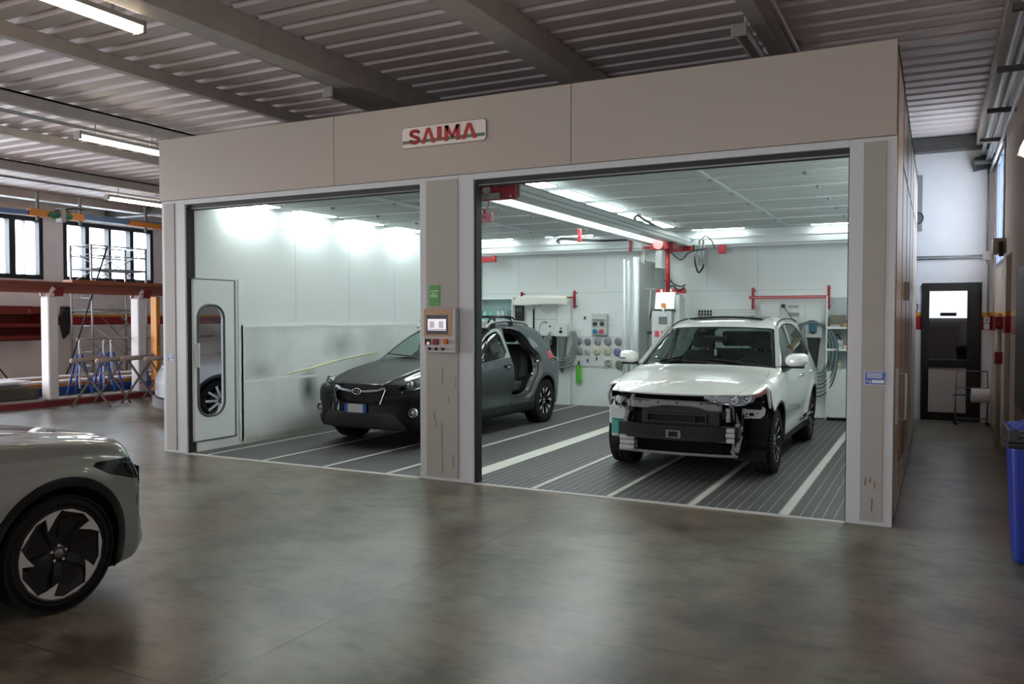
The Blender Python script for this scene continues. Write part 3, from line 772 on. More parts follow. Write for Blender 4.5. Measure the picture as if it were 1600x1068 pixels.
class Body:
    def __init__(s, f, lo, hi, h=0.03):
        s.f = f; V, Q = surface_net(f, lo, hi, h); s.V = project(f, V); s.F = [tuple(q) for q in Q.tolist()]
    def take(s, fn, gap=0.003, drop=False):
        """cut the region fn<0 out of what is left; returns it (shrunk by gap)"""
        F = fn(s.V[:, 0], s.V[:, 1], s.V[:, 2])
        piece = None if drop else clip_mesh(s.V, s.F, F + gap)
        s.V, s.F = clip_mesh(s.V, s.F, -F + (0 if drop else gap))
        return piece
    def emit(s, piece, name, mats, parent, thick=0.012, inner=True, offset=0.0):
        V, F = piece
        if len(F) == 0: print('EMPTY', name); return None
        V = np.asarray(V); g = gradient(s.f, V); n = g / np.maximum(1e-9, np.linalg.norm(g, axis=1))[:, None]
        V = V + n * offset
        edges = {}
        for f in F:
            for k in range(len(f)):
                a, b = f[k], f[(k + 1) % len(f)]; edges[(a, b)] = 1
        bd = [(a, b) for a, b in edges if (b, a) not in edges]
        vs = V.tolist(); fs = list(F); mi = [0] * len(F); sm = [True] * len(F); N = len(vs)
        if thick > 0:
            W = V - n * thick
            for a, b in bd:
                o = len(vs); vs += [V[b].tolist(), V[a].tolist(), W[a].tolist(), W[b].tolist()]
                fs.append((o, o + 1, o + 2, o + 3)); mi.append(0); sm.append(False)
            if inner:
                o = len(vs); vs += W.tolist(); k = 1 if len(mats) > 1 else 0
                for f in F: fs.append(tuple(o + i for i in reversed(f))); mi.append(k); sm.append(True)
        me = bpy.data.meshes.new(name); me.from_pydata(vs, [], fs)
        for m in mats: me.materials.append(m)
        me.polygons.foreach_set('material_index', mi); me.polygons.foreach_set('use_smooth', sm); me.validate()
        o = bpy.data.objects.new(name, me); COL.objects.link(o); o.parent = parent
        return o

TYRE = mat('tyre_rubber', (0.011, 0.011, 0.011), 0.8, spec=.25, noise=.2, nscale=30)
RIMB = mat('rim_gloss_black', (0.012, 0.012, 0.013), 0.25, 0.3)
RIMS = mat('rim_machined', (0.62, 0.62, 0.63), 0.3, 0.45)
BRAKE = mat('brake_disc_steel', (0.25, 0.24, 0.23), 0.4, 0.9)
TRIMB = mat('car_black_trim', (0.012, 0.0125, 0.013), 0.6, spec=.3)
INTER = mat('car_interior_black', (0.008, 0.008, 0.009), 0.85, spec=.2)
SEAT = mat('seat_fabric_charcoal', (0.028, 0.028, 0.03), 0.9, noise=.2, nscale=40)
CHROME = mat('chrome', (0.75, 0.76, 0.78), 0.12, 1.0)
CARGLASS = glass('car_window_glass', (0.60, 0.70, 0.65), .75)
PRIVGLASS = glass('privacy_glass', (0.35, 0.40, 0.38), 1.0)
LENSGLASS = glass('lamp_lens', (0.92, 0.94, 0.95), 1.2)
def flat_fan(m, poly, y0, y1):
    """thin plate: polygon (x,z) between depths"""
    m.prism(poly, 'y', y0, y1)
def make_wheel(parent, cx, cy, R_, W, rimR, side, style, steer=0.0, name='wheel'):
    """tyre mesh with rim, disc and hub cap below it; the outer face points to side*y"""
    s = side; hw = W / 2
    prof = [(rimR - .02, -hw * .82), (rimR + .004, -hw * .95), (rimR + .03, -hw), (R_ - .055, -hw * 1.04), (R_ - .02, -hw * .93), (R_ - .004, -hw * .78)]
    for c in (-.42, -.14, .14, .42):
        prof += [(R_, (c - .09) * W), (R_ - .009, (c - .085) * W + .003), (R_ - .009, (c - .085) * W + .012), (R_, (c - .085) * W + .015)]
    prof += [(R_ - .004, hw * .78), (R_ - .02, hw * .93), (R_ - .055, hw * 1.04), (rimR + .03, hw), (rimR + .004, hw * .95), (rimR - .02, hw * .82)]
    m = MB(); m.lathe(prof, axis='y', n=56)
    for k in range(56):   # shoulder blocks
        a = 2 * PI * k / 56
        for q in (-1, 1):
            c = Vector((math.cos(a) * (R_ - .006), q * hw * .86, math.sin(a) * (R_ - .006)))
            m.cbox(c, (.012, .03, .018), Matrix.Rotation(-a, 3, 'Y'))
    w = m.build(name, TYRE, parent); w.location = (cx, cy, R_ - parent.location.z if parent.location.z < 0 else R_); w.rotation_euler = (0, 0, steer)
    y = s * hw
    m = MB()
    m.lathe([(rimR + .006, y * .99), (rimR - .004, y * 1.01), (rimR - .012, y * .96), (rimR - .022, y * .7), (rimR - .03, -y * .8)], axis='y', n=48)
    m.m(0)
    yo = y * .96; d = -s
    def P(r, a, yy): return (r * math.cos(a), yy, r * math.sin(a))
    def spoke(a0, a1, r0, r1, w0, w1, yi, yo_, th=.03, slot=0):
        """tapered spoke between two polar spots"""
        m.m(slot)
        q = []
        for r, a, wd, yy in ((r0, a0, w0, yi), ((r0 + r1) / 2, (a0 + a1) / 2, (w0 + w1) / 2, yi * .45 + yo_ * .55 + s * .004), (r1, a1, w1, yo_)):
            c = Vector(P(r, a, yy)); t = Vector((-math.sin(a), 0, math.cos(a)))
            q.append([c - t * wd / 2, c + t * wd / 2, c + t * wd / 2 * 1.15 + Vector((0, d * th, 0)), c - t * wd / 2 * 1.15 + Vector((0, d * th, 0))])
        vs = [v for row in q for v in row]; fs = []
        for i in range(2):
            for k in range(4): fs.append((i * 4 + k, i * 4 + (k + 1) % 4, i * 4 + 4 + (k + 1) % 4, i * 4 + 4 + k))
        fs += [(0, 1, 2, 3), (8, 9, 10, 11)]
        m._add(vs, fs)
    yi = yo - s * .028
    if style == 'twin':            # five pairs, machined faces, black sides
        for k in range(5):
            a = 2 * PI * k / 5 + PI / 2
            for q in (-1, 1):
                spoke(a + q * .20, a + q * .27, .055, rimR - .012, .030, .030, yi, yo - s * .004, .035, 0)
                spoke(a + q * .21, a + q * .255, .07, rimR - .014, .016, .017, yi + s * .001, yo - s * .003, .003, 1)
            spoke(a, a, .05, .10, .05, .05, yi - s * .006, yi - s * .01, .03, 0)
    elif style == 'y':             # five Y spokes: black stem, bright forks
        for k in range(5):
            a = 2 * PI * k / 5 + PI / 2
            spoke(a, a, .04, rimR - .07, .062, .05, yi, yo - s * .006, .035, 0)
            for q in (-1, 1):
                spoke(a + q * .10, a + q * .33, rimR * .42, rimR - .012, .034, .046, yi + s * .006, yo - s * .002, .03, 0)
                spoke(a + q * .13, a + q * .335, rimR * .46, rimR - .014, .026, .042, yi + s * .0085, yo, .003, 1)
    elif style == 'blade':         # aero wheel: black dish with five bright blades at the rim
        m.m(0); m.lathe([(.045, yi), (.12, yi - s * .004), (rimR * .72, yi + s * .004), (rimR - .012, yo - s * .012)], axis='y', n=40)
        for k in range(5):
            a = 2 * PI * k / 5 + R(20)
            m.m(1)
            def plate(poly, yy, th):
                vs = [P(r, aa, yy + (r - .15) * s * .03) for r, aa in poly]; vs += [(v[0], v[1] - s * th, v[2]) for v in vs]; n_ = len(poly)
                m._add(vs, [tuple(range(n_)), tuple(range(2 * n_ - 1, n_ - 1, -1))] + [(i, (i + 1) % n_, n_ + (i + 1) % n_, n_ + i) for i in range(n_)])
            plate([(rimR - .012, a - .05), (rimR - .012, a + .12), (rimR - .012, a + .34), (rimR * .62, a + .46), (rimR * .80, a + .14)], yo + s * .001, .01)
            plate([(rimR - .012, a + .34), (rimR - .010, a + .60), (rimR - .010, a + .95), (rimR - .012, a + 1.2), (rimR - .020, a + 1.16), (rimR - .028, a + .95), (rimR - .018, a + .62), (rimR - .03, a + .36)], yo + s * .001, .008)
            m.m(0)
            spoke(a + .42, a + .40, .05, rimR * .74, .05, .05, yi + s * .004, yo - s * .002, .03, 0)
            spoke(a + .42, a + .40, .07, rimR * .52, .006, .010, yi + s * .0055, yo - s * .012, .003, 1); m.m(0)
            plate([(rimR * .25, a + .5), (rimR * .66, a + .52), (rimR * .80, a + .85), (rimR * .72, a + 1.2), (rimR * .3, a + 1.35)], yi + s * .006, .004)
    else:
        for k in range(10):
            a = 2 * PI * k / 10; spoke(a, a, .05, rimR - .012, .03, .036, yi, yo - s * .004, .03, 1)
    m.m(0)
    m.lathe([(.0, yi + s * .004), (.045, yi + s * .002), (.062, yi - s * .01), (.062, yi - s * .05)], axis='y', n=20)
    for k in range(5):
        a = 2 * PI * k / 5 + .3
        m.m(1).cyl(P(.045, a, yi - s * .004), P(.045, a, yi + s * .006), .008, 6); m.m(0)
    rim = m.build('rim', [RIMB, RIMS], w)
    m = MB(); m.lathe([(.0, yi + s * .012), (.022, yi + s * .011), (.028, yi + s * .004)], axis='y', n=16)
    m.build('hub_cap', mat('hub_cap_grey', (0.15, 0.15, 0.16), .3, .6), w)
    m = MB(); m.lathe([(.06, y * .35), (.155, y * .35), (.155, y * .25), (.06, y * .25)], axis='y', n=32)
    m.build('brake_disc', BRAKE, w)
    m = MB(); m.prism([(.09, -.07), (.17, -.06), (.185, .0), (.17, .06), (.09, .07)], 'y', min(y * .1, y * .5), max(y * .1, y * .5)); m.build('brake_caliper', TRIMB, w)
    return w
def wheel_well(parent, cx, side, Rr, y_in, y_out, z):
    m = MB(); n = 20; a0, a1 = R(-25), R(205)
    vs = []
    for yy in (side * y_in, side * y_out):
        for k in range(n + 1):
            a = a0 + (a1 - a0) * k / n; vs.append((cx + Rr * math.cos(a), yy, z + Rr * math.sin(a)))
    m._add(vs, [(k, k + 1, n + 2 + k, n + 1 + k) for k in range(n)], True)
    m._add(vs[:n + 1], [tuple(range(n + 1))])
    return m.build('wheel_arch_liner', TRIMB, parent)
def seat(parent, x, y, z, w=.5, h=.62, name='seat', rake=14, mt=None):
    m = MB()
    m.cbox((x, y, z + .02), (.50, w, .16))
    r = Matrix.Rotation(R(-rake), 3, 'Y')
    m.cbox((x - .30, y, z + .36), (.14, w * .95, h), r)
    m.cbox((x - .27, y - w * .42, z + .33), (.17, .09, h * .8), r).cbox((x - .27, y + w * .42, z + .33), (.17, .09, h * .8), r)
    s_ = m.build(name, mt or SEAT, parent, bevel=.045, segs=3)
    m = MB(); m.cbox((x - .40, y, z + .80), (.11, w * .52, .21), r)
    h_ = m.build('headrest', mt or SEAT, s_, bevel=.04, segs=3)
    m = MB(); m.cyl((x - .385, y - .06, z + .62), (x - .395, y - .06, z + .75), .007, 6).cyl((x - .385, y + .06, z + .62), (x - .395, y + .06, z + .75), .007, 6); m.build('headrest_post', CHROME, s_)
    return s_
def steering_wheel(parent, x, y, z):
    T = Matrix.Translation((x, y, z)) @ Matrix.Rotation(R(-24), 4, 'Y'); m = MB(); m.T = T
    m.tube([(0, .185 * math.cos(2 * PI * k / 28), .185 * math.sin(2 * PI * k / 28)) for k in range(28)], .016, 8, closed=True)
    m.cyl((0.03, 0, -.01), (-.01, 0, -.01), .065, 16)
    for a in (R(0), R(180), R(270)): m.bar((0, .05 * math.cos(a), .05 * math.sin(a)), (0, .18 * math.cos(a), .18 * math.sin(a)), .012, .035, (1, 0, 0))
    m.cyl((.03, 0, 0), (.3, 0, 0), .03, 10)
    return m.build('steering_wheel', mat('steering_black', (.03, .03, .032), .45), parent)
def cabin(parent, wheel_y, belt_z=.98, dash_x=-.45, half=.70, rear=-3.2, seats=True):
    m = MB(); m.grid(lambda u, v: (dash_x - .42 * u + .0, -half + 2 * half * v, belt_z + .03 * math.sin(PI * u) + (.05 * math.exp(-((-half + 2 * half * v - wheel_y) / .2) ** 2)) * u), 6, 20)
    m.box(dash_x - .45, dash_x - .40, -half, half, .45, belt_z + .0).box(dash_x - 1.5, dash_x - .4, -.12, .12, .35, .72)
    m.box(dash_x - .44, dash_x - .41, -.14, .14, belt_z - .02, belt_z + .10)
    m.build('dashboard', INTER, parent)
    m = MB(); m.box(rear, dash_x + .3, -half, half, .30, .34).box(rear + .2, rear + .25, -half, half, .34, belt_z - .05).box(rear - .2, rear + .22, -half, half, belt_z - .12, belt_z - .09)
    m.build('cabin_floor', INTER, parent)
    steering_wheel(parent, dash_x - .52, wheel_y, belt_z - .03)
    seat(parent, -1.42, .37, .56); seat(parent, -1.42, -.37, .56)
    r_ = seat(parent, -2.32, 0, .56, w=1.25, name='rear_bench')
def number_plate(parent, x, z, w=.52, h=.11, tilt=0.0, front=1):
    m = MB(); m.m(0).box(-.006, .0, -w / 2, w / 2, -h / 2, h / 2)
    m.m(1).box(.0, .0015, -w / 2 + .01, -w / 2 + .06, -h / 2 + .006, h / 2 - .006).box(.0, .0015, w / 2 - .06, w / 2 - .01, -h / 2 + .006, h / 2 - .006)
    m.m(2).box(.0, .001, -w / 2 + .06, w / 2 - .06, -h / 2 + .008, h / 2 - .008)
    o = m.build('number_plate', [TRIMB, mat('plate_blue', (.01, .10, .48), .4), mat('plate_white', (.55, .57, .58), .5)], parent)
    o.location = (x, 0, z); o.rotation_euler = (0, tilt, 0)
    return o
# ---------------------------------------------------------------- white SUV with its front bumper off
def build_suv():
    t = thing('car', 'white SUV with its front bumper removed, parked in the right booth bay', 'car', (-2.08, 1.92, .012), -PI / 2)
    WHITE = mat('pearl_white_paint', (0.74, 0.75, 0.71), 0.28, coat=1.0)
    WB, WR = 2.67, .352
    top = pchip([.95, .88, .80, .6, .3, 0, -.30, -.38, -.48, -.62, -.8, -1.0, -1.2, -1.4, -1.65, -2.0, -2.4, -2.8, -3.2, -3.5, -3.8],
                [.80, .865, .905, .965, 1.015, 1.058, 1.095, 1.11, 1.155, 1.235, 1.335, 1.44, 1.54, 1.60, 1.645, 1.672, 1.678, 1.665, 1.635, 1.60, 1.54])
    plan = pchip([1.0, .9, .7, .45, .2, 0, -1, -2.6, -3.2, -3.55, -3.8], [.66, .72, .80, .862, .89, .90, .902, .905, .885, .85, .78])
    sect = pchip([.15, .25, .35, .5, .65, .8, .92, 1.02, 1.2], [.90, .945, .968, .978, .992, 1.0, .997, .985, .95])
    wgx = pchip([.9, 0, -.5, -1.6, -2.6, -3.3, -3.8], [.90, .875, .865, .865, .855, .82, .76])
    xr = pchip([.2, .5, .8, .98, 1.15, 1.55, 1.75], [-3.68, -3.77, -3.77, -3.72, -3.62, -3.40, -3.33])
    def f(x, y, z):
        ay = np.abs(y)
        r1 = np.hypot(x, z - WR); r2 = np.hypot(x + WB, z - WR)
        w = plan(x) * sect(z) + .020 * np.exp(-((r1 - .42) / .075) ** 2) * (z < 1.0) + .018 * np.exp(-((r2 - .42) / .075) ** 2)
        w = w - .022 * np.exp(-((z - .50) / .11) ** 2) * sstep(-.35, -.6, x) * sstep(-2.3, -2.05, x)
        w = w + .010 * np.exp(-((z - (.90 - .03 * x)) / .035) ** 2) * sstep(-.1, -.6, x) * sstep(-3.4, -2.6, x)
        side = smax(ay - w, (ay - (wgx(x) - .40 * (z - 1.03))) * .93, .035)
        xe = x + .13 * ay * ay; e = .01
        s = (top(xe + e) - top(xe - e)) / (2 * e)
        tp = (z - top(xe) + (.045 - .025 * sstep(0, .6, x)) * ay * ay + .05 * (1 - .8 * sstep(0, .5, x)) * (1 - .7 * sstep(-.3, -.5, x) * sstep(-1.5, -1.3, x)) * ay ** 6) / np.sqrt(1 + s * s)
        k = .09 - .06 * sstep(.2, -.2, x) * sstep(-.7, -.3, x)
        b = smax(tp, side, k)
        b = smax(b, x - (.93 - .26 * ay ** 2.2), .10)
        b = smax(b, xr(z) + .16 * ay ** 2.5 - x, .12)
        return smax(b, (.21 + .05 * sstep(.4, .9, x)) - z, .05)
    B = Body(f, (-3.9, -1.0, .1), (1.05, 1.0, 1.75), .03)
    sd = lambda poly, it=1: (lambda x, z, P=(smooth_poly(poly, it) if it else poly): sd_poly(x, z, P))
    # wheel openings and the missing front end
    B.take(lambda x, y, z: np.maximum(np.minimum(np.hypot(x, z - WR), np.hypot(x + WB, z - WR)) - .405, .52 - np.abs(y)), 0, drop=True)
    B.take(lambda x, y, z: sd_poly(x, z, [(1.3, -.1), (1.3, .872), (.86, .876), (.60, .90), (.41, .945), (.37, .93), (.24, .66), (.24, -.1)]), 0, drop=True)
    B.take(lambda x, y, z: np.maximum(z - .24, -2.0 - x * 0), 0, drop=True)
    B.take(lambda x, y, z: np.maximum(np.maximum(np.where(y < 0, .57, .76) - x, .70 - np.abs(y)), z - 1.2), 0, drop=True)
    # windscreen: glass with a black printed border
    ws = lambda x: .865 - .40 * (top(x) - 1.03) - .022
    def wsr(m):
        def g(x, y, z):
            ay = np.abs(y); xe = x + .13 * ay * ay
            return np.maximum(np.maximum(xe + .405 + m, -1.205 + m - xe), np.maximum(ay - ws(x) + m, 1.05 - z))
        return g
    wsp = B.take(wsr(0.0))
    sub = Body.__new__(Body); sub.f = f; sub.V, sub.F = wsp
    inner = sub.take(wsr(.04), 0)
    o = B.emit((sub.V, sub.F), 'windscreen_border', [mat('printed_glass_border', (.008, .009, .009), .12)], t, 0)
    B.emit(inner, 'windscreen', [CARGLASS], t, 0)
    m = MB()
    for y0, y1 in ((-.62, .02), (-.02, .60)):
        m.bar((-.50, y0, 1.175), (-.415 - .02, y1, 1.135), .02, .012)
    m.build('wiper', TRIMB, t)
    # side glass
    dlo_f = [(-.60, 1.075), (-.74, 1.145), (-1.02, 1.325), (-1.33, 1.485), (-1.63, 1.545), (-1.66, 1.09)]
    dlo_r = [(-1.75, 1.095), (-1.72, 1.55), (-2.1, 1.565), (-2.55, 1.545), (-2.68, 1.50), (-2.56, 1.13)]
    dlo_q = [(-2.66, 1.14), (-2.76, 1.49), (-3.0, 1.45), (-3.28, 1.33), (-3.30, 1.25), (-3.20, 1.19)]
    doors = {'front_door': [(-.41, .345), (-.42, .80), (-.47, 1.02), (-.66, 1.15), (-.98, 1.355), (-1.30, 1.525), (-1.66, 1.60), (-1.70, 1.60), (-1.70, .345)],
             'rear_door': [(-1.70, .345), (-1.70, 1.60), (-2.5, 1.60), (-2.74, 1.54), (-2.62, 1.10), (-2.58, .86), (-2.40, .78), (-2.27, .62), (-2.22, .345)]}
    trim_poly = [(-.47, 1.035), (-.55, 1.085), (-.74, 1.165), (-1.02, 1.345), (-1.33, 1.505), (-1.68, 1.567), (-2.1, 1.585), (-2.6, 1.565), (-3.0, 1.47), (-3.34, 1.34), (-3.36, 1.22), (-3.2, 1.165), (-2.0, 1.075)]
    for s in (1, -1):
        on = lambda fn, s=s: (lambda x, y, z: np.maximum(fn(x, z), .35 - s * y))
        for pl, nm in ((dlo_f, 'front_side_window'), (dlo_r, 'rear_side_window'), (dlo_q, 'quarter_window')):
            pc = B.take(on(sd(pl, 2)), .001); B.emit(pc, nm, [PRIVGLASS], t, 0)
        pc = B.take(on(sd(trim_poly, 1)), .0015); B.emit(pc, 'window_surround', [TRIMB], t, .01)
        pc = B.take(on(lambda x, z: np.maximum(z - .335, np.maximum(-2.3 - x, x + .36))), .002); B.emit(pc, 'sill_trim', [TRIMB], t, .015)
        for nm, pl in doors.items():
            pc = B.take(on(sd(pl, 1)), .003); dd = B.emit(pc, nm, [WHITE, INTER], t, .02)
            hx = -1.50 if nm == 'front_door' else -2.40
            m = MB(); yy = s * .905
            m.tube(spline([(hx + .10, yy - s * .01, .955), (hx + .07, yy + s * .025, .96), (hx - .07, yy + s * .025, .965), (hx - .10, yy - s * .01, .965)], 5), .011, 8)
            m.build('door_handle', CHROME, dd)
            m = MB(); m.box(hx - .9 if nm == 'front_door' else hx + .60, hx + .05 if nm == 'front_door' else hx + .12, yy - .02 * s, yy + .004 * s, .40, .425)
            m.build('chrome_strip', CHROME, dd)
        for ax_ in (0, WB): pc = B.take(on(lambda x, z, ax_=ax_: np.maximum(np.abs(np.hypot(x + ax_, z - WR) - .39) - .036, z - 1.0)), .001); B.emit(pc, 'wheel_arch_trim', [mat('arch_trim_grey', (.05, .055, .055), .5)], t, .02, offset=.004)
        pc = B.take(on(lambda x, z: np.maximum(-.425 - x, np.maximum(z - 1.2, -2 - z))) if 0 else (lambda x, y, z, s=s: np.maximum(np.maximum(-.41 - x, .30 - s * y), np.maximum(s * -1 * 0 + (pchip([-.5, -.35, 0, .3, .5, .8], [.735, .74, .765, .745, .70, .62])(x) - s * y), z - 1.13))), .0025)
        B.emit(pc, 'front_fender', [WHITE, INTER], t, .015)
    hood = B.take(lambda x, y, z: np.maximum(-.385 - x - .13 * y * y, z - 1.3), .003)
    B.emit(hood, 'hood', [WHITE, INTER], t, .018)
    # rear lamps, rear window
    for s in (1, -1):
        pc = B.take(lambda x, y, z, s=s: np.maximum(np.maximum(np.abs(z - 1.03) - .09, x + 3.36), .42 - s * y), .002)
        B.emit(pc, 'tail_lamp', [mat('tail_lamp_red', (.35, .01, .012), .15), INTER], t, .02)
    pc = B.take(lambda x, y, z: np.maximum(np.maximum(np.abs(z - 1.33) - .17, x + 3.38), np.abs(y) - .60), .002); B.emit(pc, 'rear_window', [PRIVGLASS], t, 0)
    # sunroof pane
    pc = B.take(lambda x, y, z: np.maximum(np.maximum(x + 1.52 + .10 * y * y, -2.15 - x), np.maximum(np.abs(y) - .44, 1.4 - z)), .003)
    B.emit(pc, 'sunroof', [mat('sunroof_glass', (.02, .022, .022), .08)], t, .01, offset=.004)
    B.emit((B.V, B.F), 'body_shell', [WHITE, INTER], t, .02)
    m = MB(); m.tube(spline([(-1.44, y, 1.648 - .06 * y * y + .012 * (1 - (y / .46) ** 2)) for y in (-.45, -.3, -.1, .1, .3, .45)], 6), .012, 8); m.build('wind_deflector', TRIMB, t)
    for s in (1, -1):   # roof channel strips
        m = MB(); m.tube(spline([(-1.18, s * .655, 1.50), (-1.5, s * .632, 1.592), (-2.0, s * .615, 1.637), (-2.7, s * .61, 1.635), (-3.2, s * .60, 1.60)], 6), .009, 6); m.build('roof_strip', TRIMB, t)
    # mirrors
    for s in (1, -1):
        m = MB()
        def mm(u, v, s=s):
            a = 2 * PI * v; b = PI * u; cx = .06 * math.cos(b) if False else 0
            px = -.62 + .075 * math.cos(b) - .02 * math.sin(b) * math.cos(a); rr = math.sin(b) ** .55
            return (px, s * (.985 + .122 * rr * math.copysign(abs(math.cos(a)) ** .75, math.cos(a))), 1.175 + .078 * rr * math.copysign(abs(math.sin(a)) ** .8, math.sin(a)) + .012 * math.cos(a))
        m.grid(mm, 12, 28)
        mi = m.build('wing_mirror', WHITE, t)
        m = MB(); m.bar((-.60, s * .80, 1.09), (-.60, s * .95, 1.115), .07, .035).box(-.66, -.56, min(s * .89, s * 1.07), max(s * .89, s * 1.07), 1.086, 1.112); m.build('mirror_arm', TRIMB, mi, bevel=.012)
        m = MB(); m.box(-.552, -.542, min(s * 1.01, s * 1.09), max(s * 1.01, s * 1.09), 1.150, 1.168); m.build('indicator_lamp', mat('indicator_grey', (.18, .18, .18), .2), mi)
        m = MB(); m.prism([(s * .89, 1.12), (s * 1.08, 1.12), (s * 1.08, 1.23), (s * .89, 1.23)], 'x', -.708, -.70); m.build('mirror_glass', mat('mirror_silver', (.8, .8, .8), .03, 1.0), mi)
    # wheels
    for s in (1, -1):
        for x in (0, -WB):
            make_wheel(t, x, s * .77, WR, .225, .235, s, 'twin')
            wheel_well(t, x, s, .43, .50, .84, WR)
    # cabin
    cabin(t, .37, 1.02, -.46, .72, -3.2)
    m = MB(); m.box(-.97, -.94, -.02, .02, 1.40, 1.44).box(-.96, -.93, -.13, .13, 1.36, 1.43); m.build('rear_view_mirror', TRIMB, t, bevel=.01)
    m = MB(); m.cyl((-.93, 0, 1.36), (-.93, 0, 1.26), .003, 5).box(-.935, -.925, -.012, .012, 1.20, 1.27); m.build('mirror_ornament', mat('ornament_pale', (.6, .6, .58), .5), t)
    m = MB(); m.box(-3.5, -.1, -.45, .45, .22, .30); m.build('underbody', TRIMB, t)
    for s in (1, -1):
        for pa, pb, pw in (((-.50, s * .80, 1.10), (-1.25, s * .655, 1.545), .05), ((-1.70, s * .80, 1.1), (-1.70, s * .66, 1.56), .09)): m = MB(); m.bar(pa, pb, pw, .03); m.build('pillar_lining', mat('pillar_lining_pale', (.30, .30, .28), .7), t)
    # ---- exposed front structure
    GREY = mat('bare_frame_grey', (.20, .21, .20), .5, noise=.25, nscale=14)
    DGREY = mat('bare_frame_dark', (.014, .015, .016), .5, spec=.2, noise=.3, nscale=10)
    LGREY = mat('bare_frame_pale', (.38, .40, .38), .45, noise=.3, nscale=14)
    BLK = mat('engine_bay_black', (.006, .006, .0065), .8, spec=.1)
    m = MB(); m.box(.30, .34, -.70, .70, .28, .86).box(.34, .62, -.58, .58, .30, .34).box(.34, .6, -.5, .5, .5, .78).box(-.3, .5, -.72, .72, .80, .83)
    m.build('engine_bay', BLK, t)
    m = MB(); m.box(.60, .64, -.44, .44, .36, .80)
    for k in range(16): m.box(.64, .645, -.42, .42, .38 + k * .026, .385 + k * .026)
    ra = m.build('radiator', BLK, t)
    m = MB(); m.box(.64, .70, -.34, .30, .565, .58).box(.64, .70, -.34, .30, .645, .665).box(.64, .70, -.34, -.325, .58, .645).box(.64, .70, .285, .30, .58, .645).box(.64, .70, .17, .18, .58, .645).box(.64, .66, -.40, .42, .50, .76)
    m.build('fan_shroud', mat('shroud_grey', (.028, .03, .031), .5, spec=.2), ra)
    m = MB(); m.box(.64, .665, -.325, .285, .58, .645); m.build('shroud_opening', mat('shroud_hole', (.003, .003, .003), .8), ra)
    m = MB()     # radiator support panel with its dipped lower edge
    def sup(u, v):
        y = -.50 + .96 * u; hgt = .055 - .030 * math.exp(-((y - .02) / .24) ** 4)
        return (.735 - .10 * y * y, y, .80 - .01 * u - v * (hgt + .025) - .01 * (abs(y) > .3))
    m.grid(sup, 30, 4)
    m.grid(lambda u, v: (.735 - .10 * (-.5 + u) ** 2 - v * .12, -.5 + u, .80 - .01 * u), 20, 2)
    m.build('radiator_support', GREY, t, solid=.006)
    m = MB()
    for y, z in ((-.4, .775), (-.2, .775), (.0, .775), (.25, .775), (.42, .765)): m.cyl((.70, y, z), (.748 - .1 * y * y, y, z), .010, 8)
    m.build('support_bolt', DGREY, t)
    m = MB()     # bumper beam: ribbed dark bar, curved in plan
    for z0, z1, dx in ((.505, .555, 0), (.455, .505, -.012), (.405, .455, 0)):
        for k in range(12):
            ya, yb = -.62 + 1.24 * k / 12, -.62 + 1.24 * (k + 1) / 12
            xa, xb = .86 - .22 * ya * ya + dx, .86 - .22 * yb * yb + dx
            m._add([(xa, ya, z0), (xb, yb, z0), (xb, yb, z1), (xa, ya, z1), (xa - .06, ya, z0), (xb - .06, yb, z0), (xb - .06, yb, z1), (xa - .06, ya, z1)],
                   [(0, 1, 2, 3), (7, 6, 5, 4), (3, 2, 6, 7), (1, 0, 4, 5)])
    bb = m.build('bumper_beam', DGREY, t)
    m = MB(); m.box(.80, .875, -.075, .075, .430, .440).box(.80, .875, -.075, .075, .497, .507).box(.80, .875, -.075, -.05, .44, .497).box(.80, .875, .05, .075, .44, .497); m.build('tow_bracket', mat('tow_bracket_grey', (.16, .16, .15), .5), bb)
    for s, z0 in ((1, .0), (-1, -.13)):
        m = MB()
        for k in range(3): m.box(.66, .80 - .01 * (k % 2), min(s * .44, s * .60), max(s * .44, s * .60), .40 + z0 + k * .052, .447 + z0 + k * .052)
        m.build('crash_box', LGREY, t, bevel=.006)
    for s in (1, -1):    # upright members and lamp-side panels
        m = MB(); m.bar((.62, s * .50, .84), (.60, s * .60, .56), .04, .04, (1, 0, 0)).bar((.60, s * .60, .58), (.60, s * .56, .30), .05, .06, (1, 0, 0)); m.build('front_upright', GREY, t, bevel=.005)
        m = MB(); m.cyl((.64, s * .505, .69), (.70, s * .505, .69), .035, 14).cyl((.70, s * .505, .69), (.72, s * .505, .69), .022, 12); m.build('horn', DGREY, t)
    m = MB(); pts = [(.66 - .1 * y * y + .10, y, .255 + .02 * abs(y) ** 3) for y in [-.62 + .124 * k for k in range(11)]]
    m.tube(pts, .016, 8).bar((.72, -.60, .30), (.60, -.62, .46), .03, .03).bar((.72, .60, .30), (.62, .62, .46), .05, .03).bar((.72, .56, .32), (.71, .60, .245), .03, .03, (1, 0, 0))
    m.build('lower_crossmember', GREY, t)
    m = MB(); m.box(.58, .66, -.44, .44, .35, .47).box(.64, .67, -.42, .42, .445, .455).box(.64, .67, -.42, .42, .38, .39); m.build('lower_duct', BLK, t)
    m = MB(); m.box(.58, .64, -.46, .46, .24, .35); m.build('lower_shield', BLK, t)
    rn = random.Random(5)
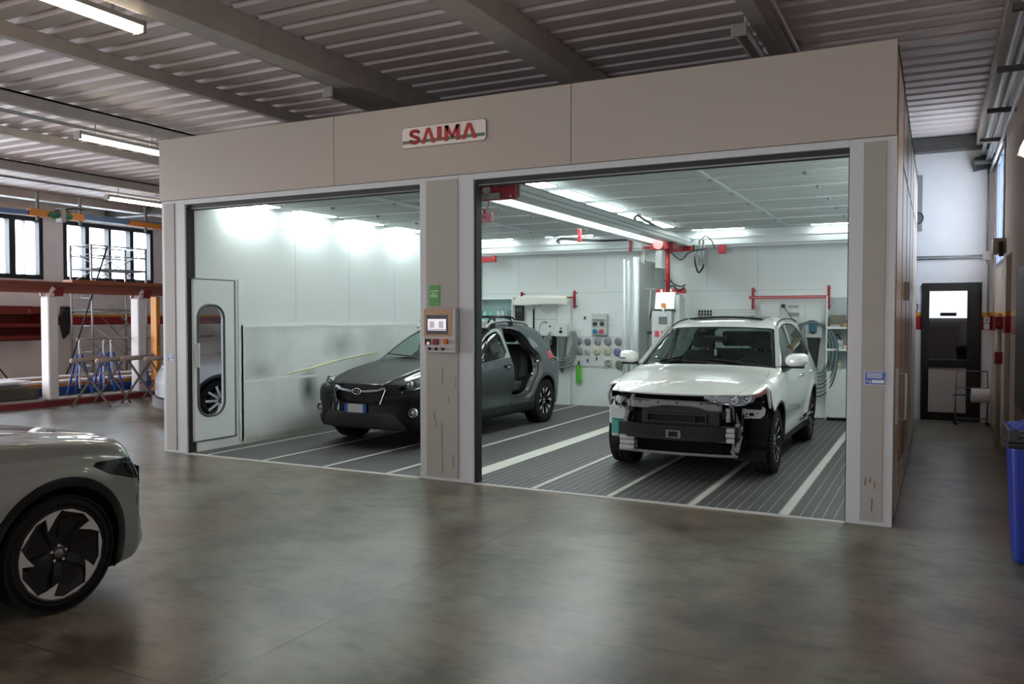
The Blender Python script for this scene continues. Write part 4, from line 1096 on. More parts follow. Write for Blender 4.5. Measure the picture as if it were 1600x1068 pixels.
    for k in range(26):
        s = 1 if k < 16 else -1; y = s * rn.uniform(.42, .66); z = rn.uniform(.42, .82) if s > 0 else rn.uniform(.60, .86); x = rn.uniform(.50, .66)
        m = MB()
        if k % 3 == 0: m.cyl((x, y, z), (x + rn.uniform(-.03, .05), y + rn.uniform(-.03, .03), z - rn.uniform(.05, .14)), rn.uniform(.008, .02), 8)
        elif k % 3 == 1: m.cbox((x, y, z), (rn.uniform(.02, .06), rn.uniform(.03, .08), rn.uniform(.02, .07)), Matrix.Rotation(rn.uniform(-.6, .6), 3, 'X'))
        else: m.tube(spline([(x, y, z), (x + .05, y + rn.uniform(-.04, .04), z - .05), (x + .03, y + rn.uniform(-.05, .05), z - .12), (x, y + rn.uniform(-.03, .03), z - .18)], 5), .006, 5)
        m.build('hose_clip' if k % 3 == 0 else 'small_bracket' if k % 3 == 1 else 'loose_wire', (GREY, DGREY, LGREY, BLK)[rn.randrange(4)] if k % 3 != 2 else BLK, t, bevel=.002 if k % 3 == 1 else 0)
    m = MB(); m.box(.36, .52, .66, .80, .72, .80).box(.30, .5, .62, .82, .80, .84); m.build('lamp_carrier', BLK, t)
    m = MB(); m.cyl((.70, .52, .60), (.70, .515, .74), .022, 10); m.build('dryer_bottle', LGREY, t)
    # left lamp side: splash liner and its grey plate
    m = MB(); m.grid(lambda u, v: (.40 - .02 * v + .07 * math.sin(PI * u * .5), .58 + .28 * u, .30 + .36 * v), 8, 6); m.build('splash_liner', mat('liner_black', (.006, .006, .006), .7, spec=.15), t, solid=.006)
    m = MB(); m.prism([(.60, .60), (.60, .72), (.70, .72), (.71, .74), (.82, .745), (.84, .72), (.83, .66), (.79, .625), (.62, .615)], 'x', .44, .452)
    pl = m.build('fender_bracket', LGREY, t, bevel=.003)
    m = MB(); 
    for y, z, r in ((.65, .665, .010), (.69, .662, .016), (.71, .662, .016), (.65, .64, .009), (.76, .675, .008)): m.cyl((.452, y, z), (.455, y, z), r, 10)
    m.build('bracket_hole', BLK, pl)
    m = MB(); m.prism([(.44, .935), (.46, .925), (.37, .80), (.30, .72), (.27, .715), (.29, .76), (.36, .86)], 'y', .845, .865); m.build('fender_edge_bracket', mat('bracket_cream', (.55, .55, .48), .5), t)
    m = MB(); m.bar((.36, .80, .80), (.40, .74, .70), .03, .02).bar((.40, .74, .70), (.39, .72, .66), .02, .02); m.build('fender_stay', LGREY, t)
    # right side: washer tank with teal fluid, wires, torn stay
    m = MB(); m.box(.46, .58, -.80, -.60, .50, .70).box(.46, .56, -.78, -.62, .36, .50); wt = m.build('washer_tank', mat('tank_white', (.50, .54, .52), .45), t, bevel=.02)
    m = MB(); m.box(.575, .588, -.765, -.635, .40, .56); m.build('washer_fluid', mat('fluid_teal', (.05, .32, .27), .4), wt, bevel=.01)
    m = MB(); m.ball((.46, -.68, .74), .06, .8, 1.1, 1).ball((.44, -.70, .80), .035); m.build('headlamp_mount', LGREY, t)
    m = MB(); m.tube(spline([(.5, -.80, .66), (.56, -.78, .58), (.60, -.70, .55), (.6, -.6, .55)], 5), .004, 5).tube(spline([(.50, -.76, .76), (.56, -.72, .70), (.52, -.66, .68), (.5, -.62, .75)], 5), .005, 5); m.build('loose_wire', BLK, t)
    m = MB(); m.tube(spline([(.42, -.83, .90), (.46, -.845, .82), (.40, -.86, .74), (.36, -.85, .66)], 5), .016, 6).bar((.40, -.86, .74), (.44, -.78, .78), .02, .02); m.build('fender_stay', LGREY, t)
    # the one headlamp still fitted (car's left)
    hp = [(.36, .905), (.44, .915), (.60, .905), (.76, .895), (.845, .878), (.86, .868)]
    def lamp(u, v):      # u from centre to outer tip, v from top to bottom
        y = .30 + .545 * u
        xx = .865 - .13 * u - .34 * u ** 4
        zt = .872 + .018 * u + .050 * u ** 3
        hgt = (.035 + .095 * math.sin(min(1, u * 1.25) * PI / 2)) * (1 - .55 * max(0, u - .72) / .28)
        bulge = .03 * math.sin(PI * v)
        return (xx + bulge - .03 * v, y, zt - hgt * v)
    m = MB(); m.grid(lamp, 24, 8); hl = m.build('headlamp', LENSGLASS, t)
    m = MB(); m.grid(lambda u, v: (lamp(u, v)[0] - .07 - .03 * math.sin(PI * v), lamp(u, v)[1] - .01, lamp(u, v)[2]), 24, 6)
    m.build('lamp_housing', mat('lamp_bowl_grey', (.85, .87, .88), .4, .0), hl)
    m = MB(); m.grid(lambda u, v: (lamp(u, 1)[0] - .075 * v, lamp(u, 1)[1], lamp(u, 1)[2] - .004), 24, 1).grid(lambda u, v: (lamp(u, 0)[0] - .075 * v, lamp(u, 0)[1], lamp(u, 0)[2] + .003), 24, 1); m.build('lamp_rim', GREY, hl)
    m = MB()
    for u in (.52, .72):
        c = Vector(lamp(u, .45)) - Vector((.035, 0, 0)); m.ball(c, .034).lathe([(.036, c.x + .01), (.044, c.x + .016), (.044, c.x - .02)], (0, c.y, c.z), 'x', 18)
    m.build('projector', mat('projector_lens', (.45, .48, .5), .06, .7), hl)
    m = MB(); m.tube([Vector(lamp(u, .15)) - Vector((.02, 0, 0)) for u in (.12, .3, .5, .7)], .006, 6).tube([Vector(lamp(u, .97)) - Vector((.006, 0, 0)) for u in (.1, .25, .32, .45, .6, .8)], .008, 6); m.build('chrome_strip', CHROME, hl)
    m = MB(); m.grid(lambda u, v: tuple(Vector(lamp(.84 + .14 * u, .12 + .7 * v)) - Vector((.018, .004, 0))), 5, 4); m.build('indicator_lamp', mat('amber_lens', (.70, .22, .15), .2), hl, solid=.004)
    m = MB(); m.bar((.66, .42, .82), (.62, .48, .62), .07, .03, (1, 0, 0)).bar((.62, .48, .66), (.60, .56, .60), .04, .04); m.build('headlamp_mount', DGREY, t)
    return t
suv = build_suv()
# ---------------------------------------------------------------- dark crossover with its rear door off
def build_crossover():
    t = thing('car', 'dark grey crossover with one rear door missing, parked in the left booth bay', 'car', (-6.17, 2.10, .012), -PI / 2 - .027)
    GLOSS = mat('black_grey_paint', (.006, .007, .0075), .6, coat=.32, spec=.1)
    MATT = mat('slate_primer', (.030, .038, .041), .40, noise=.12, nscale=2.5, coat=.25)
    PALE = mat('sanded_frame_grey', (.21, .235, .23), .5, noise=.2, nscale=7)
    WB, WR = 2.665, .345
    top = pchip([.95, .88, .78, .6, .3, 0, -.25, -.42, -.55, -.8, -1.1, -1.35, -1.6, -1.9, -2.2, -2.6, -2.9, -3.1, -3.3],
                [.70, .765, .82, .875, .945, 1.005, 1.045, 1.075, 1.135, 1.285, 1.43, 1.515, 1.555, 1.572, 1.572, 1.55, 1.51, 1.47, 1.42])
    plan = pchip([1.0, .88, .75, .5, .25, 0, -1, -2.6, -3.0, -3.3, -3.6], [.60, .70, .79, .855, .885, .892, .90, .90, .875, .81, .70])
    sect = pchip([.15, .25, .35, .5, .65, .8, .90, 1.0, 1.2], [.91, .95, .965, .975, .99, 1.0, .998, .98, .95])
    wgx = pchip([.9, 0, -.5, -1.6, -2.4, -2.9, -3.3, -3.6], [.90, .875, .865, .865, .85, .80, .72, .66])
    xr = pchip([.2, .45, .7, .95, 1.1, 1.3, 1.5, 1.7], [-3.44, -3.56, -3.575, -3.50, -3.40, -3.22, -3.08, -3.0])
    def f(x, y, z):
        ay = np.abs(y)
        r1 = np.hypot(x, z - WR); r2 = np.hypot(x + WB, z - WR)
        w = plan(x) * sect(z) + .018 * np.exp(-((r1 - .42) / .08) ** 2) * (z < 1.0) + .020 * np.exp(-((r2 - .42) / .08) ** 2)
        w = w - .028 * np.exp(-((z - .52) / .13) ** 2) * sstep(-.35, -.6, x) * sstep(-2.3, -2.05, x)
        w = w + .012 * np.exp(-((z - (.885 - .05 * x)) / .035) ** 2) * sstep(.3, -.2, x) * sstep(-3.2, -2.6, x)
        side = smax(ay - w, (ay - (wgx(x) - .42 * (z - .99))) * .93, .035)
        xe = x + .13 * ay * ay; e = .01
        s = (top(xe + e) - top(xe - e)) / (2 * e)
        tp = (z - top(xe) + .05 * ay * ay + .05 * ay ** 6) / np.sqrt(1 + s * s)
        tp = tp - .012 * np.exp(-((ay - .46 - .1 * (-.4 - x)) / .06) ** 2) * sstep(-.5, -.3, x)
        k = .10 + .04 * sstep(-.2, -.6, x) - .05 * sstep(.2, -.2, x) * sstep(-.7, -.3, x)
        b = smax(tp, side, k)
        fr = .885 - .27 * ay ** 2.3 + .012 * np.exp(-((z - .42) / .09) ** 2) - .03 * sstep(.66, .85, z) - .03 * sstep(.36, .22, z)
        b = smax(b, x - fr, .09)
        b = smax(b, xr(z) + .18 * ay ** 2.5 - x, .10)
        return smax(b, (.22 + .03 * sstep(.4, .9, x)) - z, .05)
    B = Body(f, (-3.75, -1.0, .1), (1.05, 1.0, 1.7), .03)
    sd = lambda poly, it=1: (lambda x, z, P=(smooth_poly(poly, it) if it else poly): sd_poly(x, z, P))
    B.take(lambda x, y, z: np.maximum(np.minimum(np.hypot(x, z - WR), np.hypot(x + WB, z - WR)) - .40, .50 - np.abs(y)), 0, drop=True)
    ws = lambda x: .865 - .42 * (top(x) - .99) - .025
    def wsr(m):
        def g(x, y, z):
            ay = np.abs(y); xe = x + .13 * ay * ay
            return np.maximum(np.maximum(xe + .44 + m, -1.33 + m - xe), np.maximum(ay - ws(x) + m, 1.0 - z))
        return g
    wsp = B.take(wsr(0.0)); sub = Body.__new__(Body); sub.f = f; sub.V, sub.F = wsp
    inner = sub.take(wsr(.04), 0)
    B.emit((sub.V, sub.F), 'windscreen_border', [MATS['printed_glass_border']], t, 0); B.emit(inner, 'windscreen', [CARGLASS], t, 0)
    m = MB()
    for y0, y1 in ((-.60, .02), (-.02, .58)): m.bar((-.53, y0, 1.135), (-.45, y1, 1.10), .02, .012)
    m.build('wiper', TRIMB, t)
    gf = [(-.56, 1.015), (-.76, 1.13), (-1.0, 1.29), (-1.22, 1.395), (-1.42, 1.445), (-1.535, 1.455), (-1.56, 1.075), (-.9, 1.035)]
    gr = [(-1.66, 1.085), (-1.64, 1.465), (-2.0, 1.455), (-2.22, 1.40), (-2.32, 1.32), (-2.30, 1.12)]
    gq = [(-2.40, 1.37), (-2.56, 1.31), (-2.72, 1.215), (-2.66, 1.185), (-2.44, 1.17)]
    fd = [(-.42, .38), (-.42, .80), (-.44, .98), (-.72, 1.155), (-1.0, 1.335), (-1.25, 1.445), (-1.55, 1.50), (-1.61, 1.49), (-1.62, .41), (-1.5, .38)]
    op = [(-1.62, .42), (-1.62, 1.0), (-1.64, 1.495), (-1.95, 1.49), (-2.22, 1.435), (-2.36, 1.34), (-2.42, 1.20), (-2.62, 1.09), (-2.66, .98), (-2.55, .82), (-2.36, .66), (-2.24, .48), (-2.12, .42)]
    for s in (1, -1):
        on = lambda fn, s=s: (lambda x, y, z: np.maximum(fn(x, z), .35 - s * y))
        pc = B.take(on(sd(gf, 1)), .001); B.emit(pc, 'front_side_window', [CARGLASS], t, 0)
        fram = B.take(on(lambda x, z: np.maximum(sd(fd, 1)(x, z), np.where(z > 1.0, -1.0, 1.02 - .02 * x - z) * 0 + (1.015 - .045 * (x + .5) - z))), .002)
        dl = B.take(on(sd(fd, 1)), .003)
        dd = B.emit(dl, 'front_door', [MATT, INTER], t, .02)
        B.emit(fram, 'window_frame', [PALE if s > 0 else TRIMB, INTER], dd, .02)
        if s > 0:
            m = MB(); m.cyl((-.62, s * .86, 1.0), (-.62, s * .915, .99), .03, 12).cyl((-1.45, s * .86, .955), (-1.45, s * .925, .955), .018, 12).cyl((-1.35, s * .86, .95), (-1.35, s * .923, .95), .022, 12); m.build('handle_hole', TRIMB, dd)
            m = MB(); m.ball((-1.41, s * .917, .935), .022, 2.0, .4, .8).cyl((-.64, s * .9, .995), (-.64, s * .925, .995), .010, 8); m.build('lock_cylinder', CHROME, dd)
        if s > 0:
            B.take(on(sd(op, 1)), 0, drop=True)
            m = MB(); P0 = smooth_poly(op, 1); cx_, cz_ = -2.05, .98
            def sy(x, z):
                ys = .9
                for _ in range(12): ys -= float(f(np.array(x), np.array(ys), np.array(z)))
                return ys
            ro = [(x, sy(x, z), z) for x, z in P0]
            ri = [(cx_ + (x - cx_) * .90, sy(x, z) - .06, cz_ + (z - cz_) * .93) for x, z in P0]
            rk = [(cx_ + (x - cx_) * .80, sy(x, z) - .13, cz_ + (z - cz_) * .88) for x, z in P0]
            n_ = len(ro); m._add(ro + ri + rk, [(k, (k + 1) % n_, n_ + (k + 1) % n_, n_ + k) for k in range(n_)] + [(n_ + k, n_ + (k + 1) % n_, 2 * n_ + (k + 1) % n_, 2 * n_ + k) for k in range(n_)], True)
            jm = m.build('door_opening', mat('jamb_black', (.008, .009, .009), .5), t)
            m = MB(); m.tube(ri, .012, 6, closed=True); m.build('door_seal', TRIMB, jm)
            m = MB(); m.box(-2.52, -2.46, sy(-2.5, .97) - .07, sy(-2.5, .97) - .03, .95, .99).cyl((-2.49, sy(-2.5, .97) - .05, .97), (-2.49, sy(-2.5, .97) - .005, .97), .012, 8).ball((-2.36, .80, .78), .02); m.build('door_latch', CHROME, jm)
            m = MB(); m.tube(spline([(-2.46, .79, .86), (-2.38, .80, .72), (-2.28, .80, .60), (-2.15, .80, .53)], 5), .010, 5).tube(spline([(-2.42, .80, .80), (-2.33, .81, .70), (-2.3, .80, .62)], 5), .008, 5); m.build('wiring_loom', mat('loom_grey', (.20, .21, .21), .5), jm)
            m = MB(); m.box(-2.2, -1.6, .70, .84, .36, .42); m.build('door_sill', TRIMB, jm, bevel=.01)
        else:
            pc = B.take(on(sd(gr, 1)), .001); B.emit(pc, 'rear_side_window', [PRIVGLASS], t, 0)
            pc = B.take(on(sd(op, 1)), .003); B.emit(pc, 'rear_door', [MATT, INTER], t, .02)
        pc = B.take(on(sd(gq, 1)), .001); B.emit(pc, 'quarter_window', [mat('masked_pane_grey', (.13, .155, .155), .3)], t, .006, inner=False)
        pc = B.take(on(lambda x, z: np.maximum(z - .37, np.maximum(-2.24 - x, x + .38))), .002); B.emit(pc, 'sill_trim', [TRIMB], t, .015)
        for ax_ in (0, WB):
          pc = B.take(on(lambda x, z, ax_=ax_: np.maximum(np.abs(np.hypot(x + ax_, z - WR) - .40) - .042, z - 1.0)), .001)
          B.emit(pc, 'wheel_arch_trim', [mat('arch_slate', (.030, .036, .038), .5)], t, .02, offset=.004)
        # tail lamp
        pc = B.take(lambda x, y, z, s=s: np.maximum(np.maximum(np.abs(z - 1.055 + .1 * (x + 3.2)) - .065, x + 3.02), .40 - s * y), .002); B.emit(pc, 'tail_lamp', [mat('tail_lamp_pink', (.50, .05, .07), .2), INTER], t, .02)
        # headlamp, wraps around the corner
        lp = smooth_poly([(.44, .765), (.70, .835), (1.05, .905), (1.30, .935), (1.28, .86), (1.0, .785), (.62, .745)], 1)
        pc = B.take(lambda x, y, z, s=s: np.maximum(sd_poly(s * y + (.7 - x) * .9, z, lp), .3 - s * y), .002)
        hl = B.emit(pc, 'headlamp', [LENSGLASS], t, 0)
        B.emit(pc, 'lamp_housing', [mat('lamp_bowl_bright', (.30, .31, .32), .22, .7)], hl, 0, offset=-.055)
        m = MB()
        for (xx, yy, zz) in ((.66, .64, .815), (.55, .72, .835)): m.ball((xx, s * yy, zz), .036).lathe([(.038, xx + .02), (.047, xx + .03), (.047, xx - .02)], (0, s * yy, zz), 'x', 18)
        m.build('projector', mat('projector_lens', (.45, .48, .5), .06, .7), hl)
        # fog lamp pocket
        pc = B.take(lambda x, y, z, s=s: sd_poly(s * y, z, smooth_poly([(.66, .41), (.69, .55), (.82, .58), (.87, .40), (.76, .38)], 1)) * 1.0 + (x < .2) * 9, .002)
        fo = B.emit(pc, 'fog_lamp_pocket', [TRIMB], t, .02, offset=-.03)
        m = MB(); fx = .885 - .27 *   .74 ** 2.3; m.ball((fx - .03, s * .74, .475), .045, .6).lathe([(.048, fx - .01), (.056, fx), (.056, fx - .05)], (0, s * .74, .475), 'x', 18); m.build('fog_lamp', mat('fog_lens', (.5, .52, .53), .1, .6), fo)
        pc = B.take(lambda x, y, z, s=s: np.maximum(np.maximum(-.42 - x, .30 - s * y), np.maximum(pchip([-.5, -.35, 0, .3, .6, .8], [.715, .725, .735, .72, .68, .60])(x) - s * y, np.maximum(z - 1.13, x - .60))), .0025)
        B.emit(pc, 'front_fender', [GLOSS, INTER], t, .015)
    # grille, lower cladding, hood, bumper
    gp = smooth_poly([(-.40, .80), (.40, .80), (.41, .74), (.34, .575), (-.34, .575), (-.41, .74)], 1)
    B.take(lambda x, y, z: np.maximum(sd_poly(y, z, gp), .5 - x), 0.0, drop=True)
    fx = lambda y, z: .885 - .27 * abs(y) ** 2.3 - .03 * float(sstep(.66, .85, z))
    m = MB(); m.grid(lambda u, v: (fx(-.42 + .84 * u, .7) - .07, -.42 + .84 * u, .56 + .25 * v), 12, 2); gr_ = m.build('grille', mat('grille_black', (.006, .006, .007), .5), t)
    m = MB()
    for r_ in range(4):
        for c_ in range(9):
            y0 = -.33 + .082 * c_ + (.041 if r_ % 2 else 0); z0 = .598 + .033 * r_
            if abs(y0) > .36: continue
            hexp = [(y0 + .038 * math.cos(PI / 3 * k), z0 + .019 * math.sin(PI / 3 * k)) for k in range(6)]
            m.tube([(fx(a, b) - .05, a, b) for a, b in hexp], .0035, 4, closed=True)
    m.build('grille_mesh', mat('grille_mesh_black', (.03, .03, .03), .3), gr_)
    m = MB()
    pts = [(-.39, .775), (-.30, .745), (-.12, .728), (0, .722), (.12, .728), (.30, .745), (.39, .775)]
    for k in range(len(pts) - 1):
        (a, za), (b, zb) = pts[k], pts[k + 1]; m.bar((fx(a, za) - .0, a, za), (fx(b, zb) - .0, b, zb), .03, .026)
    m.build('grille_bar', mat('grille_bar_grey', (.32, .33, .35), .25, .8), gr_)
    m = MB(); m.tube([(fx(0, .72) + .022, .068 * math.cos(2 * PI * k / 24), .725 + .035 * math.sin(2 * PI * k / 24)) for k in range(24)], .006, 6, closed=True)
    m.m(1).prism([(.062 * math.cos(2 * PI * k / 24), .725 + .030 * math.sin(2 * PI * k / 24)) for k in range(24)], 'x', fx(0, .72) + .005, fx(0, .72) + .018)
    m.m(0)
    for a, b, r_ in ((-.030, .733, .010), (.012, .738, .005), (.030, .730, .005), (.008, .722, .005), (.034, .716, .005), (.018, .712, .005)): m.ball((fx(0, .72) + .02, a, b), r_, .4)
    m.build('badge', [CHROME, mat('badge_blue_black', (.01, .014, .03), .2)], gr_)
    m = MB()
    for s in (1, -1): m.bar((fx(.40, .74) + .006, s * .41, .76), (fx(.34, .58) + .012, s * .345, .575), .012, .010, (1, 0, 0))
    m.build('grille_edge', CHROME, gr_)
    lowp = smooth_poly([(-.50, .468), (.50, .468), (.54, .45), (.66, .30), (.66, .1), (-.66, .1), (-.66, .30), (-.54, .45)], 0)
    pc = B.take(lambda x, y, z: np.maximum(sd_poly(y, z, lowp), .45 - x), .002)
    lo = B.emit(pc, 'lower_bumper_cladding', [mat('cladding_grey', (.030, .032, .033), .6)], t, .02)
    m = MB()
    for k in range(3): m.grid(lambda u, v, k=k: (.905 - .27 * abs(-.36 + .72 * u) ** 2.3, -.36 + .72 * u, .365 + .028 * k + .010 * v), 14, 1)
    m.build('lower_grille_slat', mat('slat_black', (.008, .008, .008), .4), lo, solid=.006)
    pc = B.take(lambda x, y, z: np.maximum(np.maximum(-.42 - x - .13 * y * y, z - 1.3), np.maximum(.80 - z, -.0 - (.86 - x) * 0 - 1)), .003)
    B.emit(pc, 'hood', [GLOSS, INTER], t, .018)
    pc = B.take(lambda x, y, z: .40 - x, .002); B.emit(pc, 'front_bumper', [GLOSS, INTER], t, .02)
    number_plate(t, .915, .512, .36, .125, 0)
    for a in (t.children):
        if a.name.startswith('number_plate'): a.location = (.908, -.02, .512)
    pc = B.take(lambda x, y, z: np.maximum(np.maximum(np.abs(z - 1.27) - .15, x + 3.02), np.abs(y) - .55), .002); B.emit(pc, 'rear_window', [PRIVGLASS], t, 0)
    B.emit((B.V, B.F), 'body_shell', [MATT, INTER], t, .02)
    # roof rails
    for s in (1, -1):
        m = MB(); m.tube(spline([(-1.28, s * .60, 1.50), (-1.36, s * .60, 1.55), (-1.5, s * .595, 1.58), (-1.8, s * .59, 1.60), (-2.2, s * .585, 1.595), (-2.5, s * .58, 1.565), (-2.62, s * .58, 1.525)], 6), .017, 8)
        rl = m.build('roof_rail', mat('rail_grey', (.30, .31, .31), .35, .5), t)
        m = MB()
        for x, z in ((-1.5, 1.555), (-2.05, 1.575)): m.box(x - .05, x + .05, s * .59 - .018, s * .59 + .018, z - .05, z + .02)
        m.build('rail_foot', TRIMB, rl, bevel=.008)
    for x in (-1.55, -2.05):
        m = MB(); m.tube(spline([(x, -.60, 1.60), (x, -.55, 1.655), (x, -.3, 1.665), (x, .3, 1.665), (x, .55, 1.655), (x, .60, 1.60)], 5), .018, 8); m.build('crossbar', TRIMB, t)
    m = MB(); m.tube(spline([(-1.35, .60, 1.585), (-1.45, .60, 1.64), (-1.8, .59, 1.67), (-2.1, .585, 1.655), (-2.2, .585, 1.60)], 6), .014, 8); m.build('crossbar_mount', TRIMB, t); m = MB(); m.tube(spline([(-1.35, -.60, 1.585), (-1.45, -.60, 1.64), (-1.8, -.59, 1.67), (-2.1, -.585, 1.655), (-2.2, -.585, 1.60)], 6), .014, 8); m.build('crossbar_mount', TRIMB, t)
    for s in (1, -1):
        for x in (0, -WB):
            make_wheel(t, x, s * .775, WR, .225, .222, s, 'y')
            wheel_well(t, x, s, .42, .50, .84, WR)
    cabin(t, .36, .955, -.50, .70, -3.0)
    m = MB(); m.box(-3.3, .3, -.45, .45, .22, .30); m.build('underbody', TRIMB, t)
    m = MB(); m.box(.2, .55, -.6, .6, .3, .72); m.build('engine_bay', INTER, t)
    return t
crossover = build_crossover()

# ---------------------------------------------------------------- hatchback body used for the grey car and for the white car beyond the booth
def build_hatch(label, loc, rz, paint, kind):
    t = thing('car', label, 'car', (loc[0], loc[1], -.05), rz)
    WB, WR, TR = 2.78, .375, .328
    top = pchip([.95, .85, .72, .5, .2, -.1, -.4, -.6, -.9, -1.3, -1.7, -2.2, -2.8, -3.3, -3.6], [.80, .865, .922, .980, 1.02, 1.05, 1.075, 1.11, 1.26, 1.44, 1.54, 1.56, 1.53, 1.45, 1.36])
    plan = pchip([1.0, .85, .70, .5, .25, 0, -1, -2.8, -3.2, -3.5, -3.7], [.60, .73, .80, .875, .915, .925, .915, .925, .90, .84, .75])
    sect = pchip([.15, .25, .4, .6, .78, .9, 1.0, 1.2], [.93, .955, .975, .995, 1.0, .99, .97, .93])
    wgx = pchip([.9, 0, -.5, -1.6, -2.8, -3.6], [.93, .90, .88, .88, .86, .74])
    xr = pchip([.2, .5, .9, 1.1, 1.5], [-3.55, -3.66, -3.62, -3.5, -3.25])
    def f(x, y, z):
        ay = np.abs(y)
        r1 = np.hypot(x, z - WR); r2 = np.hypot(x + WB, z - WR)
        w = plan(x) * sect(z) + .012 * np.exp(-((r1 - .44) / .06) ** 2) * (z < 1.0) + .012 * np.exp(-((r2 - .44) / .06) ** 2)
        w = w - .03 * np.exp(-((z - .55) / .13) ** 2) * sstep(-.4, -.65, x) * sstep(-2.4, -2.15, x) - .012 * np.exp(-((z - .86) / .05) ** 2) * sstep(.35, 0, x)
        side = smax(ay - w, (ay - (wgx(x) - .42 * (z - 1.0))) * .93, .04)
        xe = x + .10 * ay * ay; e = .01
        s = (top(xe + e) - top(xe - e)) / (2 * e)
        tp = (z - top(xe) + .04 * ay * ay + .05 * ay ** 6) / np.sqrt(1 + s * s) - .010 * np.exp(-((ay - .50) / .05) ** 2) * sstep(-.5, -.2, x) * sstep(.8, .4, x)
        b = smax(tp, side, .09)
        fr = .81 - .34 * ay ** 2.6 - .13 * sstep(.62, 1.0, z) - .035 * sstep(.34, .2, z) + .02 * np.exp(-((z - .30) / .05) ** 2)
        b = smax(b, x - fr, .06)
        b = smax(b, xr(z) + .16 * ay ** 2.5 - x, .10)
        return smax(b, .20 - z, .05)
    B = Body(f, (-3.85, -1.05, .1), (1.0, 1.05, 1.7), .026 if kind == 'grey' else .035)
    B.take(lambda x, y, z: np.maximum(np.minimum(np.hypot(x, z - WR), np.hypot(x + WB, z - WR)) - .385, .50 - np.abs(y)), 0, drop=True)
    BG = mat('black_car_glass', (.010, .011, .012), .06)
    GB = mat('gloss_black_cladding', (.010, .010, .011), .18)
    def glz(x, y, z):
        ay = np.abs(y); xe = x + .10 * ay * ay
        return np.maximum(np.maximum(xe + .62, -1.5 - xe), np.maximum(ay - (.88 - .42 * (top(x) - 1.0) - .03), 1.0 - z))
    B.emit(B.take(glz), 'windscreen', [BG], t, .005, inner=False)
    for s in (1, -1):
        B.emit(B.take(lambda x, y, z, s=s: np.maximum(sd_poly(x, z, smooth_poly([(-.75, 1.09), (-1.3, 1.38), (-1.7, 1.47), (-2.3, 1.48), (-2.9, 1.40), (-3.1, 1.22), (-2.0, 1.12)], 2)), .35 - s * y), .001), 'side_window', [BG], t, .005, inner=False)
        for ax_ in (0, WB): B.emit(B.take(lambda x, y, z, s=s, ax_=ax_: np.maximum(np.maximum(np.hypot(x + ax_, z - WR) - .435, .35 - s * y), z - 1.1), .0015), 'wheel_arch_trim', [GB], t, .03, offset=.006)
        B.emit(B.take(lambda x, y, z, s=s: np.maximum(np.maximum(z - .30, .35 - s * y), np.maximum(x + .4, -2.4 - x)), .001), 'sill_trim', [GB], t, .02)
        if kind == 'grey':
            lp = [(.83, .845), (.98, .875), (1.13, .87), (1.22, .81), (1.20, .765), (.98, .745), (.87, .78)]
            lpoly = smooth_poly([(.94, .705), (.72, .71), (.58, .745), (.60, .80), (.70, .845), (.96, .855)], 0)
            pc = B.take(lambda x, y, z, s=s: np.maximum(sd_poly(s * y * -.55 + x * .835 + .44, z, [(.07, .865), (.26, .855), (.80, .845), (.80, .725), (.40, .715), (.19, .785)]), .25 - s * y), .002)
            pc2 = B.take(lambda x, y, z, s=s: np.maximum(sd_poly(s * y * -.55 + x * .835 + .44, z, [(.45, .73), (.72, .74), (.72, .44), (.50, .43), (.41, .57)]), .25 - s * y), .002)
            hl = B.emit(pc, 'headlamp', [mat('lamp_dark_lens', (.012, .013, .014), .05)], t, .02)
            ac = B.emit(pc2, 'air_curtain', [GB], t, .02, offset=-.01)
            for zz, lk in ((.80, 'upper'), (.74, 'lower')):
                pass
        else:
            pc = B.take(lambda x, y, z, s=s: np.maximum(sd_poly(s * y * -.55 + x * .835 + .44, z, [(.36, .70), (.40, .83), (.7, .80), (.7, .72), (.5, .66)]), .25 - s * y), .002)
            hl = B.emit(pc, 'headlamp', [mat('lamp_clear_grey', (.16, .18, .19), .08, .4)], t, .02)
            m = MB(); m.ball((.52, s * .70, .75), .04); m.build('projector', MATS['projector_lens'], hl)
        B.emit(B.take(lambda x, y, z, s=s: np.maximum(np.maximum(-.42 - x, .30 - s * y), np.maximum(pchip([-.6, -.3, .2, .5, .8], [.80, .805, .80, .775, .72])(x) - s * y, np.maximum(z - 1.15, x - .62))), .003), 'front_fender', [paint, INTER], t, .015)
    if kind == 'grey':
        gp = [(-.62, .60), (.62, .60), (.60, .76), (-.60, .76)]
    else:
        gp = [(-.66, .22), (.66, .22), (.70, .42), (-.70, .42)]
    pc = B.take(lambda x, y, z: np.maximum(sd_poly(y, z, gp), .4 - x), .002); g_ = B.emit(pc, 'grille', [GB], t, .02, offset=-.012)
    m = MB()
    for k in range(25): y = -.62 + 1.24 * k / 24; m.bar((.84 - .34 * abs(y) ** 2.6 - .006, y, .24 if kind != 'grey' else .62), (.84 - .34 * abs(y) ** 2.6 - .006, y, .40 if kind != 'grey' else .74), .012, .014, (1, 0, 0))
    m.build('grille_slat', mat('grille_slat_pale', (.45, .45, .46), .3) if kind != 'grey' else GB, g_)
    B.emit(B.take(lambda x, y, z: np.maximum(np.maximum(-.60 - x - .10 * y * y, z - 1.3), .865 - z), .003), 'hood', [paint, INTER], t, .018)
    B.emit(B.take(lambda x, y, z: .41 - x, .002), 'front_bumper', [paint, INTER], t, .02)
    B.emit((B.V, B.F), 'body_shell', [paint, INTER], t, .02)
    for s in (1, -1):
        for x in (0, -WB):
            make_wheel(t, x, s * .80, TR, .225, .262, s, 'blade' if kind == 'grey' else 'spoke'); wheel_well(t, x, s, .40, .50, .88, WR)
        m = MB(); m.ball((-.72, s * 1.06, 1.10), .11, .7, 1.1, .7).bar((-.72, s * .86, 1.04), (-.72, s * 1.0, 1.06), .06, .03); m.build('wing_mirror', GB, t)
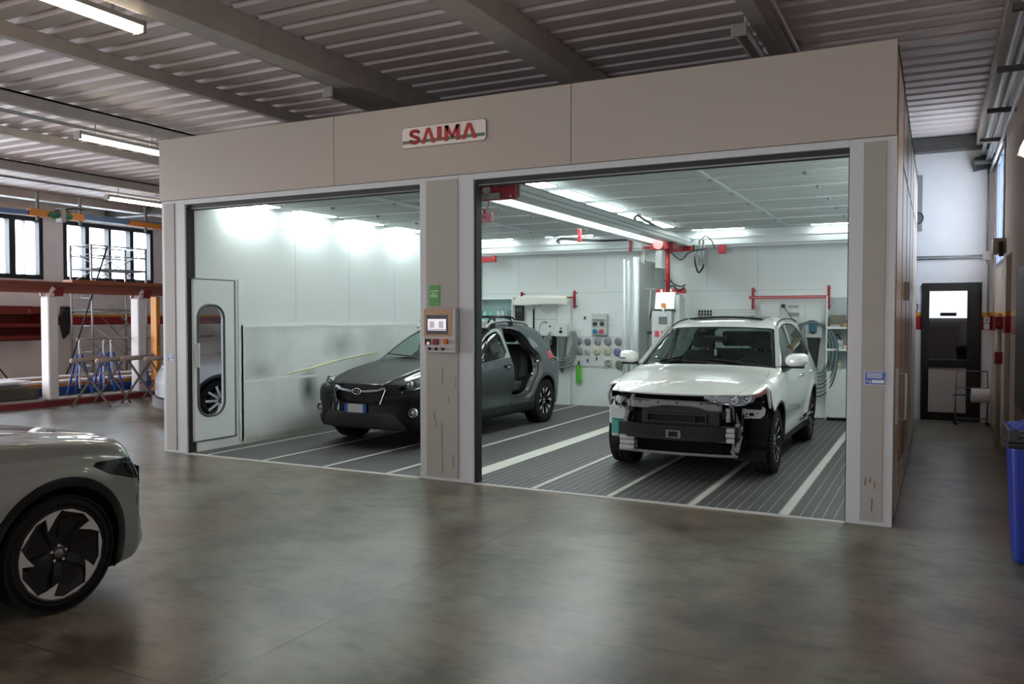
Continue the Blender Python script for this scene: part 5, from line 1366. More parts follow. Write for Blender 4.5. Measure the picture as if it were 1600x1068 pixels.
    m = MB(); m.box(-3.3, .4, -.45, .45, .2, .7); m.build('underbody', TRIMB, t)
    return t
build_hatch('grey green car nose with a black five blade wheel at the left edge', (-5.0, -4.21, 0), PI / 2,
            mat('sage_grey_paint', (.20, .22, .205), .32, .2, coat=1.0), 'grey')
build_hatch('white car nose peeking out behind the left booth post', (-10.70, 2.98, 0), -PI / 2 - R(30),
            mat('far_white_paint', (.50, .52, .56), .25, coat=1.0), 'white')
# ================================================================ THINGS IN THE HALL
TUBE_ON = mat('fluorescent_tube_lit', (1, 1, 1), .4, emit=(1.0, .83, .62), estr=HALL_LAMP)
TUBE_COOL = mat('fluorescent_tube_cool', (1, 1, 1), .4, emit=(1.0, .93, .88), estr=HALL_LAMP)
TUBE_OFF = mat('fluorescent_cover_off', (.26, .24, .21), .3)
LAMPB = mat('lamp_body_grey', (.35, .34, .32), .5)
def strip_lamp(x, y, z, label, on=True, L=1.55, warm=True, group='strip lamps under the hall roof', rot=(0, 0, 0)):
    t = thing('strip_lamp', label, 'ceiling lamp', (x, y, z), 0, group); t.rotation_euler = rot
    m = MB(); m.prism([(-.07, .03), (.07, .03), (.055, .08), (-.055, .08)], 'y', -L / 2, L / 2); m.build('lamp_body', LAMPB, t)
    m = MB(); m.prism([(-.068, .03), (.068, .03), (.05, -.01), (.02, -.03), (-.02, -.03), (-.05, -.01)], 'y', -L / 2 + .03, L / 2 - .03); m.build('lamp_cover', (TUBE_ON if warm else TUBE_COOL) if on else TUBE_OFF, t)
    for e in (-1, 1):
        m = MB(); m.box(-.072, .072, e * (L / 2 - .015) - .018, e * (L / 2 - .015) + .018, -.034, .082); m.build('end_cap', mat('lamp_cap', (.22, .20, .185), .5), t, bevel=.01)
    for hy in ((-.5, .48) if L > 1 else (-.2, .2)): m = MB(); m.box(-.01, .01, hy, hy + .02, .08, 4.555 - z if L > 1 else .10); m.build('hanger', GALV, t)
    return t
strip_lamp(-6.08, -2.80, 4.22, 'lit warm strip lamp under the roof beam at the top edge of the photo')
strip_lamp(-10.65, 1.36, 4.24, 'lit strip lamp ending at the upper corner of the booth fascia')
strip_lamp(-15.6, 5.55, 4.22, 'lit strip lamp far off near the windowed wall')
strip_lamp(-5.95, 1.15, 4.22, 'unlit strip lamp above the fascia, over the red lettered sign', on=False)
strip_lamp(-1.32, 1.20, 4.22, 'unlit strip lamp above the fascia, near the right corner of the booth', on=False)
strip_lamp(.98, 1.05, 3.10, 'short strip lamp glowing on the right wall at the photo edge', L=.75, rot=(0, R(20), 0))
# lamps of the same rows behind the camera and behind the booth
for k, (x, y) in enumerate(((-10.65, -5.5), (-6.08, -9.0), (-1.32, -8.6), (-10.65, -10.5), (-15.6, -1.5), (-15.6, -8.0), (-1.32, -4.9))):
    strip_lamp(x, y, 4.24, 'strip lamp of the rows over the open floor in front of the booth', group='strip lamps over the open floor')
# conduit trunking along the beams that carry the lamps
for x in (-5.93, -10.45, -15.4):
    m = MB(); m.cyl((x, -13.2, 4.33), (x, 7.7, 4.33), .022, 8).cyl((x + .07, -13.2, 4.33), (x + .07, 7.7, 4.33), .012, 8)
    tag(m.build('roof_conduit', GALV), {-5.93: 'twin grey conduit along the roof beam above the lettered sign', -10.45: 'twin grey conduit along the beam over the left booth corner', -15.4: 'twin grey conduit along the beam toward the far windows'}[x], 'conduit')
m = MB(); m.cyl((-19.72, -13.2, 4.25), (-19.72, 13.9, 4.25), .06, 10); tag(m.build('wall_pipe', mat('pipe_beige', (.36, .33, .30), .5)), 'thick beige pipe along the top of the windowed wall', 'pipe')
m = MB(); m.cyl((-1.02, -13.2, 4.40), (-1.02, 7.7, 4.40), .03, 8); tag(m.build('roof_pipe', mat('pipe_tan', (.36, .28, .23), .5)), 'thin tan pipe beside the unlit lamp over the right part of the fascia', 'pipe')
# pipes, brackets and fittings at the right
t = thing('pipe_run', 'grey pipes on brackets along the top of the right wall', 'pipe', (0, 0, 0))
for x, z, r in ((.98, 4.12, .045), (.90, 4.22, .03), (1.02, 3.98, .02)):
    m = MB(); m.cyl((x, -13, z), (x, 7.95, z), r, 10); m.build('pipe', GALV, t)
for k in range(6):
    m = MB(); y = -1.5 + 1.8 * k; m.box(.78, 1.07, y - .03, y + .03, 4.02, 4.07); m.build('bracket', mat('bracket_dark', (.05, .05, .05), .6), t)
def pipe_obj(name, pts, r, mt, label, cat='pipe', seg=8):
    m = MB(); m.tube(pts, r, seg); return tag(m.build(name, mt), label, cat)
pipe_obj('conduit', [(-.05, 7.97, 2.62), (.90, 7.97, 2.62), (.98, 7.97, 2.59), (1.01, 7.97, 2.50), (1.01, 7.97, 1.70)], .012, GALV, 'thin bent conduit running over the dark door and down beside it', 'conduit')
pipe_obj('conduit', [(-.05, 7.97, 2.66), (1.0, 7.97, 2.66)], .010, GALV, 'straight thin upper conduit above the dark door', 'conduit')
pipe_obj('conduit', [(.99, 7.97, 2.72), (.99, 7.97, 4.15)], .012, GALV, 'upright thin conduit above the junction box in the corridor corner', 'conduit')
m = MB(); m.box(.93, 1.06, 7.93, 8.0, 2.58, 2.71); tag(m.build('junction_box', WHITEP, bevel=.006), 'white junction box high in the corridor corner', 'junction box')
t = thing('wall_socket', 'white switch box on the striped wall to the right of the dark door', 'switch', (1.0, 7.96, 1.57))
m = MB(); m.box(-.045, .045, -.03, .04, .01, .11); m.build('switch_plate', WHITEP, t, bevel=.005)
m = MB(); m.box(-.04, .04, -.03, .04, -.09, .0); m.build('socket_plate', WHITEP, t, bevel=.005)
m = MB(); m.box(-.02, .02, -.034, -.03, .03, .09); m.build('rocker', mat('rocker_grey', (.4, .4, .4), .4), t)
t = thing('wall_phone', 'small white wall device with a dark cord left of the dark door', 'phone', (.0, 7.95, 1.9))
m = MB(); m.box(-.03, .04, -.03, .05, -.02, .09); m.build('phone_body', WHITEP, t, bevel=.008)
m = MB(); m.tube(spline([(.0, -.02, -.02), (.02, -.03, -.08), (-.01, -.03, -.12), (.015, -.03, -.15)], 6), .008, 6); m.build('cord', BLACKP, t)
m = MB(); m.box(-.03, .06, 7.9, 8.0, 3.08, 3.98); tag(m.build('cable_duct', mat('duct_grey', (.20, .20, .21), .5)), 'flat grey cable duct high on the corridor end wall beside the booth', 'cable duct')
m = MB(); m.tube([(-.0 + .075 * math.cos(a), 7.86, 3.28 + .09 * math.sin(a)) for a in [R(-140 + 28 * k) for k in range(11)]], .012, 6); tag(m.build('cable_loop', BLACKP), 'small black cable loop beside the booth corner, against the grey duct', 'cable')
t = thing('loudspeaker', 'black loudspeaker hung in the top corner above the corridor', 'loudspeaker', (.93, 7.85, 4.10), R(15)); t.rotation_euler = (0, R(-12), R(15))
m = MB(); m.box(-.16, .16, -.1, .1, -.1, .1); m.build('speaker_body', BLACKP, t, bevel=.01)
m = MB(); m.cyl((.03, -.1, 0), (.03, -.108, 0), .06, 16); m.build('speaker_cone', mat('speaker_grey', (.05, .05, .05), .5), t)
m = MB(); m.box(-.02, .02, .1, .16, -.02, .02); m.build('wall_bracket', GALV, t)
t = thing('socket_box', 'beige socket box with a dark plug on the right wall by the recess', 'socket box', (1.05, 5.45, 2.6))
m = MB(); m.box(-.12, .03, -.15, .15, -.1, .1); m.build('box_body', mat('socket_beige', (.50, .42, .36), .5), t, bevel=.008)
m = MB(); m.box(-.05, .0, -.2, -.15, -.14, .05); m.build('plug', BLACKP, t)
m = MB(); m.cyl((1.05, 5.3, 2.7), (1.05, 5.3, 4.1), .012, 8); tag(m.build('conduit', GALV), 'thin conduit rising from the beige socket box on the right wall', 'conduit')
t = thing('standpipe', 'pale upright pipe with red fittings on the right wall beyond the bin', 'pipe', (1.02, 5.35, 0))
m = MB(); m.cyl((0, 0, 0), (0, 0, 1.72), .035, 10); m.build('pipe', mat('pipe_pale', (.50, .47, .44), .5), t)
for z in (1.60, 1.14): m = MB(); m.box(-.045, .045, -.04, .04, z - .08, z + .08); m.build('fitting', mat('fitting_red', (.32, .03, .02), .5), t, bevel=.008)
# dark door near the camera on the right wall
m = MB(); m.box(XR - .015, XR, 2.3, 3.42, .72, 2.2).box(XR - .015, XR, 2.3, 3.42, .0, .1); d3 = struct(m.build('door_3', mat('dark_wood_frame', (.03, .026, .022), .5)))
m = MB(); m.box(XR - .012, XR - .003, 2.35, 3.40, .1, .72); m.build('lower_panel', mat('brown_panel', (.20, .14, .10), .6), d3)
# blue wheelie bin at the right edge
t = thing('wheelie_bin', 'tall blue wheelie bin with a black rim and a blue bag at the right edge', 'bin', (1.10, -1.02, 0))
t.location = (.89, -.58, 0)
m = MB()
def tap(u0, v0, z0, u1, v1, z1):
    vs = [(-u0, -v0, z0), (u0, -v0, z0), (u0, v0, z0), (-u0, v0, z0), (-u1, -v1, z1), (u1, -v1, z1), (u1, v1, z1), (-u1, v1, z1)]
    m._add(vs, [(3, 2, 1, 0), (4, 5, 6, 7), (0, 1, 5, 4), (1, 2, 6, 5), (2, 3, 7, 6), (3, 0, 4, 7)])
tap(.11, .19, .02, .145, .26, .82); m.build('bin_body', mat('bin_blue', (.008, .025, .22), .4), t, bevel=.03, segs=3)
m = MB(); tap(.160, .275, .80, .172, .29, .84); tap(.172, .285, .84, .165, .28, .92); m.build('rim', BLACKP, t, bevel=.012)
m = MB(); rn = random.Random(3)
m.grid(lambda u, v: (-.15 + .30 * u, -.27 + .54 * v, .915 + .05 * math.sin(PI * u) * math.sin(PI * v) + .012 * math.sin(17 * u + 9 * v) + .008 * math.sin(31 * v)), 16, 16); m.build('bin_bag', mat('bag_blue', (.010, .03, .26), .3), t)
for s in (-1, 1): m = MB(); m.cyl((.05 + .03 * s, .20, .06), (.08 + .03 * s, .20, .06), .06, 14); m.build('caster', BLACKP, t)
m = MB(); m.tube([(-.1, -.29, .88), (-.1, -.33, .9), (.1, -.33, .9), (.1, -.29, .88)], .012, 8); m.build('handle', BLACKP, t)
# paper roll trolley in front of the dark door
t = thing('paper_roll_stand', 'thin wire stand holding a big white paper roll in front of the dark door', 'paper roll stand', (.79, 7.5, 0), .06)
WIRE = mat('wire_grey', (.16, .16, .17), .4, .5)
m = MB()
for x in (-.22, .22):
    m.tube([(x, -.12, .03), (x, -.04, .36), (x * .95, -.02, .84)], .009, 6).tube([(x, .12, .03), (x, .02, .36), (x * .95, -.02, .60)], .008, 6)
m.tube([(-.21, -.02, .84), (.21, -.02, .84)], .009, 6).tube([(-.215, -.03, .58), (.215, -.03, .58)], .008, 6).tube([(-.22, -.10, .10), (.22, -.10, .10)], .007, 6).tube([(-.22, .10, .10), (.22, .10, .10)], .007, 6)
m.build('wire_frame', WIRE, t)
m = MB(); m.cyl((-.26, -.08, .47), (.26, -.08, .47), .010, 8); m.build('roll_rod', mat('rod_blue', (.02, .10, .30), .4), t)
for x in (-.22, .22):
    for y in (-.12, .12): m = MB(); m.ball((x, y, .02), .02); m.build('foot', BLACKP, t)
m = MB(); m.lathe([(.025, -.01), (.105, -.01), (.108, .0), (.108, .235), (.105, .245), (.025, .245), (.025, -.01)], axis='x', n=32)
tag(m.build('paper_roll', mat('paper_white', (.72, .69, .68), .8), loc=(.79, 7.42, .47)), 'big white paper roll on the thin wire stand', 'paper roll').rotation_euler = (0, 0, .06)

# ---- left: lifting platform, its columns and overhead runways
ORANGE = mat('lift_orange', (.55, .20, .03), .5, noise=.1, nscale=5)
OXRED = mat('lift_dark_red', (.20, .022, .025), .5, noise=.15, nscale=4)
t = thing('platform_lift', 'low oval platform lift with orange runways and a dark red rim', 'lift', (-15.9, 2.3, 0))
def outline(off=0.0):
    pts = []
    for k in range(40):
        a = 2 * PI * k / 40
        u = math.copysign(abs(math.cos(a)) ** .55, math.cos(a)); v = math.copysign(abs(math.sin(a)) ** .55, math.sin(a))
        pts.append((u * (1.45 + off) , 1.6 + v * (3.6 + off)))
    return pts
m = MB(); m.prism(outline(), 'z', .0, .10); m.build('rim', OXRED, t)
m = MB(); m.prism(outline(-.04), 'z', .10, .13); m.build('deck', mat('deck_beige', (.38, .33, .30), .6, noise=.15, nscale=3), t)
for x in (-.95, .25):
    m = MB(); m.prism([(-1.6, .30), (5.0, .30), (5.0, .40), (-1.3, .40), (-2.3, .16), (-2.2, .13)], 'x', x, x + .42); m.build('runway', mat('runway_white', (.60, .57, .55), .5), t)
    m = MB(); m.prism([(-1.6, .24), (5.0, .24), (5.0, .36), (-1.3, .36), (-2.3, .14)], 'x', x + .42, x + .46); m.prism([(-1.6, .24), (5.0, .24), (5.0, .36), (-1.3, .36), (-2.3, .14)], 'x', x - .04, x); m.build('runway_side', ORANGE, t)
for x in (.75, -.2): m = MB(); m.box(x, x + .12, .2, 5.0, .14, .30); m.build('blue_channel', mat('channel_blue', (.01, .045, .14), .45), t)
m = MB(); m.prism([(-1.2, .13), (.35, .13), (.35, .34), (.1, .38), (-1.2, .36)], 'x', .86, 1.16); m.build('drive_box', mat('drive_box_olive', (.055, .05, .035), .6), t, bevel=.02)
m = MB(); m.prism([(-1.9, .13), (-.95, .20), (-.9, .40), (.3, .44), (.3, .47), (-1.2, .46)], 'x', .30, .98); m.build('ramp_plate', mat('ramp_white', (.62, .60, .60), .5), t)
t = thing('overhead_frame', 'frame of white columns carrying dark red and orange runways past the windows', 'steel frame', (-14.45, 0, 0))
COLW = mat('column_white', (.66, .63, .62), .5)
for y, lab in ((2.66, 'a'), (4.60, 'b')):
    m = MB(); m.box(-.11, .13, y - .09, y + .11, .132, 2.06); m.build('column', COLW, t, bevel=.03)
    m = MB(); m.prism([(-.14, 2.06), (.14, 2.06), (.20, 2.24), (-.02, 2.24)], 'y', y + .02, y + .20); m.build('bracket', OXRED, t)
    m = MB(); m.bar((.10, y - .08, 2.06), (.2, y - .02, 2.22), .03, .07).bar((-.06, y - .10, 2.06), (-.06, y - .12, 2.18), .03, .03); m.build('strut', mat('strut_pink', (.60, .45, .46), .5), t)
m = MB(); m.box(-.10, .14, -7.5, 8.2, 2.12, 2.17).box(.0, .04, -7.5, 8.2, 2.17, 2.30).box(-.10, .14, -7.5, 8.2, 2.30, 2.33); m.build('main_runway', mat('runway_red_brown', (.26, .07, .04), .5, noise=.15, nscale=3), t)
m = MB(); m.box(-.62, -.52, -7.5, 3.2, 2.26, 2.33).box(-.62, -.52, -7.5, 3.2, 2.18, 2.20); m.build('side_runway', OXRED, t)
m = MB(); m.box(-.50, -.22, 3.3, 8.2, 2.30, 2.40); m.build('upper_runway', mat('runway_orange_brown', (.32, .12, .045), .5), t)
t = thing('orange_post', 'slim orange upright post behind the second white column', 'post', (-14.55, 5.12, .132))
m = MB(); m.box(-.09, .09, -.05, .05, 0, 1.97); m.build('post_body', mat('post_orange', (.62, .24, .02), .45), t, bevel=.01)
m = MB()
for k in range(9): m.box(.09, .093, -.02, .02, .95 + k * .05, .98 + k * .05)
m.build('post_lettering', mat('post_lettering_brown', (.12, .05, .02), .5), t)
m = MB(); m.box(-.12, .12, -.1, .1, 0, .04); m.build('base_plate', ORANGE, t)

# trestles with padded bars, blue stands
PAD = mat('padded_bar_beige', (.42, .34, .29), .8, noise=.1, nscale=10)
BROWNLEG = mat('trestle_leg_brown', (.085, .072, .062), .6)
def trestle(label):
    t = thing('folding_trestle', label, 'trestle', (0, 0, 0), 0, 'folding trestles beside the lift')
    for x in (-.42, .42):
        for s in (-1, 1):
            m = MB(); m.bar((x, -.36 * s, .0), (x, .24 * s, .86), .035, .03, (1, 0, 0)); m.build('leg', BROWNLEG, t)
    for s in (-1, 1):
        m = MB(); m.cyl((-.62, s * .23, .87), (.62, s * .23, .87), .045, 12); m.ball((-.62, s * .23, .87), .05).ball((.62, s * .23, .87), .05); m.build('padded_bar', PAD, t)
    m = MB(); m.cyl((-.42, 0, .40), (.42, 0, .40), .012, 6); m.build('cross_rod', BROWNLEG, t)
    return t
tr = trestle('folding trestle with crossed brown legs nearest the big white column')
tr.location = (-13.85, 3.30, 0); tr.rotation_euler = (0, 0, R(118))
for loc, rz, lab in (((-13.62, 4.20, 0), 115, 'middle folding trestle with crossed brown legs in front of the lift'), ((-13.30, 5.15, 0), 118, 'folding trestle with crossed brown legs closest to the white car nose')):
    d = dup(tr, lab); d.location = loc; d.rotation_euler = (0, 0, R(rz))
BLUEL = mat('stand_blue', (.02, .085, .36), .45); STANDW = mat('stand_white', (.62, .62, .66), .4)
def blue_stand(label):
    t = thing('panel_stand', label, 'stand', (0, 0, 0), 0, 'blue legged stands around the trestles')
    for s in (-1, 1):
        m = MB(); m.bar((.0, .24 * s, 0), (0, .04 * s, .80), .035, .03, (1, 0, 0)); m.build('leg', BLUEL, t)
    m = MB(); m.bar((-.22, 0, 0), (-.02, 0, .8), .035, .03, (0, 1, 0)); m.build('leg', BLUEL, t)
    m = MB(); m.box(-.015, .015, -.15, .15, .38, .41); m.build('cross_bar', STANDW, t)
    m = MB(); m.cyl((0, 0, .12), (0, 0, 1.02), .018, 8).cyl((0, 0, .66), (0, 0, .80), .03, 8); m.build('centre_pole', STANDW, t)
    m = MB(); m.tube(spline([(0, 0, 1.0), (.02, 0, 1.06), (.05, 0, 1.04)], 5), .022, 6); m.build('pole_hook', mat('hook_cream', (.6, .56, .48), .5), t)
    m = MB(); m.cyl((0, -.03, 1.08), (0, .52, 1.10), .022, 8).ball((0, -.03, 1.08), .035); m.build('padded_arm', mat('arm_taupe', (.30, .26, .23), .7), t)
    return t
bs = blue_stand('blue legged stand with a white pole beside the big white column'); bs.location = (-14.70, 3.45, .15); bs.rotation_euler = (0, 0, R(-15))
for loc, rz, lab in (((-14.70, 3.98, .15), -10, 'blue legged stand with its pole between the first two trestles'), ((-15.0, 4.38, .15), -20, 'blue legged stand behind the middle trestle'),
                     ((-14.40, 5.45, .15), -10, 'blue legged stand in front of the second white column'), ((-14.75, 4.9, .15), 0, 'blue legged stand beside the orange post'),
                     ((-14.55, 6.1, .15), -15, 'blue legged stand nearest the white car nose')):
    d = dup(bs, lab); d.location = loc; d.rotation_euler = (0, 0, R(rz))

# scaffold tower by the windows
ALUM = mat('scaffold_alu', (.52, .53, .54), .35, .7)
t = thing('scaffold_tower', 'aluminium scaffold tower standing before the right hand far window', 'scaffold', (0, 0, 0))
X0, X1, Y0, Y1 = -19.35, -18.55, 6.55, 8.15
for x in (X0, X1):
    for y in (Y0, Y1): m = MB(); m.cyl((x, y, .0), (x, y, 3.50), .028, 8); m.build('post', ALUM, t)
for x in (X0, X1):
    for z in (3.48, 3.22, 2.88, 1.82): m = MB(); m.cyl((x, Y0, z), (x, Y1, z), .02, 6); m.build('rail', ALUM, t)
    m = MB(); m.cyl((x, Y0, 3.42), (x, Y1, 2.45), .014, 6).cyl((x, Y1, 3.40), (x, Y0, 2.55), .014, 6); m.build('brace', ALUM, t)
    m = MB(); m.cyl((x, Y0, 2.45), (x, Y1, 1.0), .014, 6).cyl((x, Y0, 1.5), (x, Y1, .15), .014, 6).cyl((x, Y1, 1.5), (x, Y0, .15), .014, 6); m.build('brace', ALUM, t)
for y in (Y0, Y1):
    for z in (3.48, 3.25, 2.5, 2.15, 1.75, 1.45, 1.1, .8, .45):
        m = MB(); m.cyl((X0, y, z), (X1, y, z), .016, 6); m.build('rung', ALUM, t)
for z in (2.86, 1.83): m = MB(); m.box(X0, X1, Y0, Y1, z, z + .05); m.build('platform', mat('platform_grey', (.33, .34, .34), .5), t)
pipe_obj('leaning_pole', [(-18.35, 6.85, 3.45), (-18.6, 5.95, .45), (-18.7, 5.8, .0)], .022, mat('pole_black', (.02, .018, .017), .5), 'long black pole leaning against the scaffold tower', 'pole')
pipe_obj('leaning_rod', [(-19.85, 4.45, 1.15), (-18.9, 4.8, .0)], .018, MATS['pole_black'], 'short dark rod leaning on the wall under the red shelf', 'rod')
# red wall shelf
t = thing('wall_shelf', 'dark red steel shelf unit on the far wall left of the white column', 'shelf', (-19.75, 5.0, 1.1))
REDS = mat('shelf_red', (.17, .018, .012), .5, noise=.2, nscale=5)
for z, h in ((0, .12), (.30, .12), (.62, .20)):
    m = MB(); m.box(-.24, .22, -1.4, .95, z, z + .02).box(.2, .22, -1.4, .95, z, z + h); m.build('shelf_board', REDS, t)
m = MB(); m.box(-.24, -.22, -1.4, .95, 0, .85); m.build('back_panel', REDS, t)
for y in (-1.4, -.35, .93): m = MB(); m.box(-.24, .22, y, y + .02, 0, .84); m.build('divider', REDS, t)
m = MB(); m.tube([(.235, .55 + .035 * math.cos(2 * PI * k / 12), .72 + .035 * math.sin(2 * PI * k / 12)) for k in range(12)], .006, 5, closed=True); m.build('ring_hook', GALV, t)
# hanging hose bundle on the wall
t = thing('hose_bundle', 'bundle of dark hoses hanging on the wall right of the white column', 'hose', (-20.0, 6.72, 1.0))
for k in range(4):
    m = MB(); y = .04 * k; m.tube(spline([(.05 * k, y, .95), (.04, y - .05, .5 - .05 * k), (.06, y + .02, .12 + .04 * k), (.06, y + .06, .45), (.04 + .03 * k, y + .03, .93)], 5), .022, 6); m.build('hose_loop', mat('hose_dark', (.02, .017, .016), .5), t)
m = MB(); m.tube(spline([(.05, .1, .90), (.05, .25, .92), (.05, .32, .82), (.05, .22, .74)], 5), .014, 6); m.build('hose_end', MATS['hose_dark'], t)
# crane rails with hoist
t = thing('crane_rail', 'blue crane rail with orange joints hanging before the far windows', 'crane rail', (0, 0, 0))
RB = mat('rail_blue', (.10, .17, .30), .45)
m = MB(); m.box(-17.08, -16.94, 5.15, 12, 3.88, 3.93).box(-17.04, -16.98, 5.15, 12, 3.93, 4.0).box(-17.06, -16.96, 5.15, 12, 4.0, 4.02); m.build('rail', RB, t)
m = MB(); m.bar((-17.0, 3.95, 3.90), (-18.6, .2, 3.95), .10, .10); m.build('rail', RB, t)
m = MB(); m.box(-17.08, -16.92, 3.95, 5.2, 3.84, 3.99); m.build('joint_beam', ORANGE, t)
m = MB(); m.box(-17.08, -16.92, 6.4, 7.8, 3.86, 3.98); 
m.build('joint_beam', ORANGE, t)
for y in (4.15, 5.15, 6.9):
    m = MB(); m.box(-17.02, -16.98, y - .03, y + .03, 3.75, 4.36); m.build('hanger', mat('hanger_grey', (.15, .14, .13), .5), t)
m = MB(); m.tube(spline([(-17.0, 3.95, 4.02), (-17.5, 3.0, 4.10), (-18.2, 1.5, 4.12), (-18.6, .5, 4.2)], 5), .012, 5); m.build('cable', mat('cable_orange', (.5, .28, .06), .5), t)
t = thing('chain_hoist', 'small green and black chain hoist on the orange crane joint', 'hoist', (-17.0, 4.62, 3.9))
for y in (-.16, .16): m = MB(); m.ball((.1, y, 0), .10, .8, 1.2, .8); m.build('motor', mat('hoist_green', (.03, .16, .10), .5), t); 
m = MB(); m.box(.0, .2, -.05, .05, -.14, .16); m.build('gearbox', mat('hoist_grey', (.28, .28, .27), .5), t)
m = MB(); m.tube([(.1 , -.2, .06), (.1, -.05, .13), (.1, .1, .12), (.1, .24, .10)], .014, 6).tube([(.1, .1, .15), (.1, .4, .20), (.1, .55, .18)], .02, 6); m.build('cable', BLACKP, t)
# blue information stickers on the booth posts
def sticker(x0, x1, z0, z1, label):
    t = thing('sticker', label, 'sticker', ((x0 + x1) / 2, -.0155, (z0 + z1) / 2)); w, h = (x1 - x0) / 2, (z1 - z0) / 2
    m = MB(); m.m(1).box(-w, w, -.001, 0, -h, h); m.m(0).box(-w * .95, w * .95, -.0018, -.001, -h * .93, h * .93)
    m.m(1)
    for k in range(4): m.box(-w * .8, w * (.75 - .1 * (k % 2)), -.0024, -.0018, h * (.72 - .22 * k) - h * .05, h * (.72 - .22 * k) + h * .05)
    m.box(-w * .3, w * .85, -.0024, -.0018, -h * .72, -h * .25)
    m.m(0).box(-w * .2, w * .5, -.003, -.0024, -h * .36, -h * .31)
    m.m(1)
    for k, ch in enumerate('kg'):
        pass
    m.tube([(-w * .8, -.0024, -h * .7), (-w * .8, -.0024, -h * .3)], .002, 4).tube([(-w * .65, -.0024, -h * .35), (-w * .8, -.0024, -h * .5), (-w * .62, -.0024, -h * .7)], .002, 4)
    m.tube([(-w * (.5 - .08 * math.cos(a)), -.0024, -h * (.5 - .13 * math.sin(a))) for a in [2 * PI * k / 8 for k in range(9)]], .002, 4).tube([(-w * .42, -.0024, -h * .4), (-w * .42, -.0024, -h * .78), (-w * .55, -.0024, -h * .8)], .002, 4)
    m.build('sticker_face', [mat('sticker_blue', (.03, .09, .36), .4), mat('sticker_white', (.70, .72, .74), .4)], t)
sticker(-.212, -.058, 1.13, 1.24, 'small blue and white load sticker on the right booth post')
sticker(-8.155, -8.045, 1.12, 1.215, 'small blue and white sticker on the left booth post')
# lettered sign on the fascia
t = thing('sign', 'white sign with big red letters reading SAIMA on the fascia', 'sign', (-4.15, -.022, 3.507))
m = MB(); m.prism(rrect(.985, .205, .035, 6), 'y', -.012, 0); m.build('sign_plate', mat('sign_cream', (.68, .62, .56), .4), t, bevel=.002)
m = MB(); m.prism(rrect(.995, .215, .038, 6), 'y', -.008, .001); m.build('sign_edge', mat('sign_edge_grey', (.16, .14, .13), .5), t)
m = MB(); m.box(-.485, .480, -.0135, -.012, -.063, -.030); m.build('green_line', mat('sign_green', (.10, .15, .10), .5), t)
SR = mat('sign_red', (.36, .018, .016), .45)
def letter(polys, x, w, h=.155, z=-.075, name='letter_'):
    m = MB()
    for P in polys: m.prism([(x + a * w, z + b * h) for a, b in P], 'y', -.0165, -.0125)
    m.build(name, SR, t)
S_ = []
def arc(cx, cz, rx, rz, a0, a1, n=8): return [(cx + rx * math.cos(R(a0 + (a1 - a0) * k / n)), cz + rz * math.sin(R(a0 + (a1 - a0) * k / n))) for k in range(n + 1)]
# S built as a thick curved band
def band_poly(path, th):
    out = []
    for i in range(len(path) - 1):
        (x0, y0), (x1, y1) = path[i], path[i + 1]; dx, dy = x1 - x0, y1 - y0; L = math.hypot(dx, dy) or 1; nx, ny = -dy / L * th / 2, dx / L * th / 2
        e = .012; ux, uy = dx / L * e, dy / L * e
        out.append([(x0 + nx - ux, y0 + ny - uy), (x1 + nx + ux, y1 + ny + uy), (x1 - nx + ux, y1 - ny + uy), (x0 - nx - ux, y0 - ny - uy)])
    return out
spath = arc(.5, .72, .36, .17, 10, 250, 12) + arc(.5, .29, .36, .18, 80, -190, 14)
letter(band_poly(spath, .22), -.408, .146, name='letter_s')
A1 = [[(0, 0), (.36, 1), (.62, 1), (.62, .78), (.50, .78), (.24, 0)], [(.76, 0), (.50, .78), (.36, 1), (.64, 1), (1, 0)]]
A1 = [[(0, 0), (.24, 0), (.51, .80), (.49, 1), (.37, 1)], [(.76, 0), (1, 0), (.63, 1), (.49, 1), (.49, .80)]]
letter(A1, -.254, .165, name='letter_a')
letter([[(0, .12), (1, .12), (1, 1), (0, 1)]], -.067, .053, name='letter_i')
letter([[(0, 0), (.25, 0), (.25, 1), (0, 1)], [(.75, 0), (1, 0), (1, 1), (.75, 1)], [(.0, 1), (.25, 1), (.58, .22), (.42, .22)], [(.75, 1), (1, 1), (.58, .22), (.42, .22)]], .020, .180, name='letter_m')
letter(A1, .220, .172, name='letter_a')
# green card and control panel on the centre post
t = thing('notice_card', 'green notice card with white lines above the control panel', 'notice', (-4.266, -.016, 1.888))
m = MB(); m.box(-.062, .062, -.003, 0, -.105, .105); m.build('card', mat('card_green', (.08, .30, .07), .5), t)
m = MB()
for z, a, b in ((.02, -.03, .02), (.003, -.045, .035), (-.013, -.045, .04), (.045, -.055, .055), (-.085, .035, .045)): m.box(a, b, -.0045, -.003, z - .004, z + .004)
m.build('card_lines', mat('card_white', (.6, .66, .56), .5), t)
t = thing('control_panel', 'grey control box with a taped touch screen and buttons on the centre post', 'control panel', (-4.18, -.016, 1.535))
m = MB(); m.box(-.17, .205, -.07, 0, -.222, .222); m.build('panel_box', mat('panel_box_grey', (.45, .44, .42), .45), t, bevel=.006)
m = MB(); m.box(-.165, .160, -.074, -.07, -.06, .216); m.build('screen_surround', mat('cardboard_tan', (.42, .26, .14), .6, noise=.25, nscale=30), t)
m = MB(); m.box(-.135, .115, -.078, -.074, -.04, .155); m.build('screen_bezel', mat('foil_grey', (.10, .10, .11), .25, .3, noise=.8, nscale=60), t)
m = MB(); m.box(-.115, .10, -.080, -.078, .0, .115); sc = m.build('screen', mat('screen_white', (.6, .6, .62), .3, emit=(.80, .78, .85), estr=.75), t)
m = MB(); rn = random.Random(8)
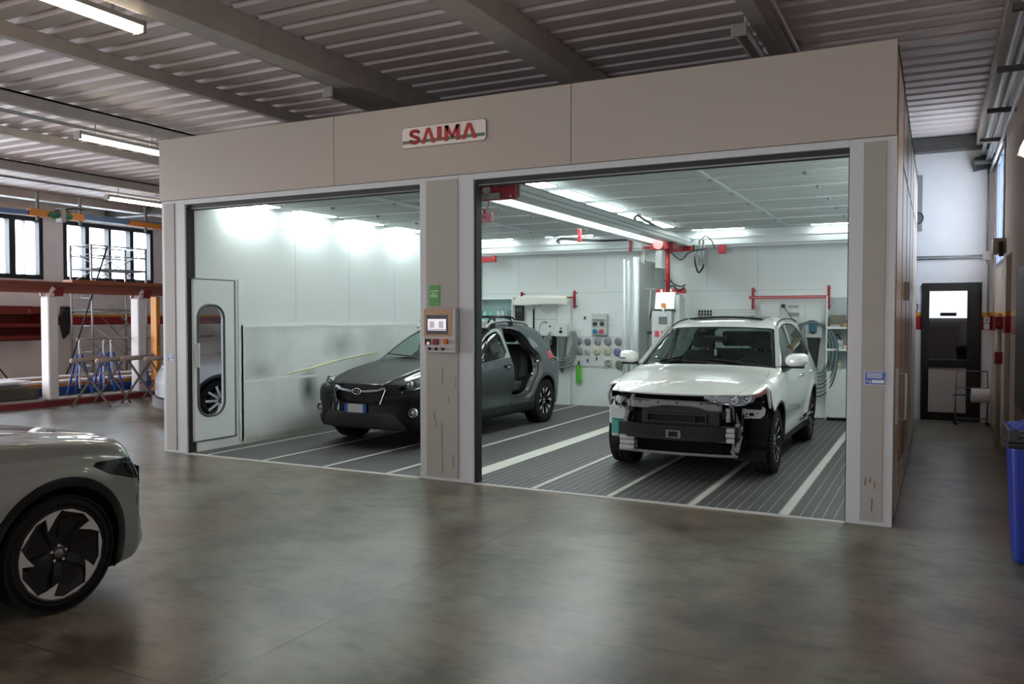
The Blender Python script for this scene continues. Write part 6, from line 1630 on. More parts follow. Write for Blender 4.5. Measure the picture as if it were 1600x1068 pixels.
for cx in (-.062, .045):      # generic blocks of readings on the screen
    for r_ in range(7): m.box(cx - .03 , cx + .03 - .012 * rn.random(), -.0812, -.080, .028 + r_ * .0095, .033 + r_ * .0095)
m.box(-.11, .095, -.0812, -.080, .008, .014); m.build('screen_lines', mat('screen_text', (.10, .06, .07), .5), sc)
for x, z, c, nm in ((-.115, -.115, (.015, .014, .013), 'switch_block'), (-.02, -.115, (.16, .008, .02), 'switch_block')): m = MB(); m.box(x - .04, x + .03, -.085, -.07, z - .03, z + .03); m.build(nm, mat('switch_%s' % ('black' if c[0] < .1 else 'red'), c, .35), t, bevel=.004)
m = MB(); m.cyl((-.105, -.07, -.13), (-.105, -.095, -.13), .014, 12); m.build('lit_button', mat('button_pink', (.8, .5, .45), .3, emit=(1, .55, .5), estr=.6), t)
m = MB(); m.cyl((.095, -.07, -.11), (.095, -.10, -.11), .027, 16); m.build('stop_button', mat('button_orange', (.65, .12, .02), .35), t, bevel=.004)
for x in (-.095, -.015, .065): m = MB(); m.cyl((x, -.07, -.185), (x, -.09, -.185), .013, 10).box(x - .004, x + .004, -.105, -.09, -.20, -.17); m.build('knob', BLACKP, t)
# ================================================================ THINGS IN THE BOOTH
RED = mat('signal_red', (.33, .018, .024), .45)
ALR = mat('rail_aluminium', (.52, .56, .56), .35, .35)
CABW = mat('cabinet_white', (.68, .72, .70), .4)
YB = 7.35
for k in range(5):
    cy = .45 + 1.17 * k + .525
    booth_light(-4.50, cy, .34, .98, 3.135, 'bright ceiling light of the hidden row over the centre strip, ' + order[k], 'lights in the row over the centre strip')
    booth_light(-.26, cy, .18, .86, 3.135, 'bright long booth light high on the right booth wall, ' + order[k], 'lights along the right booth wall', 0, True)
# rails along the back and the travelling bridge
def rail(x0, x1, y, z0, z1, d, name, label):
    m = MB(); m.box(x0, x1, y, y + d, z0, z1).box(x0, x1, y - .015, y, z0, z0 + .02).box(x0, x1, y - .015, y, z1 - .02, z1).box(x0, x1, y - .006, y, z0 + .02, z0 + .03)
    return tag(m.build(name, ALR), label, 'rail')
rail(-7.78, -.12, 6.93, 2.90, 3.03, .05, 'crane_rail', 'long pale aluminium rail along the back of the booth')
rail(-7.78, -.12, .17, 3.03, 3.12, .05, 'crane_rail', 'pale aluminium rail hidden behind the booth header')
t = thing('travelling_bridge', 'travelling bridge of two aluminium beams crossing the booth under the ceiling lights', 'gantry', (0, 0, 0))
m = MB(); m.box(-3.64, -3.48, .38, 6.92, 2.885, 3.035); bA = m.build('bridge_beam', ALR, t, bevel=.004)
m = MB()
for z in (2.90, 2.955, 3.02): m.box(-3.48, -3.474, .38, 6.92, z - .008, z + .008)
m.build('beam_groove', mat('groove_grey', (.28, .31, .31), .4), bA)
m = MB(); m.box(-4.0, -3.87, .38, 6.92, 2.875, 2.965); bB = m.build('bridge_beam', ALR, t, bevel=.004)
m = MB(); m.box(-3.87, -3.866, .38, 6.92, 2.915, 2.92); m.build('beam_groove', MATS['groove_grey'], bB)
m = MB(); m.box(-4.15, -3.50, .30, .36, 2.865, 3.03).box(-4.15, -3.5, .36, .42, 2.99, 3.03); ec = m.build('end_carriage', mat('carriage_red', (.20, .008, .014), .4), t, bevel=.006)
m = MB(); m.cyl((-3.82, .30, 2.965), (-3.82, .27, 2.965), .042, 20); m.build('roller', mat('roller_beige', (.45, .38, .33), .4), ec)
m = MB(); m.cyl((-3.82, .272, 2.965), (-3.82, .262, 2.965), .015, 10).cyl((-3.89, .30, 2.97), (-3.89, .285, 2.97), .010, 8).cyl((-3.72, .30, 2.995), (-3.72, .285, 2.995), .010, 8).cyl((-3.55, .30, 2.89), (-3.55, .285, 2.89), .010, 8); m.build('bolt', SCREWM, ec)
m = MB(); m.box(-3.95, -3.66, .26, .30, 2.87, 2.93).bar((-4.05, .28, 2.90), (-4.0, .28, 2.95), .03, .02); m.build('carriage_plate', mat('plate_grey_green', (.16, .17, .15), .5), ec, bevel=.006)
m = MB(); m.box(-4.05, -3.45, 6.86, 6.92, 2.80, 2.89); m.build('end_carriage', RED, t, bevel=.006)
t2 = thing('pull_handle', 'small pink red handle box hanging on a wire under the red end carriage', 'handle', (-3.86, .32, 2.69))
m = MB(); m.box(-.085, .085, -.03, .03, -.045, .045); m.build('handle_box', mat('handle_pink', (.50, .20, .22), .45), t2, bevel=.006)
m = MB()
for k in range(4): m.box(-.06 + .025 * k, -.052 + .025 * k, -.032, -.03, -.012, .014)
m.build('slot', BLACKP, t2)
m = MB(); m.tube(spline([(-.06, 0, .18), (-.055, 0, .11), (.0, 0, .08), (.035, 0, .12), (.04, 0, .18)], 6), .005, 6).box(-.012, .012, -.012, .012, .045, .09); m.build('hanging_wire', RED, t2)
# trolley, pole and hanging dryer
t = thing('bridge_trolley', 'red trolley and red pole hanging from the aluminium bridge', 'trolley', (-3.66, 6.1, 0))
m = MB(); m.box(-.24, .14, -.12, .12, 2.78, 2.87).box(-.40, -.2, -.06, .06, 2.80, 2.84).box(.0, .08, -.14, -.08, 2.78, 2.93); m.build('trolley_body', RED, t, bevel=.006)
m = MB(); m.cyl((-.10, -.15, 2.86), (-.10, -.11, 2.86), .085, 20); m.build('wheel_guard', mat('guard_pink', (.50, .22, .22), .4), t)
m = MB(); m.cyl((0.02, 0, 2.08), (0.02, 0, 2.78), .036, 16); m.build('pole', RED, t)
m = MB(); m.cyl((0.02, 0, 2.27), (0.02, 0, 2.285), .065, 16).cyl((.02, 0, 2.74), (.02, 0, 2.76), .055, 16); m.build('collar', RED, t)
t = thing('drying_unit', 'white and grey mobile dryer unit with a tilted white head under the red pole', 'dryer', (-3.66, 6.1, 0))
WARMW = mat('dryer_white', (.78, .78, .72), .4); UG = mat('dryer_grey', (.44, .46, .46), .45)
m = MB(); m.prism([(-.14, 1.80), (.12, 1.80), (.12, 2.08), (-.06, 2.08)], 'x', -.16, .17); m.build('dryer_head', WARMW, t, bevel=.01)
m = MB(); m.box(-.165, .17, -.15, .12, 1.775, 1.80); m.build('seam', BLACKP, t)
for x in (-.08, .0, .08): m = MB(); m.cyl((x, .0, 2.08), (x, .0, 2.13), .022, 10); m.build('cable_gland', WARMW, t)
m = MB(); m.box(-.20, .13, -.15, .14, .82, 1.775); m.build('dryer_body', UG, t, bevel=.012)
m = MB(); m.box(-.08, .06, -.156, -.15, 1.56, 1.68); m.build('display', mat('display_grey', (.12, .13, .14), .2), t)
for x in (-.11, .0): m = MB(); m.box(x - .035, x + .035, -.158, -.15, 1.35, 1.45).cyl((x, -.158, 1.41), (x, -.175, 1.41), .018, 10); m.build('selector', mat('selector_red', (.5, .06, .09), .4), t)
m = MB(); m.box(-.035, .03, -.175, -.15, 1.83, 1.90); m.build('orange_connector', mat('connector_orange', (.70, .20, .03), .4), t, bevel=.006)
m = MB(); m.box(-.022, .02, -.175, -.155, 1.775, 1.83).tube(spline([(0, -.165, 1.78), (.01, -.17, 1.73), (.04, -.17, 1.70)], 5), .008, 6); m.build('connector_plug', WARMW, t)
m = MB(); m.tube([(-.28, -.08, 1.15), (-.27, -.08, 1.6), (-.24, -.08, 2.12)], .008, 6).tube([(-.36, -.08, 2.14), (-.12, -.08, 2.13)], .010, 6); m.build('side_rod', mat('rod_grey', (.35, .36, .36), .4, .5), t)
m = MB(); m.tube(spline([(-.23, -.05, 1.8), (-.27, -.06, 1.6), (-.29, -.06, 1.3), (-.28, -.06, 1.0)], 5), .009, 6).ball((-.26, -.08, 1.42), .025, 2); m.build('cable', BLACKP, t)
m = MB(); m.box(.12, .24, -.06, .16, 1.3, 2.04).prism([(.16, 1.3), (.28, 1.3), (.24, 2.0), (.16, 2.0)], 'x', .17, .25); m.build('rear_housing', mat('housing_pale', (.55, .60, .58), .45), t, bevel=.02)
m = MB(); m.box(-.18, .3, .0, .1, 2.06, 2.14); m.build('mounting_bracket', RED, t)
m = MB(); m.tube(spline([(.0, .02, 2.16), (.12, .0, 2.18), (.2, 0, 2.10), (.3, .0, 2.16)], 5), .014, 6).tube(spline([(.04, .02, 2.30), (.12, -.02, 2.22), (.24, -.02, 2.17), (.32, 0, 2.2)], 5), .012, 6); m.build('hose', BLACKP, t)
m = MB(); m.box(-.25, .2, -.2, .2, .06, .14).box(-.15, .1, -.1, .1, .14, .82); m.build('base', UG, t)
for x in (-.22, .17):
    for y in (-.17, .17): m = MB(); m.cyl((x - .02, y, .035), (x + .02, y, .035), .035, 12); m.build('caster', BLACKP, t)
# air regulators hanging at the bridge's far end
t = thing('air_regulator', 'air regulator with white boxes and looped black hoses at the bridge end', 'air regulator', (-3.42, 6.5, 2.75))
m = MB(); m.box(-.05, .12, -.04, .04, -.24, .02); m.build('regulator_box', CABW, t, bevel=.008)
for x in (.20, .26): m = MB(); m.cyl((x, 0, -.22), (x, 0, .20), .018, 10); m.build('filter_tube', ALR, t)
m = MB(); m.tube(spline([(.1, 0, .12), (.12, -.02, -.1), (.18, -.02, -.33), (.25, -.02, -.28), (.27, 0, -.2)], 6), .014, 6).tube(spline([(-.3, 0, .02), (-.1, -.05, -.12), (.05, -.05, .0), (.3, -.03, .05)], 6), .008, 6).tube(spline([(.22, 0, .20), (.3, 0, .26), (.40, 0, .18), (.45, 0, .05)], 6), .008, 6); m.build('hose', BLACKP, t)
# cable carriers resting on the rails
for pts, lab in (([(-5.95, 6.95, 3.04), (-6.0, 6.95, 3.09), (-5.9, 6.95, 3.13), (-5.7, 6.95, 3.11), (-5.0, 6.95, 3.05), (-4.2, 6.95, 3.045)], 'black cable carrier curling over the back rail'),
                 ([(-3.55, 4.2, 3.04), (-3.55, 4.15, 3.09), (-3.55, 4.3, 3.13), (-3.55, 4.6, 3.10), (-3.55, 5.2, 3.06), (-3.55, 6.0, 3.045)], 'black cable carrier curling over the aluminium bridge beam')):
    pipe_obj('cable_carrier', spline(pts, 6), .022, mat('carrier_black', (.03, .035, .035), .5), lab, 'cable carrier')
# red stop brackets under the back rail
def rbr(x, z, w, h, y, label, plate=False):
    t = thing('stop_bracket', label, 'bracket', (x, y, z), 0, 'red brackets on the booth rails')
    m = MB(); m.box(-w / 2, w / 2, -.03, .03, -h / 2, h / 2)
    if plate: m.box(-w / 2 - .26, -w / 2, -.02, .02, -h / 2, -h / 2 + .10)
    m.build('bracket_plate', RED, t, bevel=.004)
    m = MB(); m.cyl((0, -.035, 0), (0, -.03, 0), .008, 8); m.build('bolt', SCREWM, t)
rbr(-7.32, 2.80, .06, .13, 6.95, 'red bracket with a flat red plate under the back rail, far left', True)
rbr(-2.95, 2.82, .12, .15, 6.95, 'red square bracket under the back rail above the white SUV roof')
rbr(-4.54, 2.93, .035, .20, 6.85, 'slim red hook bracket just left of the plastic sheet')
rbr(-4.62, 2.93, .045, .20, 4.7, 'slim red hook bracket hanging under the left aluminium beam')
# partition stub between the bays
t = thing('partition_stub', 'tall grey folded partition with pale edge posts between the two bays', 'partition', (-4.12, 0, 0))
m = MB(); m.box(-.03, .04, 5.95, 7.34, .012, 2.62); m.build('partition_panel', mat('partition_grey', (.42, .46, .45), .5, noise=.06, nscale=2), t)
m = MB(); m.cyl((-.0, 5.93, .012), (0, 5.93, 2.66), .05, 16); m.build('edge_post', mat('edge_post_grey', (.50, .54, .55), .5), t)
m = MB(); m.cyl((-.10, 5.86, .012), (-.10, 5.86, 2.60), .032, 12); m.build('edge_tube', mat('edge_tube_grey', (.34, .38, .39), .4), t)
m = MB(); m.cyl((-.17, 5.84, .012), (-.17, 5.84, 2.62), .022, 12); m.build('edge_tube', MATS['edge_post_grey'], t)
m = MB(); m.box(.04, .045, 6.75, 6.755, .1, 2.5); m.build('panel_joint', MATS['joint_grey'], t)
def sheet(u, v): return (.075 + .02 * math.sin(9 * u) * v + .015 * math.sin(23 * u + 3 * v), 5.9 + .60 * u, 2.98 - (.38 + .05 * math.sin(6 * u)) * v)
m = MB(); m.grid(sheet, 30, 10); o = m.build('plastic_sheet', mat('plastic_film', (.62, .64, .63), .35, alpha=.6)); o.location = (-4.12, 0, 0)
tag(o, 'wrinkled translucent plastic sheet draped over the partition top', 'plastic sheet')
m = MB(); m.box(-3.98, -3.86, 6.5, 6.75, 2.50, 2.86); tag(m.build('wall_box', CABW, bevel=.01), 'white box mounted high beside the plastic sheet', 'box')
# ---- back wall, left bay
t = thing('wall_niche', 'open shelf niche with pale bottles behind the dark car roof', 'shelf', (0, 0, 0))
m = MB(); m.box(-7.78, -6.98, 7.05, YB - .006, 2.02, 2.06).box(-7.78, -6.98, 7.05, YB - .006, 1.58, 1.62).box(-7.0, -6.98, 7.05, YB - .006, 1.62, 2.02).box(-7.78, -7.76, 7.05, YB - .006, 1.62, 2.02); m.build('niche_frame', BWHITE, t)
m = MB(); m.box(-7.76, -7.0, 7.33, 7.342, 1.62, 2.02); m.build('niche_back', mat('niche_aqua', (.42, .58, .58), .5), t)
def bottle(x, z, y, col, h, label, r=.035):
    t = thing('spray_bottle', label, 'bottle', (x, y, z), 0, 'pale bottles in the booth niche')
    m = MB(); m.lathe([(0, 0), (r, 0), (r, h * .62), (r * .4, h * .8), (r * .4, h * .86)], axis='z', n=14); m.build('bottle_body', mat('bottle_%s' % col[0], col[1], .3), t)
    m = MB(); m.cyl((0, 0, h * .86), (0, 0, h), r * .55, 10).box(-r * .9, r * .3, -.01, .01, h * .93, h); m.build('spray_head', mat('bottle_cap_grey', (.35, .38, .38), .4), t)
for x, c, lb in ((-7.36, ('white', (.6, .7, .7)), 'pale spray bottle third from the right in the niche'), (-7.26, ('white', (.6, .7, .7)), 'pale spray bottle second from the right in the niche'), (-7.52, ('aqua', (.25, .55, .52)), 'aqua bottle standing left of the white ones in the niche'), (-7.66, ('aqua', (.25, .55, .52)), 'aqua bottle closest to the left end of the niche')):
    bottle(x, 1.62, 7.18, c, .22, lb)
m = MB(); m.box(-7.14, -7.03, 7.13, 7.25, 1.62, 1.80); tag(m.build('clear_jar', glass('jar_clear', (.72, .80, .80), 1.3), bevel=.02), 'clear jar at the right end of the niche', 'jar')
m = MB(); m.box(-6.98, -6.83, 7.15, 7.34, 1.60, 1.90); g_ = tag(m.build('battery_charger', BLACKP, bevel=.01), 'black square charger box between the niche and the white cabinet', 'charger')
m = MB()
for k in range(3): m.box(-6.96 + .05 * k, -6.925 + .05 * k, 7.14, 7.15, 1.78, 1.86)
m.build('charger_slot', mat('charger_grey', (.06, .065, .065), .5), g_)
def rack_bracket(parent, x, z0, z1, y=7.20):
    m = MB(); m.box(x - .022, x + .022, y, y + .03, z0, z1).cyl((x, y + .03, z0 + .04), (x, YB - .006, z0 + .04), .012, 8).cyl((x, y + .03, z1 - .04), (x, YB - .006, z1 - .04), .012, 8); b_ = m.build('rack_bracket', RED, parent)
    m = MB()
    for k in range(5): m.box(x - .01, x + .01, y - .003, y, z0 + .04 + k * (z1 - z0 - .08) / 5, z0 + .07 + k * (z1 - z0 - .08) / 5)
    m.build('slot', mat('slot_dark_red', (.10, .01, .01), .5), b_)
t = thing('paper_rack', 'red bracketed wall rack holding masking paper over the white cabinet', 'paper rack', (0, 0, 0))
rack_bracket(t, -6.86, 2.04, 2.16); rack_bracket(t, -5.76, 1.84, 2.17)
m = MB(); m.cyl((-6.88, 7.14, 2.06), (-5.72, 7.14, 2.04), .014, 8); m.build('roll_rod', RED, t)
t = thing('masking_paper', 'cream masking paper roll with a sheet hanging off the red rack', 'masking paper', (0, 0, 0))
m = MB(); m.cyl((-6.80, 7.14, 2.055), (-5.88, 7.14, 2.045), .035, 20); m.build('paper_roll', mat('paper_cream', (.74, .68, .56), .7), t)
def psh(u, v): return (-6.98 + 1.12 * u - .05 * v * (1 - u) + .10 * (1 - v) * (1 - u), 7.07 - .02 * math.sin(4 * u), 2.07 - .16 * v - .012 * math.sin(7 * u) * v - .015 * u)
m = MB(); m.grid(psh, 20, 5); m.build('paper_sheet', mat('paper_pale', (.70, .69, .64), .7), t, solid=.002)
for k, (x0, x1, sg) in enumerate(((-6.78, -6.42, .10), (-6.45, -6.05, .15))):
    m = MB(); m.grid(lambda u, v: (x0 + (x1 - x0) * u, 7.10 + .04 * math.sin(5 * u + 3 * v), 1.93 - (sg * math.sin(PI * u) + .04) * v), 14, 6); m.build('film_fold', glass('plastic_film_white', (.82, .84, .84), .8, .3), t)
t = thing('work_cabinet', 'white back wall cabinet with a steel recess behind the dark car', 'cabinet', (0, 0, 0))
m = MB(); m.box(-6.92, -5.86, 7.26, YB - .006, 1.32, 1.98).box(-6.92, -6.62, 7.26, YB - .006, .012, 1.32).box(-6.14, -5.86, 7.26, YB - .006, .012, 1.32).box(-6.62, -6.14, 7.26, YB - .006, .012, .85); cb = m.build('cabinet_body', CABW, t)
m = MB(); m.box(-6.62, -6.14, 7.33, 7.342, .85, 1.32); m.build('recess', mat('recess_dark', (.04, .045, .045), .5), t)
m = MB()
for x in (-6.62, -6.14): m.box(x - .003, x + .003, 7.255, 7.26, 1.32, 1.98)
m.box(-6.62, -6.14, 7.255, 7.26, 1.63, 1.636); m.build('door_gap', MATS['door_gap_dark'], t)
m = MB(); m.box(-6.63, -6.61, 7.23, 7.26, 1.42, 1.82); m.build('handle_bar', TRIMB, t)
m = MB(); m.tube(spline([(-6.52, 7.24, 1.35), (-6.46, 7.22, 1.55), (-6.38, 7.22, 1.60), (-6.34, 7.24, 1.58)], 5), .008, 6).ball((-6.36, 7.24, 1.585), .018); m.build('bent_tube', mat('tube_grey', (.35, .36, .36), .4), t)
m = MB(); m.cyl((-6.28, 7.262, 1.50), (-6.28, 7.245, 1.50), .018, 10); m.build('knob', TRIMB, t)
m = MB(); m.cyl((-6.30, 7.22, 1.14), (-6.30, 7.22, 1.31), .085, 24); m.cyl((-6.30, 7.22, 1.10), (-6.30, 7.22, 1.14), .05, 16)
tag(m.build('steel_canister', mat('canister_steel', (.5, .5, .5), .25, .9)), 'short steel canister in the recess of the back wall cabinet', 'canister')
# holder with grey funnel and hose loops (two of them)
def funnel_holder(x, z, label, dark=False, loops=5, rr=(.26, .36)):
    t = thing('hose_holder', label, 'hose holder', (x, 7.19, z))
    m = MB(); m.box(-.13, .13, -.06, .025, -.0, .26); m.build('holder_plate', CABW, t, bevel=.008)
    m = MB(); m.lathe([(.105, .0), (.075, -.3), (.045, -.6), (.02, -.68)], (0, 0, 0), 'z', 18); m.build('funnel', mat('funnel_dark' if dark else 'funnel_grey', (.03, .035, .035) if dark else (.16, .18, .18), .5), t)
    m = MB(); m.cyl((0, -.06, .09), (0, -.08, .09), .03, 12).box(-.015, .015, -.07, -.06, .14, .17); m.build('holder_knob', TRIMB, t)
    return t
t = funnel_holder(-6.0, 1.31, 'white wall holder with a grey funnel beside the polishing pads')
HG = mat('hose_grey', (.20, .23, .23), .4)
t = thing('air_hose', 'loops of grey air hose slung around the grey funnel holder', 'hose', (-6.0, 7.12, 1.3))
for k in range(5):
    m = MB(); w = .24 + .025 * k; d = .34 + .04 * k
    m.tube(spline([(-w * .85, 0, .10 - .02 * k), (-w, .0, -.12), (-w * .7, -.02 * k * .3, -d), (0, -.02, -d - .07), (w * .75, -.02, -d + .02), (w, 0, -.10), (w * .85, .02, .12)], 6), .013, 7); m.build('hose_loop', HG, t)
# switchboard
t = thing('switch_box', 'grey wall switch box with two knobs and blue and red sockets', 'switch box', (-5.28, 7.32, 1.54))
m = MB(); m.box(-.15, .15, -.07, .03, -.20, .20); m.build('box_body', mat('switch_grey', (.50, .54, .52), .45), t, bevel=.008)
m = MB(); m.box(-.12, .12, -.085, -.07, .075, .09); m.build('cover_lip', mat('lip_dark', (.12, .13, .13), .4), t)
for x in (-.075, .06): m = MB(); m.cyl((x, -.07, .01), (x, -.095, .01), .042, 16).box(x - .01, x + .01, -.11, -.095, -.03, .05); m.build('knob', mat('knob_dark', (.05, .06, .06), .3), t)
for x, c, n in ((-.075, (.02, .20, .38), 'blue'), (.05, (.62, .07, .12), 'red')): m = MB(); m.cyl((x, -.07, -.13), (x, -.105, -.13), .043, 18); m.build('socket', mat('socket_' + n, c, .4), t)
m = MB(); m.box(-5.61, -5.585, 7.32, YB, 1.63, 1.69); tag(m.build('wall_hook', BLACKP), 'tiny black hook on the wall left of the grey switch box', 'hook')
# perforated board and pads
t = thing('perforated_board', 'white perforated board carrying round polishing pads', 'tool board', (-5.38, 7.335, 1.05))
m = MB(); m.box(-.50, .50, -.008, .012, -.30, .28); m.build('board', CABW, t)
m = MB()
for i in range(24):
    for j in range(14): m.box(-.48 + .041 * i, -.472 + .041 * i, -.0085, -.008, -.28 + .041 * j, -.272 + .041 * j)
m.build('board_holes', mat('hole_grey', (.20, .22, .22), .6), t)
pads = [(-5.71, 1.225, .068, 'grey', 'grey lilac polishing pad, first of the top row'), (-5.53, 1.215, .062, 'darkgrey', 'crumpled dark grey polishing pad in the top row'), (-5.335, 1.225, .070, 'lilac', 'lilac grey polishing pad under the switch box'),
        (-5.135, 1.225, .072, 'grey', 'grey polishing pad with a dark rim, fourth of the top row'), (-4.93, 1.225, .070, 'slate', 'slate grey polishing pad ending the top row'),
        (-5.71, 1.045, .078, 'grey', 'wide grey polishing pad starting the middle row'), (-5.53, 1.04, .055, 'white', 'small folded white pad in the middle row'), (-5.345, 1.045, .078, 'cream', 'bright cream polishing pad in the middle row'),
        (-5.145, 1.045, .075, 'tan', 'pale tan polishing pad in the middle row'), (-4.945, 1.035, .070, 'purple', 'purple polishing pad ending the middle row'), (-4.905, .80, .072, 'olive', 'dark olive grey pad hanging lowest on the board')]
pc_ = {'grey': (.32, .32, .35), 'darkgrey': (.22, .24, .27), 'lilac': (.36, .34, .40), 'slate': (.26, .27, .31), 'white': (.65, .66, .68), 'cream': (.62, .60, .42), 'tan': (.52, .50, .38), 'purple': (.26, .20, .42), 'olive': (.17, .18, .16)}
for x, z, r, c, lb in pads:
    r *= 1.1; t = thing('polishing_pad', lb, 'polishing pad', (x, 7.30, z), 0, 'polishing pads on the white board'); t.rotation_euler = (R(8), 0, R(-14))
    m = MB(); m.lathe([(0, -.012), (r * .25, -.014), (r * .9, -.010), (r, 0), (r * .92, .018), (0, .02)], axis='y', n=24); m.build('pad_face', mat('pad_' + c, pc_[c], .8, noise=.12, nscale=40), t)
    m = MB(); m.cyl((0, -.02, 0), (0, -.013, 0), r * .14, 10); m.build('pad_hub', mat('pad_hub_grey', (.12, .12, .13), .6), t)
    m = MB(); m.cyl((0, .01, r * .2), (0, .04, r * .2), .005, 6); m.build('peg', BLACKP, t)
t = thing('tape_roll', 'cream tape roll hanging under the pads on the board', 'tape roll', (-5.12, 7.28, .85)); t.rotation_euler = (R(20), 0, R(30))
m = MB(); m.lathe([(.035, -.03), (.07, -.03), (.07, .03), (.035, .03), (.035, -.03)], axis='y', n=24); m.build('tape', mat('tape_cream', (.62, .60, .50), .6), t)
m = MB(); m.lathe([(.033, -.031), (.037, -.031), (.037, .031), (.033, .031)], axis='y', n=20); m.build('tape_core', mat('core_tan', (.30, .24, .17), .7), t)
for x, z in ((-5.71, .82), (-5.53, .86), (-5.35, .90)):
    m = MB(); m.box(x - .01, x + .01, 7.30, 7.33, z - .03, z + .03); tag(m.build('board_peg', BLACKP), 'small black peg in the white perforated board', 'peg', 'black pegs in the perforated board')
GRN = mat('brush_green', (.12, .55, .05), .5)
for x, dz, lb in ((-5.72, 0, 'bright green squeegee on the left under the perforated board'), (-5.67, -.03, 'longer bright green squeegee hanging on the right of its twin')):
    t = thing('squeegee', lb, 'squeegee', (x, 7.30, .78 + dz), 0, 'green squeegees under the board')
    m = MB(); m.box(-.022, .022, -.02, .01, -.34, .0); m.build('blade_holder', GRN, t, bevel=.006)
    m = MB(); m.box(-.03, -.022, -.012, .0, -.32, -.02); m.build('rubber_blade', TRIMB, t)
    m = MB(); m.cyl((0, -.01, .0), (0, -.01, .03), .006, 6); m.build('hang_loop', TRIMB, t)
# ---- back wall, right bay
t = thing('perforated_board', 'narrow perforated board above the white SUV roof with black bits', 'tool board', (-2.95, 7.335, 1.70))
m = MB(); m.box(-.50, .50, -.008, .012, -.14, .12); m.build('board', CABW, t)
m = MB()
for i in range(22):
    for j in range(6): m.box(-.38 + .040 * i, -.368 + .040 * i, -.0085, -.008, -.12 + .041 * j, -.108 + .041 * j)
m.build('board_holes', mat('hole_grey', (.20, .22, .22), .6), t)
for k in range(5):
    m = MB()
    for j in range(4): m.box(-3.44 + .05 * k, -3.41 + .05 * k, 7.31, 7.33, 1.59 + .055 * j, 1.63 + .055 * j)
    tag(m.build('bit_strip', BLACKP), 'upright strip of black tool bits at the left of the narrow board', 'tool bits', 'strips of black bits on the narrow board')
m = MB(); m.box(-3.98, -3.62, 7.25, YB - .006, 1.40, 1.66); tag(m.build('wall_case', mat('case_grey_green', (.30, .35, .34), .5), bevel=.01), 'flat grey case on the wall between the dryer and the narrow board', 'case')
t = thing('tall_cabinet', 'tall white back wall cabinets with labelled doors behind the white SUV', 'cabinet', (0, 0, 0))
m = MB(); m.box(-2.37, -1.31, 7.25, YB - .006, .012, 1.99); m.build('cabinet_body', CABW, t)
for x0, x1, z0, z1 in ((-2.36, -2.05, .02, 1.98), (-2.03, -1.66, 1.50, 1.98), (-2.03, -1.66, .02, 1.48), (-1.64, -1.32, .02, 1.98)): m = MB(); m.box(x0, x1, 7.235, 7.25, z0, z1); m.build('door', CABW, t, bevel=.003)
for z, h, x in ((1.85, .035, -1.83), (1.72, .06, -1.82)): m = MB(); m.box(x - .085, x + .085, 7.225, 7.235, z - h / 2, z + h / 2); m.build('name_plate', mat('name_plate_grey', (.30, .33, .32), .5), t)
m = MB(); m.cyl((-1.99, 7.235, 1.86), (-1.99, 7.20, 1.86), .034, 16); m.build('round_lock', BLACKP, t)
m = MB(); m.bar((-1.985, 7.19, 1.86), (-1.76, 7.18, 1.53), .018, .014); m.build('lever_arm', mat('lever_grey', (.14, .15, .15), .4), t)
t = thing('paper_rack', 'empty red bar rack across the tall white cabinets', 'paper rack', (0, 0, 0))
rack_bracket(t, -2.47, 1.80, 2.17, 7.12); rack_bracket(t, -1.27, 1.80, 2.19, 7.12)
m = MB(); m.box(-2.53, -1.27, 7.10, 7.14, 1.98, 2.03); m.build('roll_rod', RED, t)
m = MB(); m.box(-2.52, -1.33, 7.098, 7.10, 2.0, 2.012); m.build('rod_groove', mat('groove_pale', (.55, .30, .30), .4), t)
# hose reel at the right
t = funnel_holder(-1.50, 1.34, 'white wall holder with a black funnel in the right back corner', True)
t = thing('air_hose', 'big coil of dark green hoses around the black funnel holder', 'hose', (-1.50, 7.10, 1.3))
HB = mat('hose_blue_grey', (.05, .09, .10), .4)
rn = random.Random(11)
for k in range(8):
    w = .25 + .018 * k; d = .38 + .055 * k; m = MB()
    m.tube(spline([(-w * .9, 0, .05), (-w * .55, 0, .26), (0, -.01, .32 - .01 * k), (w * .6, 0, .22), (w, 0, -.05), (w * .95, -.01 * k, -d * .7), (w * .5, -.02, -d - .1), (-.05, -.03, -d * .95 - .02 * k), (-w * .6, -.02, -d * .5), (-w * .95, 0, -.1)], 5), .011, 6); m.build('hose_loop', HB if k % 3 else HG, t)
m = MB(); m.box(-.06, .06, -.08, .02, .12, .28); m.build('reel_hub', mat('reel_teal', (.03, .10, .14), .4), t, bevel=.02)
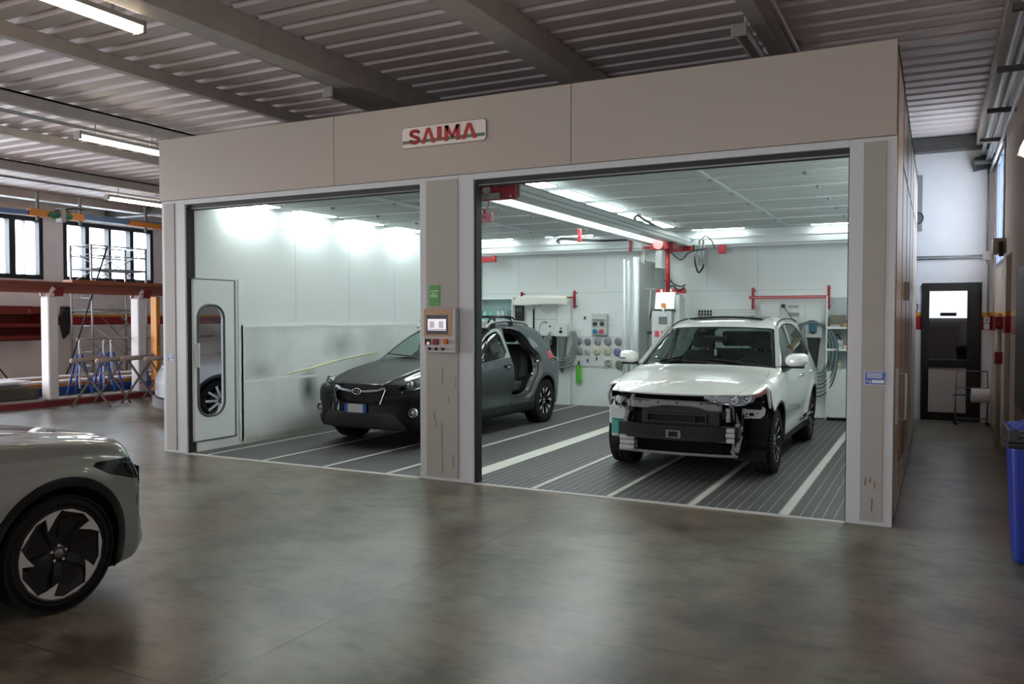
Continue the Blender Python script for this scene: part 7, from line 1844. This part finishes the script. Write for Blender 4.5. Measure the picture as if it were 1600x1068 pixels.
# open shelves at the far right
t = thing('open_shelves', 'open white shelves in the right back corner of the booth', 'shelf', (0, 0, 0))
for z in (.83, 1.165, 1.52): 
    m = MB(); m.box(-1.28, -.12, 7.08, YB - .006, z - .035, z); m.build('shelf_board', BWHITE, t)
for x in (-1.30, -.125): m = MB(); m.box(x, x + .02, 7.08, YB - .006, .012, 2.02); m.build('side_panel', BWHITE, t)
m = MB(); m.box(-1.28, -.12, 7.05, 7.07, .06, .80); m.build('lower_door', CABW, t)
m = MB(); m.box(-1.28, -.12, 7.33, 7.342, .83, 2.0); m.build('shelf_back', mat('shelf_back_grey', (.40, .46, .46), .6), t)
def pbox(x0, x1, z0, h, c, label, name='box', cat='box', d=.16, y=7.14, bev=.004):
    m = MB(); m.box(x0, x1, y, y + d, z0, z0 + h)
    o = m.build(name, mat('box_%02d_%02d_%02d' % tuple(int(99 * v) for v in c), c, .6), None, bevel=bev)
    tag(o, label, cat, 'boxes on the open shelves')
    m = MB(); m.box(x0 + .01, x1 - .01, y - .001, y, z0 + h * .25, z0 + h * .6); m.build('box_label', mat('box_print', tuple(min(1, v * .55 + .05) for v in c), .6) if False else mat('box_print_%02d' % int(99 * c[0]), tuple(v * .6 + .04 for v in c), .6), o)
pbox(-1.25, -1.03, 1.52, .19, (.20, .17, .12), 'brown square carton on the top shelf, right booth corner')
pbox(-1.24, -1.10, 1.5205, .03, (.60, .52, .52), 'thin pink white packet on the top shelf beneath the brown carton', 'packet', d=.05, y=7.085)
pbox(-1.05, -.94, 1.52, .06, (.45, .30, .07), 'small ochre box on the top shelf')
pbox(-.93, -.82, 1.52, .06, (.50, .22, .06), 'small orange box on the top shelf, nearest the booth post')
pbox(-1.04, -.80, 1.581, .05, (.14, .12, .11), 'dark flat tool lying on the small boxes, top shelf', 'sanding_block', 'tool')
pbox(-1.26, -1.06, 1.165, .14, (.58, .64, .65), 'white box with a blue print on the middle shelf')
m = MB(); m.tube(spline([(-1.22, 7.2, 1.31), (-1.17, 7.2, 1.36), (-1.13, 7.2, 1.40), (-1.10, 7.2, 1.33), (-1.07, 7.2, 1.31)], 5), .012, 6); tag(m.build('spray_gun', BLACKP), 'dark spray gun lying on the white blue printed box', 'spray gun')
pbox(-1.04, -.82, 1.165, .03, (.60, .60, .57), 'flat white packet lowest in the little stack on the middle shelf', 'packet')
pbox(-1.03, -.82, 1.196, .025, (.62, .62, .60), 'flat white packet in the middle of the little stack', 'packet')
pbox(-1.03, -.85, 1.222, .022, (.48, .08, .05), 'flat red packet topmost of the little stack', 'packet')
pbox(-1.26, -1.08, .83, .11, (.62, .63, .60), 'white box on the lowest open shelf')
pbox(-1.25, -1.08, .941, .03, (.52, .40, .10), 'thin yellow packet topping the white box on the lowest shelf', 'packet')
